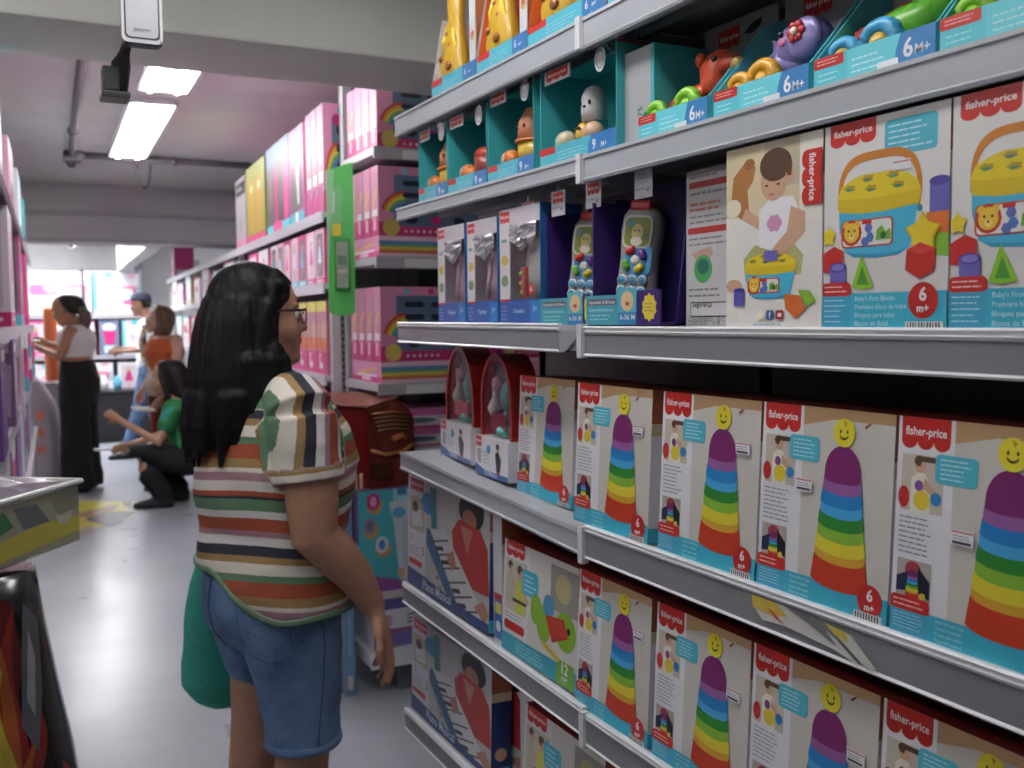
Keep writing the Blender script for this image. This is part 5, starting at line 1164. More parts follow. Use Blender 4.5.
# ------------------------------------------------------------------ left-hand gondola (faces +X)
LA = math.atan(.0384)
def lp(Y, z, off=0.): return (-.14+.0384*Y-off, Y, z)
for z, nm in ((1.955, 'top'), (1.435, 'upper middle'), (1.09, 'lower middle'), (.62, 'low'), (.18, 'floor level')):
    t = thing('shelf_board', 'left gondola shelf board, %s level' % nm, 'shelf', lp(2.75, z), -LA, 'left gondola shelf boards')
    mb = MB(); mb.box((-.42, 0, -.025), (-.004, 6.1, 0), C(170, 150, 164)); mb.build('board', 'painted_steel', t)
    mb = MB(); mb.box((-.004, 0, -.05), (.005, 6.1, .003), C(190, 186, 196) if z < 1.9 else C(96, 76, 92), bev=.002); mb.build('price_rail', 'plastic', t)
t = thing('gondola_frame', 'left gondola frame running down the left edge of the aisle', 'shelving', lp(2.75, 0), -LA)
mb = MB(); mb.box((-.45, 0, 0), (-.425, 6.1, 2.25), C(130, 116, 128)); mb.build('back_panel', 'painted_steel', t)
for yy in (0.02, 2.0, 4.0, 6.08):
    mb = MB(); mb.box((-.424, yy-.02, 0), (-.385, yy+.02, 2.2), C(190, 186, 192)); mb.build('upright', 'painted_steel', t)
mb = MB(); mb.box((-.42, .0, 0), (-.02, 6.1, .12), C(150, 146, 152)); mb.build('plinth', 'painted_steel', t)
ordn = ['first', 'second', 'third', 'fourth', 'fifth', 'sixth', 'seventh', 'eighth', 'ninth', 'tenth', 'eleventh', 'twelfth']
def art_teal(p, seed=0): p.rect(0, 0, 1, 1, C(226, 226, 230)); p.rect(0, .3, .6, 1, C(70, 190, 200)); p.ell(.4, .6, .16, .1, C(120, 40, 60)); p.rect(.65, .2, 1, .9, C(236, 236, 240))
def art_hearts(p, seed=0):
    p.rect(0, 0, 1, 1, C(226, 90, 150))
    for k in range(4): p.ell(.3+.4*(k % 2), .15+.22*k, .2, .08, C(240, 220, 230), 10)
def art_tri(p, seed=0):
    a = [PINK, C(70, 180, 206), WHITE, MAG]; 
    for k in range(4): p.rect(0, k*.25, 1, k*.25+.25, a[(k+seed) % 4])
def art_purplebag(p, seed=0): p.rect(0, 0, 1, 1, [C(104, 60, 140), C(206, 190, 206), C(150, 110, 160)][seed % 3]); p.poly([(.1, .2), (.9, .3), (.8, .9), (.2, .8)], [C(150, 100, 180), C(170, 130, 150), C(206, 180, 206)][seed % 3]); p.rect(.2, .05, .8, .15, WHITE)
def left_box(name, Y, w, z, h, d, art, label, cat, group, side, seed=0, off=.02):
    return pbox(name, lp(Y, z, off), PI-LA, w, h, d, art, label, cat, group, side, side, seed, side2=art)
for i in range(9):
    left_box('toy_box', 3.1+.62*i, .54, 1.959, (.32, .34, .30, .28, .29)[i % 5], .2, (art_teal, art_cyanpack, art_teal, art_doll)[i % 4], 'toy box on the top shelf of the left gondola, %s counted from the camera' % ordn[i], 'toy box', 'boxes on the left gondola top shelf', [C(200, 196, 202), C(206, 206, 210), C(80, 170, 180), LPINK][i % 4], i, .0 if i % 2 else .03)
for i in range(12):
    left_box('doll_box', 3.0+.48*i, .40, 1.439, .42 if i % 3 else .46, .18, (art_hearts, art_doll, art_dolldark, art_doll)[i % 4], 'pink doll box on the left gondola eye-level shelf, %s counted from the camera' % ordn[i], 'toy box', 'pink boxes on the left gondola eye-level shelf', [C(196, 96, 146), C(214, 176, 198), C(176, 84, 140)][i % 3], i*3+1, (.0, .03, .05)[i % 3])
for i in range(12):
    left_box('accessory_pack', 3.0+.48*i, .30, 1.094, .30, .08, (art_purplebag if i < 6 else art_tri), '%s pack on the left gondola chest-high shelf, %s counted from the camera' % ('purple and silver' if i < 6 else 'pink, blue and white', ordn[i]), 'toy pack', 'packs on the left gondola lower middle shelf', [C(110, 70, 150), C(190, 170, 196)][i % 2] if i < 6 else WHITE, i, (-.015, .01)[i % 2])
for i in range(9):
    left_box('toy_box', 3.2+.62*i, .5, .624, .40, .22, (art_purplebag, art_cyanpack, art_magpack)[i % 3], 'toy box on the low shelf of the left gondola, %s counted from the camera' % ordn[i], 'toy box', 'boxes on the left gondola low shelf', [C(160, 130, 176), WHITE, C(210, 206, 214)][i % 3], i)
for i in range(9):
    left_box('toy_box', 3.2+.62*i, .5, .184, .38, .22, (art_cyanpack, art_purplebag)[i % 2], 'toy box on the lowest shelf of the left gondola, %s counted from the camera' % ordn[i], 'toy box', 'boxes on the left gondola bottom shelf', [TURQ, C(150, 120, 170)][i % 2], i)
# standing next to the far end of the left gondola
mb = MB(); mb.lathe([(0, 0), (.055, 0), (.06, .02), (.06, .66), (.05, .69), (0, .69)], (0, 0, 0), n=20, col=C(226, 112, 60)); o = mb.build('orange_foam_roll', 'plastic'); o.location = (.38, 10.3, .905)
tag(o, 'tall orange foam roll standing at the far end of the left gondola', 'foam roll')
mb = MB(); mb.box((-.22, -.2, 0), (.24, .24, .90), C(150, 146, 152), bev=.01); o = mb.build('display_cube', 'painted_steel'); o.location = (.28, 10.25, 0); tag(o, 'grey display block holding the orange foam roll', 'display stand')
mb = MB(); mb.loft([((0, 0, .0), (1,0,0), (0,1,0), .15, .14), ((0, 0, .06), (1,0,0), (0,1,0), .19, .16), ((.01, 0, .4), (1,0,0), (0,1,0), .17, .15), ((-.02, 0, .75), (1,0,0), (0,1,0), .13, .11), ((-.05, 0, .93), (1,0,0), (0,1,0), .06, .06), ((-.06, 0, .98), (1,0,0), (0,1,0), .02, .02)], C(176, 166, 178), 28, 2.4)
o = mb.build('fabric_sack', 'cloth'); o.location = (.265, 9.72, 0); tag(o, 'lavender grey fabric sack standing left of the woman in black trousers', 'sack')
t = thing('starfish_garland', 'string of small orange starfish toys hanging off the left gondola end', 'toy', (.225, 8.87, .0))
mb = MB(); mb.tube([(0, 0, .80), (0.01, 0, .3)], .004, C(200, 120, 90), 6); mb.build('cord', 'plastic', t)
for k in range(3):
    mb = MB(); z = .42+.14*k; pts = [((.052 if i % 2 == 0 else .022)*math.cos(PI*i/5+.3*k), -.01, z+(.052 if i % 2 == 0 else .022)*math.sin(PI*i/5+.3*k)) for i in range(10)]
    mb.prism(pts, (0, 1, 0), .018, C(222, 110, 80)); mb.build('starfish', 'plastic', t)

# ------------------------------------------------------------------ shelf on the far wall
t = thing('gondola_frame', 'shelf unit along the far wall behind the people', 'shelving', (.20, 14.5, 0))
mb = MB(); mb.box((0, 0, 0), (1.45, .03, 2.15), C(206, 204, 210)); mb.build('back_panel', 'painted_steel', t)
for x in (.02, .72, 1.43):
    mb = MB(); mb.box((x-.02, -.46, 0), (x+.02, -.001, 2.15), C(70, 68, 74) if x == .72 else STEEL); mb.build('upright', 'painted_steel', t)
for z, nm in ((1.555, 'upper'), (1.02, 'middle'), (.52, 'lower')):
    t = thing('shelf_board', 'far wall shelf board, %s level' % nm, 'shelf', (.20, 14.03, z), 0, 'far wall shelf boards')
    mb = MB(); mb.box((0, 0, -.03), (1.45, .46, 0), STEELD); mb.build('board', 'painted_steel', t)
    mb = MB(); mb.box((0, -.01, -.05), (1.45, -.001, .004), C(170, 168, 176)); mb.build('price_rail', 'plastic', t)
def fbox(x0, w, z, h, art, label, side=WHITE, seed=0, y=14.045):
    mb = MB(); mb.box((0, 0, 0), (w, .4, h), side); p = Print(mb, (0, 0, h), (w, 0, 0), (0, 0, -h), (0, -1, 0), .0003); art(p, seed)
    o = mb.build('toy_box', 'printed_card'); o.location = (x0, y, z); return tag(o, label, 'toy box', 'toy boxes on the far wall shelf')
fbox(.24, .42, 1.556, .56, art_toykitchen, 'white toy kitchen box with pink set, leftmost on the upper far wall shelf')
fbox(.67, .35, 1.556, .56, art_toypot, 'white box with pink pot picture beside the dark divider on the upper far wall shelf')
fbox(.96 if False else 1.045, .28, 1.556, .56, art_cyanpack, 'cyan edged box right of the dark divider on the upper far wall shelf')
fbox(1.335, .29, 1.556, .54, art_toypot, 'pale box at the right end of the upper far wall shelf', C(214, 230, 236))
for i in range(5):
    fbox(.24+.28*i+(.02 if i > 2 else 0), .24, 1.021, .46, (art_doll, art_magpack, art_toykitchen, art_magpack, art_cyanpack)[i], 'box on the middle far wall shelf, %s from the left' % ordn[i], [C(60, 130, 160), WHITE, LPINK, MAG, WHITE][i], i+2)
for i in range(4):
    fbox(.26+.34*i+(.03 if i > 1 else 0), .28, .521, .40, (art_cyanpack, art_magpack, art_toypot, art_doll)[i], 'box on the lower far wall shelf, %s from the left' % ordn[i], [WHITE, PINK, WHITE, C(70, 130, 190)][i], i+7)
t = thing('black_table', 'low black covered table in front of the far wall shelf', 'table', (1.0, 12.75, 0))
mb = MB(); mb.box((-.30, 0, .0), (.65, .5, .60), C(26, 26, 30), bev=.01); mb.build('black_cover', 'cloth', t)
mb = MB(); mb.box((-.31, -.01, .601), (.66, .51, .63), C(40, 40, 46), bev=.006); mb.build('table_top', 'black_plastic', t)
for i, (x, c, lb) in enumerate(((-.1, C(226, 80, 140), 'pink'), (.05, C(226, 226, 230), 'white'), (.2, C(90, 180, 210), 'blue'))):
    mb = MB(); mb.lathe([(0, 0), (.045, 0), (.05, .10), (.03, .14), (.02, .17), (0, .17)], n=14, col=c); o = mb.build('toy_bottle', 'plastic'); o.location = (1.0+x, 12.95, .631); tag(o, '%s toy bottle standing on the low black table' % lb, 'toy', 'toy bottles on the black table')

# ------------------------------------------------------------------ foreground packs at the left
t = thing('display_bin', 'dark cardboard dump bin under the foreground packs', 'bin', (-.25, 1.30, 0))
mb = MB(); mb.box((-.3, -.26, 0), (.26, .3, .70), C(70, 40, 40), bev=.008); mb.build('bin_body', 'matt_card', t)
t = thing('clear_box', 'clear plastic covered flat box with yellow insert lying on the flame pack at left', 'package', (.076, 1.362, 1.172), math.radians(-126))
# local +x runs toward the camera-left corner, local -y goes back behind
mb = MB(); mb.box((.006, -.36, .001), (.42, -.006, .012), C(196, 190, 120)); 
mb.box((.02, -.30, .013), (.10, -.03, .05), C(206, 196, 90), bev=.004); mb.box((.13, -.28, .013), (.16, -.02, .055), C(110, 112, 116), bev=.004); mb.box((.19, -.32, .013), (.36, -.04, .045), C(80, 130, 96), bev=.006)
q = Print(mb, (.42, -.0058, .03), (-.41, 0, 0), (0, 0, -.028), (0, 1, 0), .0002); pass
q = Print(mb, (.425, .0006, .072), (-.42, 0, 0), (0, 0, -.068), (0, 1, 0), .0001)
q.rect(0, 0, 1, 1, C(166, 164, 140)); q.poly([(.55, .62), (.85, .5), (1, .55), (1, .85), (.8, .9), (.55, .95)], C(196, 186, 70)); q.poly([(.7, .1), (.8, .12), (.86, .5), (.74, .5)], C(110, 112, 116)); q.poly([(.5, .2), (.66, .1), (.7, .4), (.56, .6)], C(60, 130, 90)); q.ell(.93, .45, .04, .18, C(196, 196, 180)); q.poly([(.5, .6), (.6, .8), (.5, 1)], C(206, 120, 70)); q.poly([(.86, .1), (1, .1), (1, .4), (.9, .45)], C(140, 142, 124))
mb.build('yellow_insert', 'printed_card', t)
cm = bpy.data.materials.new('cloudy_plastic'); cm.use_nodes = True; b = cm.node_tree.nodes['Principled BSDF']; b.inputs['Base Color'].default_value = C(190, 190, 170); b.inputs['Alpha'].default_value = .38; b.inputs['Roughness'].default_value = .25
MATS['cloudy_plastic'] = cm
mb = MB(); mb.box((0, -.38, 0), (.44, 0, .076), C(200, 200, 180), bev=.004); mb.build('plastic_cover', 'cloudy_plastic', t)
mb = MB(); r = random.Random(5); n = 10; vs = []; fs = []
for i in range(n):
    for j in range(n): vs.append((.44*i/(n-1), -.38*j/(n-1), .078+r.uniform(0, .028)*(0 if i in (0, n-1) or j in (0, n-1) else 1)))
for i in range(n-1):
    for j in range(n-1): fs.append((i*n+j, (i+1)*n+j, (i+1)*n+j+1, i*n+j+1))
colmat('crinkle', .10, metal=.2, coat=1.)
mb.add(vs, fs, [(C(112, 100, 122), C(236, 236, 240), C(164, 150, 170), C(140, 128, 148))[r.randrange(4)] for i in range(len(fs))]); mb.build('crinkled_film', 'crinkle', t)
mb = MB(); mb.tube([(-.002, .002, .077), (.442, .002, .077)], .0035, C(226, 226, 226), 8); mb.tube([(-.002, .0, .077), (-.002, -.38, .077)], .0035, C(214, 214, 210), 8); mb.build('cover_rim', 'plastic', t)
# flame printed bag
t = thing('flame_pack', 'shiny black toy bag with red and yellow flames under the clear box at left', 'package', (-.062, 1.27, .702), math.radians(-4))
mb = MB(); secs = []
for z, a, cx in ((0, .095, .02), (.08, .105, .02), (.16, .108, .018), (.24, .104, .012), (.32, .096, .006), (.40, .090, .0), (.462, .086, -.004)):
    secs.append(((cx, 0, z), (1, 0, 0), (0, 1, 0), a, .060 if z < .4 else .05))
mb.loft(secs, C(28, 27, 30), 44, 4.0)
body = mb.build('bag', 'foil', t)
def flame(pts, col, k):
    b = MB(); b.prism([(x, -.0615-.0010*k, z) for x, z in pts], (0, 1, 0), .0009, col); b.build('flame_print', 'foil', body)
def tongue(x0, z0, L, wd, lean, col, k, seed):
    rr = random.Random(seed); n = 12; le = []; ri = []
    for i in range(n+1):
        t_ = i/n; w_ = wd*(1-t_)**.7*(1+.25*math.sin(9*t_+seed)); x_ = x0+lean*t_*t_+.006*math.sin(7*t_+seed*2); z_ = z0+L*t_
        le.append((x_-w_, z_)); ri.append((x_+w_, z_))
    flame([p_ for p_ in le if True]+ri[::-1][1:], col, k)
DR, RR_, OR_, YE = C(120, 24, 20), C(184, 40, 26), C(220, 104, 34), C(236, 206, 56)
flame([(.0, .02), (.058, .05), (.050, .12), (.066, .18), (.072, .26), (.062, .32), (.070, .38), (.058, .445), (.0, .445)], DR, 1)
tongue(.050, .12, .32, .026, .010, RR_, 2, 3); tongue(.075, .16, .20, .014, .004, RR_, 2, 8)
tongue(.046, .15, .25, .019, .006, OR_, 3, 5); tongue(.070, .17, .14, .008, .006, OR_, 3, 4)
tongue(.044, .20, .17, .011, .004, YE, 4, 6)
flame([(.02, .0), (.062, .01), (.070, .06), (.060, .11), (.048, .14), (.030, .15), (.02, .12)], C(40, 37, 42), 4)
flame([(.034, .02), (.052, .03), (.056, .08), (.046, .12), (.034, .10)], C(74, 70, 78), 5)
flame([(.066, .30), (.082, .27), (.088, .34), (.086, .42), (.072, .44), (.068, .37)], C(120, 118, 124), 4); flame([(.072, .33), (.080, .31), (.082, .38), (.076, .41)], C(190, 188, 192), 5)
for i in range(6): tongue(.098+.0015*i, .085+.024*i, .05, .0065, .006, (OR_, RR_)[i % 2], 2+i % 2, i)
flame([(.094, .04), (.100, .04), (.114, .085), (.110, .088)], C(214, 214, 216), 4); flame([(.100, .015), (.112, .02), (.118, .05), (.108, .045)], C(190, 40, 34), 3); flame([(.112, .05), (.120, .055), (.122, .09), (.116, .085)], C(214, 160, 44), 3)
# ------------------------------------------------------------------ people
from mathutils.bvhtree import BVHTree
def remeshed(mb, name, voxel, mat, parent=None, colf=None, smooth=4, M=None, cut=None, attr=None):
    me = bpy.data.meshes.new('tmp'); me.from_pydata(mb.v, [], mb.f); me.update()
    o = bpy.data.objects.new('tmp', me); COL.objects.link(o)
    m = o.modifiers.new('r', 'REMESH'); m.mode = 'VOXEL'; m.voxel_size = voxel; m.adaptivity = 0
    s = o.modifiers.new('s', 'SMOOTH'); s.factor = .5; s.iterations = smooth
    bpy.context.view_layer.update()
    dg = bpy.context.evaluated_depsgraph_get()
    nm = bpy.data.meshes.new_from_object(o.evaluated_get(dg))
    bpy.data.objects.remove(o); bpy.data.meshes.remove(me)
    nm.name = name
    if cut:
        bm = bmesh.new(); bm.from_mesh(nm)
        bmesh.ops.delete(bm, geom=[v for v in bm.verts if cut(v.co)], context='VERTS'); bm.to_mesh(nm); bm.free()
    for p in nm.polygons: p.use_smooth = True
    if colf:
        a = nm.color_attributes.new('Col', 'FLOAT_COLOR', 'POINT'); buf = []
        for v in nm.vertices: buf += list(colf(v.co))
        a.data.foreach_set('color', buf)
    if attr:
        a = nm.attributes.new('Stripe', 'FLOAT', 'POINT'); a.data.foreach_set('value', [attr(v.co) for v in nm.vertices])
    nm.materials.clear(); nm.materials.append(MATS[mat])
    ob = bpy.data.objects.new(name, nm); COL.objects.link(ob)
    if parent: ob.parent = parent
    return ob
Z = Vector((0, 0, 1))
def ring(z, cx, a, b, cy=0, tilt=0): return ((cx, cy, z), (math.cos(tilt), math.sin(tilt), 0), (-math.sin(tilt), math.cos(tilt), 0), a, b)

def head_shapes(mb, c, s=1., yaw=0., pitch=0.):
    """skull, jaw, nose, lips, chin, ears around c = point between the ears"""
    M0 = mb.M.copy(); mb.M = M0 @ Matrix.Translation(c) @ Matrix.Rotation(yaw, 4, 'Z') @ Matrix.Rotation(pitch, 4, 'Y') @ Matrix.Scale(s, 4)
    mb.ball((-.005, 0, .035), (.093, .074, .085), None, 24, 16)
    mb.loft([ring(.05, .02, .072, .066), ring(.02, .022, .073, .067), ring(-.02, .026, .068, .062), ring(-.055, .032, .060, .054), ring(-.085, .042, .045, .042), ring(-.105, .052, .028, .028)], None, 24)
    mb.ball((.082, 0, -.092), (.020, .024, .019), None)
    mb.ball((.060, 0, -.098), (.034, .036, .020), None)
    mb.chain([((.083, 0, .022), .009), ((.097, 0, .0), .009), ((.108, 0, -.022), .011)], n=12)
    for t in (-1, 1): mb.ball((.098, t*.010, -.026), (.010, .008, .007), None, 10, 8)
    mb.ball((.088, 0, -.042), (.014, .022, .012), None); mb.ball((.092, 0, -.051), (.012, .021, .0075), None); mb.ball((.090, 0, -.060), (.012, .018, .0085), None)
    mb.ball((.086, 0, -.072), (.014, .022, .012), None)
    for t in (-1, 1):
        mb.ball((.056, t*.037, -.026), (.034, .028, .036), None); mb.ball((.077, t*.028, .030), (.014, .026, .007), None)
        mb.ball((-.0, t*.074, -.003), (.016, .008, .030), None, 12, 10)
    mb.M = M0
def eyes(parent, c, s=1., yaw=0., pitch=0., M=None):
    M = (M or Matrix.Identity(4)) @ Matrix.Translation(c) @ Matrix.Rotation(yaw, 4, 'Z') @ Matrix.Rotation(pitch, 4, 'Y') @ Matrix.Scale(s, 4)
    for t in (-1, 1):
        b = MB(); b.M = M; b.ball((.078, t*.030, .008), .0125, C(226, 222, 218)); e = b.build('eye', 'plastic', parent)
        b = MB(); b.M = M; b.ball((.0865, t*.0305, .008), .006, C(40, 26, 20)); b.build('iris', 'plastic', e)
        b = MB(); b.M = M; b.tube([(.088, t*.016, .036), (.089, t*.030, .041), (.080, t*.046, .037)], [.002, .003, .0015], C(36, 28, 26), 6); b.build('eyebrow', 'hair', parent)
    b = MB(); b.M = M; b.ball((.0965, 0, -.051), (.007, .019, .0045), C(158, 86, 80)); b.ball((.0945, 0, -.060), (.0075, .016, .0045), C(168, 92, 86)); b.build('lips', 'skin', parent)

def hand_shapes(mb, wrist, d, palm_n, thumb_side, s=1., curl=.5, spread=1.):
    """d: wrist->knuckle direction; palm_n: normal on the palm side; thumb_side: +1/-1 along d x palm_n"""
    d = Vector(d).normalized(); n = Vector(palm_n); n = (n-d*n.dot(d)).normalized(); t = d.cross(n)*thumb_side
    w = Vector(wrist)
    secs = []
    for k, a, b in ((-.01, .024, .017), (.02, .030, .016), (.05, .038, .014), (.078, .038, .012), (.088, .034, .009)):
        secs.append((w+d*k*s, t, n, a*s, b*s))
    mb.loft(secs, None, 18, 2.6)
    L = [(.026, .040), (.009, .046), (-.009, .043), (-.026, .034)]; L = [(a*spread, b) for a, b in L]
    for i, (off, ln) in enumerate(L):
        p = w+d*.078*s+t*off*s; pts = [(p, .0088*s)]; c = curl*(.55+.16*i); dd = d.copy()
        for seg, f in ((0, .95), (1, .62), (2, .48)):
            ang = c*(.5 if seg == 0 else .8)
            dd = (Matrix.Rotation(ang, 3, d.cross(n)) @ dd).normalized() if (Matrix.Rotation(ang, 3, d.cross(n)) @ d).dot(n) > 0 else (Matrix.Rotation(-ang, 3, d.cross(n)) @ dd).normalized()
            p = p+dd*ln*f*s; pts.append((p, (.0083, .0076, .0066)[seg]*s))
        mb.chain(pts, n=10)
    p = w+d*.018*s+t*.024*s; td = (d*.75+t*.55+n*.35).normalized()
    mb.chain([(p-t*.012*s, .014*s), (p+td*.032*s, .0115*s), (p+td*.060*s+d*.003, .0095*s), (p+(td*.062+(d*.9+n*.2)*.026)*s, .008*s)], n=10)

# ---- the shopper at the shelf
SK = C(174, 124, 98)
W = thing('person', 'woman with long black hair and glasses in striped top and denim shorts', 'person', (.554, 2.335, 0), math.radians(12))
HC = (-.030, -.005, 1.460); HYAW = math.radians(-14)
mb = MB()
head_shapes(mb, HC, 1.0, HYAW, math.radians(2))
mb.chain([((-.03, 0, 1.44), .052), ((-.03, 0, 1.38), .05), ((-.025, 0, 1.30), .056)])
mb.loft([ring(1.33, -.02, .06, .07), ring(1.30, -.01, .085, .12), ring(1.26, 0, .105, .165), ring(1.18, .015, .135, .17), ring(1.05, .01, .145, .16), ring(.95, 0, .13, .15), ring(.84, -.01, .115, .14), ring(.74, -.01, .10, .13)], None, 28, 2.2)
SR, ER, WR = (-.015, -.175, 1.255), (.0, -.205, .972), (.146, -.205, .785)
mb.chain([(SR, .052), ((-.01, -.197, 1.15), .056), ((-.004, -.203, 1.05), .060), (ER, .054), ((.045, -.208, .925), .052), ((.10, -.207, .860), .043), (WR, .029)], n=24)
SL, EL, WL = (-.015, .165, 1.255), (-.05, .205, .985), (.13, .15, .95)
mb.chain([(SL, .052), ((-.03, .195, 1.12), .056), (EL, .052), ((.04, .185, .965), .046), (WL, .029)], n=24)
hand_shapes(mb, WR, (.34, .0, -.94), (-.75, .30, -.32), -1, 1.18, .50, .95)
hand_shapes(mb, WL, (.8, -.55, .05), (0, .2, 1), 1, .98, .9)
for t, kx, ax in ((-1, .012, -.02), (1, -.012, -.04)):
    mb.chain([((0, t*.085, .80), .07), ((.0, t*.09, .62), .078), ((kx, t*.098, .46), .064), ((kx-.012, t*.10, .34), .062), ((ax, t*.10, .20), .048), ((ax, t*.10, .09), .036)], n=24)
    mb.loft([((ax-.05, t*.10, .04), (0,1,0), (0,0,1), .028, .034), ((ax, t*.10, .05), (0,1,0), (0,0,1), .034, .048), ((ax+.08, t*.105, .035), (0,1,0), (0,0,1), .042, .03), ((ax+.15, t*.108, .028), (0,1,0), (0,0,1), .040, .018), ((ax+.175, t*.108, .025), (0,1,0), (0,0,1), .028, .012)], None, 18)
def skinc(co):
    k = 1.0
    return SK
remeshed(mb, 'body', .0046, 'skin', W, skinc, 3)
eyes(W, HC, 1., HYAW, math.radians(2))
# shoes (sandals, out of view)
for t, ax in ((-1, -.02), (1, -.04)):
    b = MB(); b.loft([((ax-.07, t*.10, .012), (0,1,0), (0,0,1), .03, .011), ((ax, t*.10, .012), (0,1,0), (0,0,1), .038, .011), ((ax+.1, t*.107, .012), (0,1,0), (0,0,1), .046, .011), ((ax+.19, t*.109, .012), (0,1,0), (0,0,1), .03, .011)], C(50, 40, 36), 18); b.tube([(ax+.09, t*.10-.045, .02), (ax+.10, t*.105, .068), (ax+.09, t*.10+.05, .02)], .008, C(50, 40, 36)); b.build('sandal', 'plastic', W)
# hair
mb = MB()
mb.M = Matrix.Translation(HC) @ Matrix.Rotation(HYAW, 4, 'Z')
mb.ball((-.018, 0, .038), (.099, .085, .091), None, 28, 18)
mb.chain([((.040, .0, .092), .024), ((.066, -.010, .076), .015)], n=12); mb.chain([((.04, .035, .086), .022), ((.060, .042, .064), .015)], n=12); mb.chain([((.034, -.035, .088), .024), ((.056, -.042, .064), .016), ((.048, -.062, .042), .012)], n=12)
for t_ in (-1, 1):
    mb.chain([((.035, t_*.062, .07), .022), ((.012, t_*.078, .03), .018), ((-.008, t_*.084, -.03), .020), ((-.018, t_*.088, -.10), .024), ((-.014, t_*.092, -.16), .026)], n=14)
mb.M = Matrix.Identity(4)
mb.loft([ring(1.540, -.050, .066, .058), ring(1.50, -.064, .090, .085), ring(1.45, -.076, .096, .094), ring(1.39, -.086, .098, .100), ring(1.32, -.097, .096, .108), ring(1.25, -.108, .084, .110), ring(1.20, -.120, .066, .104), ring(1.16, -.128, .050, .090)], None, 36, 2.2)
mb.chain([((-.035, -.088, 1.38), .028), ((-.02, -.092, 1.33), .030), ((.0, -.092, 1.300), .022), ((.022, -.09, 1.285), .008)], n=12)
rr = random.Random(11)
for i in range(30):
    a = math.radians(90+rr.uniform(0, 178))
    x0, y0 = -.112+.070*math.cos(a), .100*math.sin(a)
    mb.chain([((x0, y0, 1.28), .02), ((x0-.010+rr.uniform(-.008, .008), y0*1.02, 1.21), .016), ((x0-.008+rr.uniform(-.018, .015), y0+rr.uniform(-.015, .015), 1.165-rr.uniform(0, .045)), .006)], n=8)
for i in range(8):
    x0 = -.08+i*.012
    mb.chain([((x0-.02, -.105, 1.36), .018), ((x0-.015, -.112, 1.29), .014), ((x0-.03+rr.uniform(-.02, .01), -.118, 1.235-.012*abs(4-i)), .005)], n=8)
HB = C(15, 14, 16)
def hairdisp(o):
    for v in o.data.vertices:
        co = v.co; a = math.atan2(co.y, co.x+.08)
        n_ = noise.noise(Vector((a*9, a*3, co.z*2.2)))*.6+noise.noise(Vector((a*26, 1.3, co.z*3)))*.4
        r = Vector((co.x+.08, co.y, 0)); 
        if r.length > 1e-4: v.co += r.normalized()*n_*.007
h = remeshed(mb, 'hair', .0058, 'hair', W, lambda c: HB, 3); hairdisp(h)
# glasses
G = Matrix.Translation(HC) @ Matrix.Rotation(HYAW, 4, 'Z') @ Matrix.Rotation(math.radians(2), 4, 'Y')
gl = MB(); gl.M = G; BK = C(22, 20, 24)
for t in (-1, 1):
    pts = [(.104-.004*abs(math.cos(a*PI/12)), t*(.033+.025*math.cos(a*PI/12)), .004+.019*math.sin(a*PI/12)) for a in range(24)]
    gl.tube(pts, .0014, BK, 6, True)
    gl.tube([(.100, t*.056, .018), (.095, t*.070, .018), (.04, t*.080, .015), (-.005, t*.079, .008)], .0026, BK, 8)
gl.tube([(.104, -.009, .010), (.108, 0, .014), (.104, .009, .010)], .0014, BK, 6)
go = gl.build('glasses', 'black_plastic', W)
lm = MB(); lm.M = G
for t in (-1, 1):
    lm.add([(.1035, t*(.033+.024*math.cos(a*PI/12)), .004+.018*math.sin(a*PI/12)) for a in range(24)], [tuple(range(24))], WHITE)
lm.build('lens', 'clear_film', go)

# striped top
def stripe_mat():
    m, nt, b = nodemat('striped_knit')
    at = nt.nodes.new('ShaderNodeAttribute'); at.attribute_name = 'Stripe'
    tc = nt.nodes.new('ShaderNodeTexCoord'); n = nt.nodes.new('ShaderNodeTexNoise'); n.inputs['Scale'].default_value = 140
    nt.links.new(tc.outputs['Object'], n.inputs['Vector'])
    j = nt.nodes.new('ShaderNodeMath'); j.operation = 'MULTIPLY_ADD'; j.inputs[1].default_value = .012; nt.links.new(n.outputs['Fac'], j.inputs[0]); nt.links.new(at.outputs['Fac'], j.inputs[2])
    fr = nt.nodes.new('ShaderNodeMath'); fr.operation = 'FRACT'; nt.links.new(j.outputs[0], fr.inputs[0])
    rp = nt.nodes.new('ShaderNodeValToRGB'); cr = rp.color_ramp; cr.interpolation = 'CONSTANT'
    cream = C(214, 206, 196); tan = C(158, 124, 76); navy = C(46, 50, 64); rust = C(166, 74, 46); green = C(92, 128, 98); mauve = C(168, 122, 134); white = C(214, 210, 208)
    seq = [(navy, 17), (white, 15), (mauve, 10), (rust, 22), (white, 12), (green, 20), (navy, 5), (rust, 9), (cream, 17), (mauve, 14), (cream, 7), (tan, 16), (rust, 24), (green, 12), (cream, 19), (tan, 12)]
    tot = sum(x for _, x in seq); pos = 0
    while len(cr.elements) > 1: cr.elements.remove(cr.elements[-1])
    for k, (c, wd) in enumerate(seq):
        e = cr.elements[0] if k == 0 else cr.elements.new(pos/tot)
        e.position = pos/tot; e.color = c; pos += wd
    nt.links.new(fr.outputs[0], rp.inputs[0])
    nt.links.new(rp.outputs[0], b.inputs['Base Color']); b.inputs['Roughness'].default_value = .9
    n2 = nt.nodes.new('ShaderNodeTexNoise'); n2.inputs['Scale'].default_value = 9; nt.links.new(tc.outputs['Object'], n2.inputs['Vector'])
    bp = nt.nodes.new('ShaderNodeBump'); bp.inputs['Strength'].default_value = .5; bp.inputs['Distance'].default_value = .012; nt.links.new(n2.outputs['Fac'], bp.inputs['Height']); nt.links.new(bp.outputs[0], b.inputs['Normal'])
    MATS['striped_knit'] = m; return tot/1000.*1.32
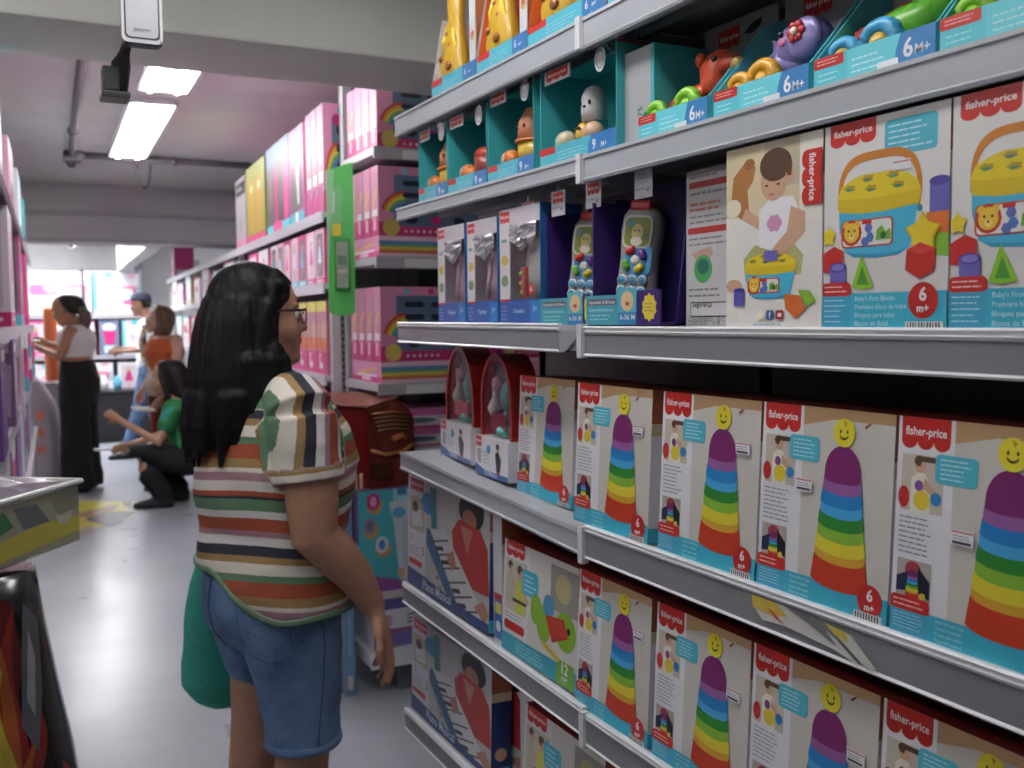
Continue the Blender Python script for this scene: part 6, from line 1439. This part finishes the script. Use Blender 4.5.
PER = stripe_mat()
mb = MB()
mb.loft([ring(1.335, -.022, .070, .080), ring(1.305, -.012, .098, .128), ring(1.265, .0, .122, .180), ring(1.20, .008, .160, .200), ring(1.12, .012, .184, .202), ring(1.04, .004, .180, .194), ring(.97, .000, .162, .188), ring(.90, -.010, .165, .194), ring(.84, -.012, .170, .200), ring(.77, -.004, .172, .204)], None, 40, 2.2)
def lerp3(a, b, t): return tuple(a[i]+(b[i]-a[i])*t for i in range(3))
cuffR = lerp3(SR, ER, .56); cuffL = lerp3(SL, EL, .56)
mb.chain([((-.01, -.12, 1.270), .068), ((-.013, -.150, 1.262), .074), (SR, .078), (lerp3(SR, ER, .15), .080), (lerp3(SR, ER, .3), .080)], n=28)
def cyl(a, b, ra, rb):
    a = Vector(a); b = Vector(b); d = (b-a).normalized(); u = d.cross(Vector((1, 0, 0))).normalized(); v = d.cross(u)
    mb.loft([(a, u, v, ra, ra), (b, u, v, rb, rb)], None, 28)
cyl(lerp3(SR, ER, .05), cuffR, .079, .079)
mb.chain([((-.01, .12, 1.270), .068), ((-.013, .150, 1.262), .074), (SL, .078), (lerp3(SL, EL, .3), .080)], n=28); cyl(lerp3(SL, EL, .05), cuffL, .076, .077)
def stripe(co):
    if co.y < 0: S, E = Vector(SR), Vector(ER)
    else: S, E = Vector(SL), Vector(EL)
    ax = (E-S).normalized(); rel = co-S; t = rel.dot(ax); rad = rel-ax*t; r = rad.length
    sg = -1 if co.y < 0 else 1
    cs = 1.245+(co.x-S.x)*.95+.10*(co.z-1.2)*(-1)
    ct = co.z+.010*math.sin(co.x*16+1)+.012*math.sin(co.y*9)
    # shoulder yoke follows the slope
    L = (E-S).length*.56
    seam = .150-.035*max(0, (1.24-co.z)/.12) if co.z > 1.12 else .132
    w = 1. if (sg*co.y > (seam if co.z > 1.18 else .175-.02*math.cos((1.18-co.z)*20)) and t < L+.012 and r < .1) or (co.z > 1.255+.0*co.x and sg*co.y > .085) else 0.
    if w > .6 and t > L-.030: return -(t-L)/PER*.62+.60       # cuff rings
    return (ct*(1-w)+cs*w)/PER
def shirt_cut(co):
    if co.y < -.19 or co.y > .19: 
        pass
    return False
def folds(o, amp=.004):
    for v in o.data.vertices:
        c = v.co
        k = noise.noise(Vector((c.x*7, c.y*7, c.z*13+2*math.sin(c.x*5))))+.5*noise.noise(Vector((c.x*16, c.y*16, c.z*24)))
        n_ = Vector((c.x, c.y, 0)); 
        if n_.length > 1e-4: v.co += n_.normalized()*k*amp*(1.6 if c.z < 1.0 else 1)
def hem(co):
    # hem rises toward the back: z limit depends on where around the body
    a = math.atan2(-co.y, -co.x)       # 0 = straight back, +pi/2 = right side
    k = min(1, max(0, (a-.1)/1.15)) if a > 0 else 0
    return .885-.105*k*k*(3-2*k)
arm_keep = lambda co: co.z > 1.0
sh = remeshed(mb, 'striped_top', .0055, 'striped_knit', W, None, 3, cut=lambda c: c.z < hem(c), attr=stripe)
folds(sh, .005)
sm = sh.modifiers.new('t', 'SOLIDIFY'); sm.thickness = .003; sm.offset = -1

# turned hem along the bottom edge
def hem_z(a):
    k = min(1, max(0, (a-.1)/1.15)) if a > 0 else 0
    return .885-.105*k*k*(3-2*k)
bs = BVHTree.FromPolygons([v.co.copy() for v in sh.data.vertices], [tuple(p.vertices) for p in sh.data.polygons]); hp_ = []
for i in range(96):
    a = -PI+2*PI*i/96; d_ = Vector((-math.cos(a), -math.sin(a), 0)); hh_ = bs.ray_cast(Vector((0, 0, hem_z(a)+.014))+d_*.5, -d_)
    if hh_[0] and (hh_[0]-Vector((0, 0, hh_[0].z))).length < .24: hp_.append(Vector((hh_[0].x, hh_[0].y, hem_z(a)+.006))+d_*.002)
b = MB()
for k_ in range(3): b.tube([p_+Vector((0, 0, -.0035*k_)) for p_ in hp_], .0042, (C(112, 140, 112), C(112, 140, 112), C(92, 122, 96))[k_], 6, True)
b.build('turned_hem', 'cloth', sh)

# denim shorts
mb = MB()
mb.loft([ring(.93, -.010, .124, .160), ring(.90, -.014, .130, .167), ring(.85, -.022, .139, .175), ring(.79, -.026, .143, .180), ring(.74, -.022, .136, .178), ring(.70, -.008, .120, .175), ring(.68, -.0, .09, .15)], None, 40, 2.3)
for t, zb, fx in ((-1, .462, .014), (1, .505, .03)):
    mb.loft([((-.008, t*.088, .78), (1,0,0), (0,1,0), .126, .094), ((-.004, t*.090, .70), (1,0,0), (0,1,0), .117, .096), ((fx*.6, t*.094, .60), (1,0,0), (0,1,0), .102, .092), ((fx, t*.096, max(.52, zb+.03)), (1,0,0), (0,1,0), .091, .086), ((fx, t*.097, zb), (1,0,0), (0,1,0), .088, .084)], None, 32)
jn = remeshed(mb, 'denim_shorts', .006, 'denim', W, None, 3); folds(jn, .0035)
for t, zb, fx in ((-1, .462, .014), (1, .505, .03)):
    b = MB(); b.loft([((fx, t*.097, zb+.016), (1,0,0), (0,1,0), .0905, .0865), ((fx, t*.097, zb+.002), (1,0,0), (0,1,0), .0925, .0885), ((fx, t*.097, zb-.006), (1,0,0), (0,1,0), .088, .085)], None, 40); b.build('rolled_hem', 'denim', jn)
# pocket, waistband and seams hugging the denim
import mathutils
from mathutils.bvhtree import BVHTree
def surf(o):
    bv = BVHTree.FromPolygons([v.co.copy() for v in o.data.vertices], [tuple(p.vertices) for p in o.data.polygons])
    return bv
bv = surf(jn)
def onsurf(a, z, lift=.0015, cx=-.01):
    """a: heading angle around the body axis; a ray is cast inward"""
    d = Vector((math.cos(a), math.sin(a), 0)); h = bv.ray_cast(Vector((cx, 0, z))+d*.6, -d)
    return (h[0]+h[1]*lift) if h[0] else Vector((cx, 0, z))+d*.18
def on_line(pts, n=10):
    out = []
    for (a0, z0), (a1, z1) in zip(pts, pts[1:]):
        for k in range(n): out.append(onsurf(a0+(a1-a0)*k/n, z0+(z1-z0)*k/n))
    out.append(onsurf(*pts[-1])); return out
A = math.radians
poc = [(A(217), .835), (A(254), .832), (A(258), .72), (A(246), .685), (A(223), .705), (A(217), .835)]
b = MB()
aa = [(217, 254), (217.5, 254.5), (218, 255.5), (219, 256.5), (221, 257.5), (223, 258), (236, 254)]; zz = [.835, .81, .78, .75, .725, .705, .688]
vs = []; fs = []
for i, (a0, a1) in enumerate(aa):
    for j in range(13): vs.append(tuple(onsurf(A(a0+(a1-a0)*j/12), zz[i]-.0, .0028)))
for i in range(len(aa)-1):
    for j in range(12): fs.append((i*13+j, i*13+j+1, (i+1)*13+j+1, (i+1)*13+j))
b.add(vs, fs, None, True); po = b.build('back_pocket', 'denim', jn)
ST = C(66, 90, 132)
b = MB(); b.tube(on_line(poc), .0014, ST, 5); b.tube([p+Vector((0, 0, 0)) for p in on_line([(A(218), .82), (A(254), .818)])], .0012, ST, 5)
b.tube(on_line([(A(226), .81), (A(230), .78), (A(236), .76), (A(231), .74)]), .0014, C(120, 146, 180), 5); b.tube(on_line([(A(240), .81), (A(238), .78), (A(229), .755), (A(236), .735)]), .0014, C(120, 146, 180), 5)
b.build('pocket_stitching', 'cloth', po)
b = MB(); b.tube(on_line([(A(186), .88), (A(196), .865), (A(240), .862), (A(272), .868)]), .0016, ST, 5)
b.tube(on_line([(A(278), .88), (A(280), .80), (A(283), .70)]), .002, ST, 5); b.tube(on_line([(A(180), .88), (A(180), .70)]), .0018, ST, 5)
b.tube([onsurf(A(283-8*k/10), .70-.22*k/10, .002) for k in range(11)], .002, ST, 5)
b.build('seams', 'cloth', jn)

# teal bag on her far side
mb = MB()
secs = [((-.085, .275, .905), .018, .012), ((-.088, .275, .86), .040, .018), ((-.088, .278, .78), .066, .030), ((-.085, .28, .68), .088, .042), ((-.078, .282, .58), .108, .052), ((-.066, .282, .52), .114, .055), ((-.050, .282, .47), .095, .045), ((-.045, .282, .445), .06, .03)]
mb.loft([(c, (1, 0, 0), (0, 1, 0), a, b_) for c, a, b_ in secs], None, 32, 2.4)
bg = remeshed(mb, 'carrier_bag', .008, 'cloth', None, lambda c: C(52, 168, 148), 3)
for v in bg.data.vertices:
    c = v.co; v.co += Vector((0, 1, 0))*noise.noise(Vector((c.x*16, 2, c.z*6)))*.014+Vector((1, 0, 0))*noise.noise(Vector((3, c.y*12, c.z*9)))*.006
bg.location = W.location+Vector((.05, 0, 0)); bg.rotation_euler = W.rotation_euler
bg.name = 'carrier_bag'; tag(bg, 'teal green fabric bag hanging behind the hip of the woman in denim shorts', 'bag')
b = MB()
for dy in (-.008, .008): b.tube([(-.098, .268+dy, .89), (-.075, .245+dy, .97), (-.05, .208+dy, 1.045), (-.02, .19+dy, 1.0), (-.055, .262+dy, .93), (-.075, .272+dy, .89)], .004, C(46, 150, 132), 6)
b.build('strap', 'cloth', bg)

# ---- other shoppers
def person(label, loc, yaw, J, skin, voxel=.012, fat=1., hy=0., hp=0., feet=True, hands=None):
    t = thing('person', label, 'person', loc, yaw)
    mb = MB(); h = J['head']; head_shapes(mb, h, 1.0, hy, hp)
    n = J['neck']; mb.chain([((h[0]-.01, h[1], h[2]-.03), .05), (n, .052)])
    P = Vector(J['pelvis']); N = Vector(n); up = (N-P).normalized(); s = (Vector(J['sl'])-Vector(J['sr'])).normalized(); f = s.cross(up).normalized()*1
    def sec(k, a, b): return (tuple(P+(N-P)*k), tuple(f), tuple(s), a*fat, b*fat)
    mb.loft([sec(-.14, .09, .13), sec(0, .115, .165), sec(.25, .10, .14), sec(.45, .10, .14), sec(.7, .12, .165), sec(.87, .10, .17), sec(.96, .07, .11), sec(1.02, .05, .06)], None, 24, 2.2)
    for k in 'rl':
        mb.chain([(J['s'+k], .048*fat), (J['e'+k], .037*fat), (J['w'+k], .024)], n=14)
        mb.chain([(J['h'+k], .085*fat), (tuple((Vector(J['h'+k])+Vector(J['k'+k]))/2), .075*fat), (J['k'+k], .055*fat), (tuple(Vector(J['k'+k])*.65+Vector(J['a'+k])*.35), .052), (J['a'+k], .034)], n=14)
        hd = (hands or {}).get(k) or (tuple(Vector(J['w'+k])-Vector(J['e'+k])), (0, -1 if k == 'l' else 1, 0), 1 if k == 'l' else -1)
        hand_shapes(mb, J['w'+k], hd[0], hd[1], hd[2], .95, .8, 1.12)
    remeshed(mb, 'body', voxel, 'skin', t, lambda c: skin, 2)
    eyes(t, h, 1., hy, hp)
    return t, f, s, sec
def shoe(t, a, d, col, L=.25):
    d = Vector(d).normalized(); s = Vector((-d.y, d.x, 0)); b = MB(); a = Vector(a); g = Vector((a.x, a.y, 0))
    b.loft([(tuple(g-d*.07+Z*.045), s, Z, .032, .04), (tuple(g-d*.02+Z*.05), s, Z, .038, .048), (tuple(g+d*.08+Z*.038), s, Z, .045, .036), (tuple(g+d*(L-.09)+Z*.026), s, Z, .044, .025), (tuple(g+d*(L-.06)+Z*.022), s, Z, .03, .018)], col, 16); b.build('shoe', 'matt_card', t)
STAND = dict(head=(.02, 0, 1.50), neck=(-.01, 0, 1.36), pelvis=(0, 0, .90), sr=(-.01, -.165, 1.30), sl=(-.01, .165, 1.30), er=(-.02, -.20, 1.04), el=(-.02, .20, 1.04), wr=(.06, -.20, .82), wl=(.06, .20, .82),
             hr=(0, -.085, .88), hl=(0, .085, .88), kr=(.01, -.09, .48), kl=(.01, .09, .48), ar=(-.02, -.09, .08), al=(-.02, .09, .08))
def scaled(J, s): return {k: tuple(x*s for x in v) for k, v in J.items()}

# woman in black trousers, facing the left shelf (seen from behind her left side)
J = dict(STAND, head=(.075, 0, 1.475), er=(.04, -.21, 1.12), wr=(.26, -.14, 1.20), el=(.06, .20, 1.10), wl=(.28, .10, 1.18), hr=(0, -.09, .86), hl=(0, .09, .86))
t, f, s, sec = person('woman in white crop top and wide black trousers reading a small pack', (.535, 9.25, 0), math.radians(158), J, C(176, 122, 92), fat=1.08, hp=math.radians(24))
t.scale = (1.06, 1.06, 1.06)
b = MB(); b.loft([sec(.42, .112, .152), sec(.55, .118, .158), sec(.7, .132, .176), sec(.84, .118, .176), sec(.93, .088, .135), sec(.985, .07, .09)], None, 28, 2.2)
remeshed(b, 'crop_top', .01, 'cloth', t, lambda c: C(226, 224, 226), 2)
b = MB(); b.loft([ring(1.07, .0, .118, .150), ring(1.0, -.01, .135, .172), ring(.90, -.02, .152, .195), ring(.80, -.015, .145, .195), ring(.72, -.01, .12, .18)], None, 28, 2.2)
for k in (-1, 1): b.loft([ring(.86, -.01, .13, .10, k*.09), ring(.6, 0, .115, .10, k*.095), ring(.3, 0, .12, .105, k*.10), ring(.06, -.01, .135, .11, k*.105), ring(.03, -.01, .13, .11, k*.105)], None, 24)
tr = remeshed(b, 'black_trousers', .011, 'cloth', t, lambda c: C(20, 19, 22), 3); folds(tr, .004)
for k in (-1, 1): shoe(t, (-.02, k*.1, 0), (1, 0, 0), C(24, 22, 24))
b = MB(); b.loft([ring(1.60, .04, .03, .03), ring(1.59, .035, .07, .06), ring(1.56, .03, .10, .085), ring(1.51, .015, .105, .092), ring(1.47, -.02, .085, .088), ring(1.44, -.03, .06, .07)], None, 24)
b.chain([((-.05, 0, 1.50), .05), ((-.085, .02, 1.45), .05), ((-.09, .02, 1.37), .045), ((-.08, .02, 1.31), .025)])
hr = remeshed(b, 'hair', .01, 'hair', t, lambda c: C(110, 96, 84) if c.x < -.055 and c.z < 1.5 else C(44, 40, 40), 2)
wpos = t.matrix_basis @ Vector((.36, -.01, 1.20))
b = MB(); b.box((-.075, -.012, -.035), (.075, .012, .035), C(206, 206, 196), cols=[C(60, 50, 40), C(206, 206, 196), C(170, 120, 60), C(80, 110, 90), C(60, 60, 60), C(206, 206, 196)], bev=0); b.box((-.05, -.014, -.02), (.03, -.0122, .015), C(190, 150, 70))
o = b.build('small_pack', 'printed_card'); o.location = wpos; o.rotation_euler = (math.radians(20), 0, math.radians(10)); tag(o, 'small white and brown pack held up by the woman in black trousers', 'package')

# man in cap
J = scaled(dict(STAND, head=(.06, 0, 1.49), er=(.02, -.21, 1.06), wr=(.24, -.12, 1.06), el=(.04, .22, 1.05), wl=(.26, .14, 1.04), kl=(.10, .09, .48), al=(.22, .09, .09), ar=(-.16, -.09, .09), kr=(-.02, -.09, .47)), 1.10)
t, f, s, sec = person('man in a navy cap and white t-shirt facing left near the far shelves', (1.36, 11.2, 0), math.radians(172), J, C(140, 96, 74), hp=math.radians(14))
b = MB(); b.loft([sec(-.05, .13, .18), sec(.25, .125, .17), sec(.5, .125, .17), sec(.7, .14, .185), sec(.87, .118, .19), sec(.96, .085, .13), sec(1.0, .068, .085)], None, 28, 2.2)
for k in 'lr':
    S, E = Vector(J['s'+k]), Vector(J['e'+k]); b.chain([(tuple(S), .072), (tuple(S+(E-S)*.6), .066)], n=18)
ts = remeshed(b, 'white_shirt', .011, 'cloth', t, lambda c: C(40, 42, 52) if (abs(c.x-.035) < .022 and c.y > .14 and 1.05 < c.z < 1.42) else C(226, 226, 230), 2); folds(ts, .004)
b = MB(); b.loft([ring(1.02, .0, .115, .16), ring(.94, -.01, .125, .172), ring(.86, -.01, .11, .165)], None, 24)
for k in 'lr':
    H_, K_, A_ = Vector(J['h'+k]), Vector(J['k'+k]), Vector(J['a'+k]); b.chain([(tuple(H_), .098), (tuple((H_+K_)/2), .09), (tuple(K_), .075), (tuple((K_+A_)/2), .07), (tuple(A_), .062)], n=18)
remeshed(b, 'blue_jeans', .011, 'denim', t, None, 2)
shoe(t, J['al'], (1, 0, 0), C(30, 28, 32)); shoe(t, J['ar'], (1, 0, 0), C(30, 28, 32))
hx, hy_, hz = J['head']
b = MB(); b.loft([ring(hz+.135, hx-.01, .03, .03), ring(hz+.125, hx-.01, .07, .06), ring(hz+.10, hx-.01, .095, .08), ring(hz+.06, hx-.008, .106, .087), ring(hz+.042, hx-.008, .107, .088)], C(36, 44, 66), 28); cp = b.build('cap', 'cloth', t)
b = MB(); b.loft([((hx+.085, 0, hz+.055), (0,1,0), (0,0,1), .07, .006), ((hx+.14, 0, hz+.042), (0,1,0), (0,0,1), .068, .006), ((hx+.18, 0, hz+.026), (0,1,0), (0,0,1), .04, .005)], C(60, 120, 170), 20); b.build('brim', 'cloth', cp)
b = MB(); b.loft([ring(hz+.05, hx-.03, .085, .082), ring(hz+.0, hx-.045, .065, .078), ring(hz-.04, hx-.05, .04, .06)], None, 24); remeshed(b, 'hair', .011, 'hair', t, lambda c: C(36, 28, 26), 1)

# woman in orange
J = dict(STAND, head=(.045, .0, 1.465), neck=(0, 0, 1.33), er=(-.03, -.215, 1.03), wr=(.10, -.20, .86), el=(.02, .215, 1.02), wl=(.16, .17, .82))
t, f, s, sec = person('woman in orange sleeveless top with a strapped shoulder bag, looking up to the left', (1.205, 8.86, 0), math.radians(205), J, C(208, 158, 138), hy=math.radians(-22), hp=math.radians(-12), fat=1.05)
b = MB(); b.loft([sec(-.12, .13, .18), sec(.1, .13, .175), sec(.3, .118, .16), sec(.5, .12, .162), sec(.7, .138, .182), sec(.87, .122, .168), sec(.955, .095, .12)], None, 28, 2.2)
ts = remeshed(b, 'orange_top', .01, 'cloth', t, lambda c: C(196, 88, 40), 2); folds(ts, .004)
b = MB(); b.loft([ring(.92, -.01, .125, .17), ring(.84, -.01, .125, .175), ring(.78, -.01, .11, .17)], None, 24)
for k in 'lr':
    H_, K_, A_ = Vector(J['h'+k]), Vector(J['k'+k]), Vector(J['a'+k]); b.chain([(tuple(H_), .1), (tuple((H_+K_)/2), .09), (tuple(K_), .075), (tuple(A_), .07)], n=18)
remeshed(b, 'rust_trousers', .011, 'cloth', t, lambda c: C(130, 42, 28), 2)
shoe(t, J['al'], (1, 0, 0), C(90, 60, 50)); shoe(t, J['ar'], (1, 0, 0), C(90, 60, 50))
b = MB(); b.M = Matrix.Translation(J['head']) @ Matrix.Rotation(math.radians(-22), 4, 'Z') @ Matrix.Rotation(math.radians(-12), 4, 'Y')
b.loft([ring(.128, -.02, .03, .03), ring(.12, -.02, .065, .06), ring(.09, -.025, .092, .08), ring(.04, -.035, .098, .092), ring(-.02, -.045, .085, .095), ring(-.08, -.05, .072, .09), ring(-.12, -.05, .05, .07)], None, 24)
for k in (-1, 1): b.chain([((.03, k*.05, .10), .03), ((.03, k*.078, .04), .02), ((.0, k*.085, -.04), .025), ((-.01, k*.08, -.11), .02)])
remeshed(b, 'hair', .01, 'hair', t, lambda c: C(104, 78, 58), 2)
OW = t
M_ = t.matrix_basis
def wp(x, y, z): return tuple(M_ @ Vector((x, y, z)))
bt = thing('shoulder_bag', 'cream shoulder bag with a patterned yellow and white strap on the woman in orange', 'bag', wp(.15, .10, .93), t.rotation_euler.z)
b = MB(); b.loft([((0, 0, -.10), (1,0,0), (0,1,0), .03, .09), ((0, 0, -.09), (1,0,0), (0,1,0), .045, .115), ((0, 0, .0), (1,0,0), (0,1,0), .055, .125), ((0, 0, .085), (1,0,0), (0,1,0), .045, .115), ((0, 0, .105), (1,0,0), (0,1,0), .02, .09)], C(206, 192, 172), 28, 2.8); b.build('bag_body', 'cloth', bt)
b = MB(); b.ball((.052, .02, .0), (.012, .05, .045), C(190, 174, 156)); b.build('front_pocket', 'cloth', bt)
b = MB(); pts = [(.0, -.08, .10), (.035, -.13, .22), (.02, -.19, .36), (-.04, -.235, .455), (-.14, -.25, .47), (-.26, -.2, .40), (-.29, -.1, .26), (-.23, .03, .15), (-.10, .10, .10)]
PV = [Vector(p) for p in pts]
for i in range(len(PV)-1):
    for k in range(3):
        a = PV[i].lerp(PV[i+1], k/3); c = PV[i].lerp(PV[i+1], (k+1)/3); b.tube([a, c], .016, [C(222, 208, 186), C(206, 176, 90), C(206, 196, 180)][(i+k) % 3], 8)
b.build('patterned_strap', 'cloth', bt)
b = MB(); b.box((-.09, -.05, 0), (.09, .05, .012), C(206, 206, 204), bev=.002); o = b.build('leaflet', 'printed_card'); o.location = wp(.30, .14, .73); o.rotation_euler = (.25, .1, .3); tag(o, 'white leaflet held low by the woman in orange', 'leaflet')

# crouching woman in green
J = dict(head=(.04, 0, .90), neck=(-.02, 0, .77), pelvis=(-.10, 0, .34), sr=(-.02, -.165, .70), sl=(-.02, .165, .70), er=(.10, -.20, .48), el=(.08, .21, .47), wr=(.32, -.16, .42), wl=(.34, .12, .62),
         hr=(-.10, -.09, .32), hl=(-.10, .09, .32), kr=(.27, -.13, .34), kl=(.25, .13, .40), ar=(.0, -.12, .09), al=(.08, .13, .09))
t, f, s, sec = person('crouching woman in green t-shirt and black trousers with long dark hair', (1.165, 8.15, .0), math.radians(165), J, C(190, 140, 112), hp=math.radians(10))
t.scale = (1.12, 1.12, 1.12)
b = MB(); b.loft([sec(-.05, .125, .175), sec(.2, .125, .165), sec(.5, .12, .16), sec(.7, .135, .18), sec(.87, .115, .185), sec(.96, .08, .12)], None, 28, 2.2)
for k in 'lr':
    S, E = Vector(J['s'+k]), Vector(J['e'+k]); b.chain([(tuple(S), .07), (tuple(S+(E-S)*.5), .064)], n=18)
def grn(c):
    return C(36, 128, 66) if noise.noise(c*14) < .22 else C(46, 150, 140)
ts = remeshed(b, 'green_shirt', .010, 'cloth', t, grn, 2); folds(ts, .004)
b = MB(); b.loft([sec(.08, .13, .18), sec(-.02, .145, .19), sec(-.15, .13, .18)], None, 24)
for k in 'lr':
    H_, K_, A_ = Vector(J['h'+k]), Vector(J['k'+k]), Vector(J['a'+k]); b.chain([(tuple(H_), .11), (tuple((H_+K_)/2), .1), (tuple(K_), .082), (tuple((K_+A_)/2), .08), (tuple(A_+Vector((0, 0, .02))), .07)], n=18)
remeshed(b, 'black_trousers', .011, 'cloth', t, lambda c: C(22, 22, 26), 2)
shoe(t, J['al'], (1, 0, 0), C(40, 38, 42)); shoe(t, J['ar'], (1, -.1, 0), C(40, 38, 42))
b = MB(); b.loft([ring(1.03, .02, .03, .03), ring(1.022, .015, .07, .06), ring(.99, .01, .096, .085), ring(.94, -.01, .10, .094), ring(.88, -.03, .09, .095), ring(.80, -.06, .082, .10), ring(.70, -.10, .065, .10), ring(.60, -.13, .045, .085), ring(.55, -.14, .02, .05)], None, 28)
for k in (-1, 1): b.chain([((.07, k*.04, .99), .028), ((.075, k*.072, .93), .02), ((.05, k*.086, .86), .024), ((.02, k*.09, .76), .02)])
hh = remeshed(b, 'hair', .010, 'hair', t, lambda c: C(34, 29, 28), 2)
M_ = t.matrix_basis
b = MB(); b.box((-.11, -.035, 0), (.11, .035, .016), C(226, 226, 228), bev=.004); o = b.build('white_package', 'printed_card'); o.location = tuple(M_ @ Vector((.47, -.15, .385))); o.rotation_euler = (0, .04, math.radians(10)); tag(o, 'slim white package held out low by the crouching woman', 'package')
# ------------------------------------------------------------------ camera, world and view
def camera():
    cd = bpy.data.cameras.new('camera'); co = bpy.data.objects.new('camera', cd); COL.objects.link(co)
    yaw, pitch, roll = math.radians(27.15), math.radians(3.8), math.radians(.57)
    F = Vector((math.sin(yaw)*math.cos(pitch), math.cos(yaw)*math.cos(pitch), -math.sin(pitch)))
    R0 = Vector((math.cos(yaw), -math.sin(yaw), 0)); U0 = R0.cross(F)
    R = R0*math.cos(roll)-U0*math.sin(roll); U = U0*math.cos(roll)+R0*math.sin(roll)
    M = Matrix((R, U, -F)).transposed().to_4x4(); M.translation = (0, 0, 1.45)
    co.matrix_world = M
    cd.sensor_width = 36; cd.lens = 985/1024*36; cd.clip_start = .05; cd.clip_end = 60
    cd.dof.use_dof = True; cd.dof.focus_distance = 1.5; cd.dof.aperture_fstop = 6.0
    bpy.context.scene.camera = co
camera()
w = bpy.data.worlds.new('world'); bpy.context.scene.world = w; w.use_nodes = True
w.node_tree.nodes['Background'].inputs[0].default_value = (.9, .92, 1, 1); w.node_tree.nodes['Background'].inputs[1].default_value = .3
sc = bpy.context.scene
sc.view_settings.view_transform = 'Standard'; sc.view_settings.look = 'None'; sc.view_settings.gamma = 1; sc.view_settings.use_curve_mapping = False
sc.view_settings.exposure = 0.2
sc.cycles.max_bounces = 6
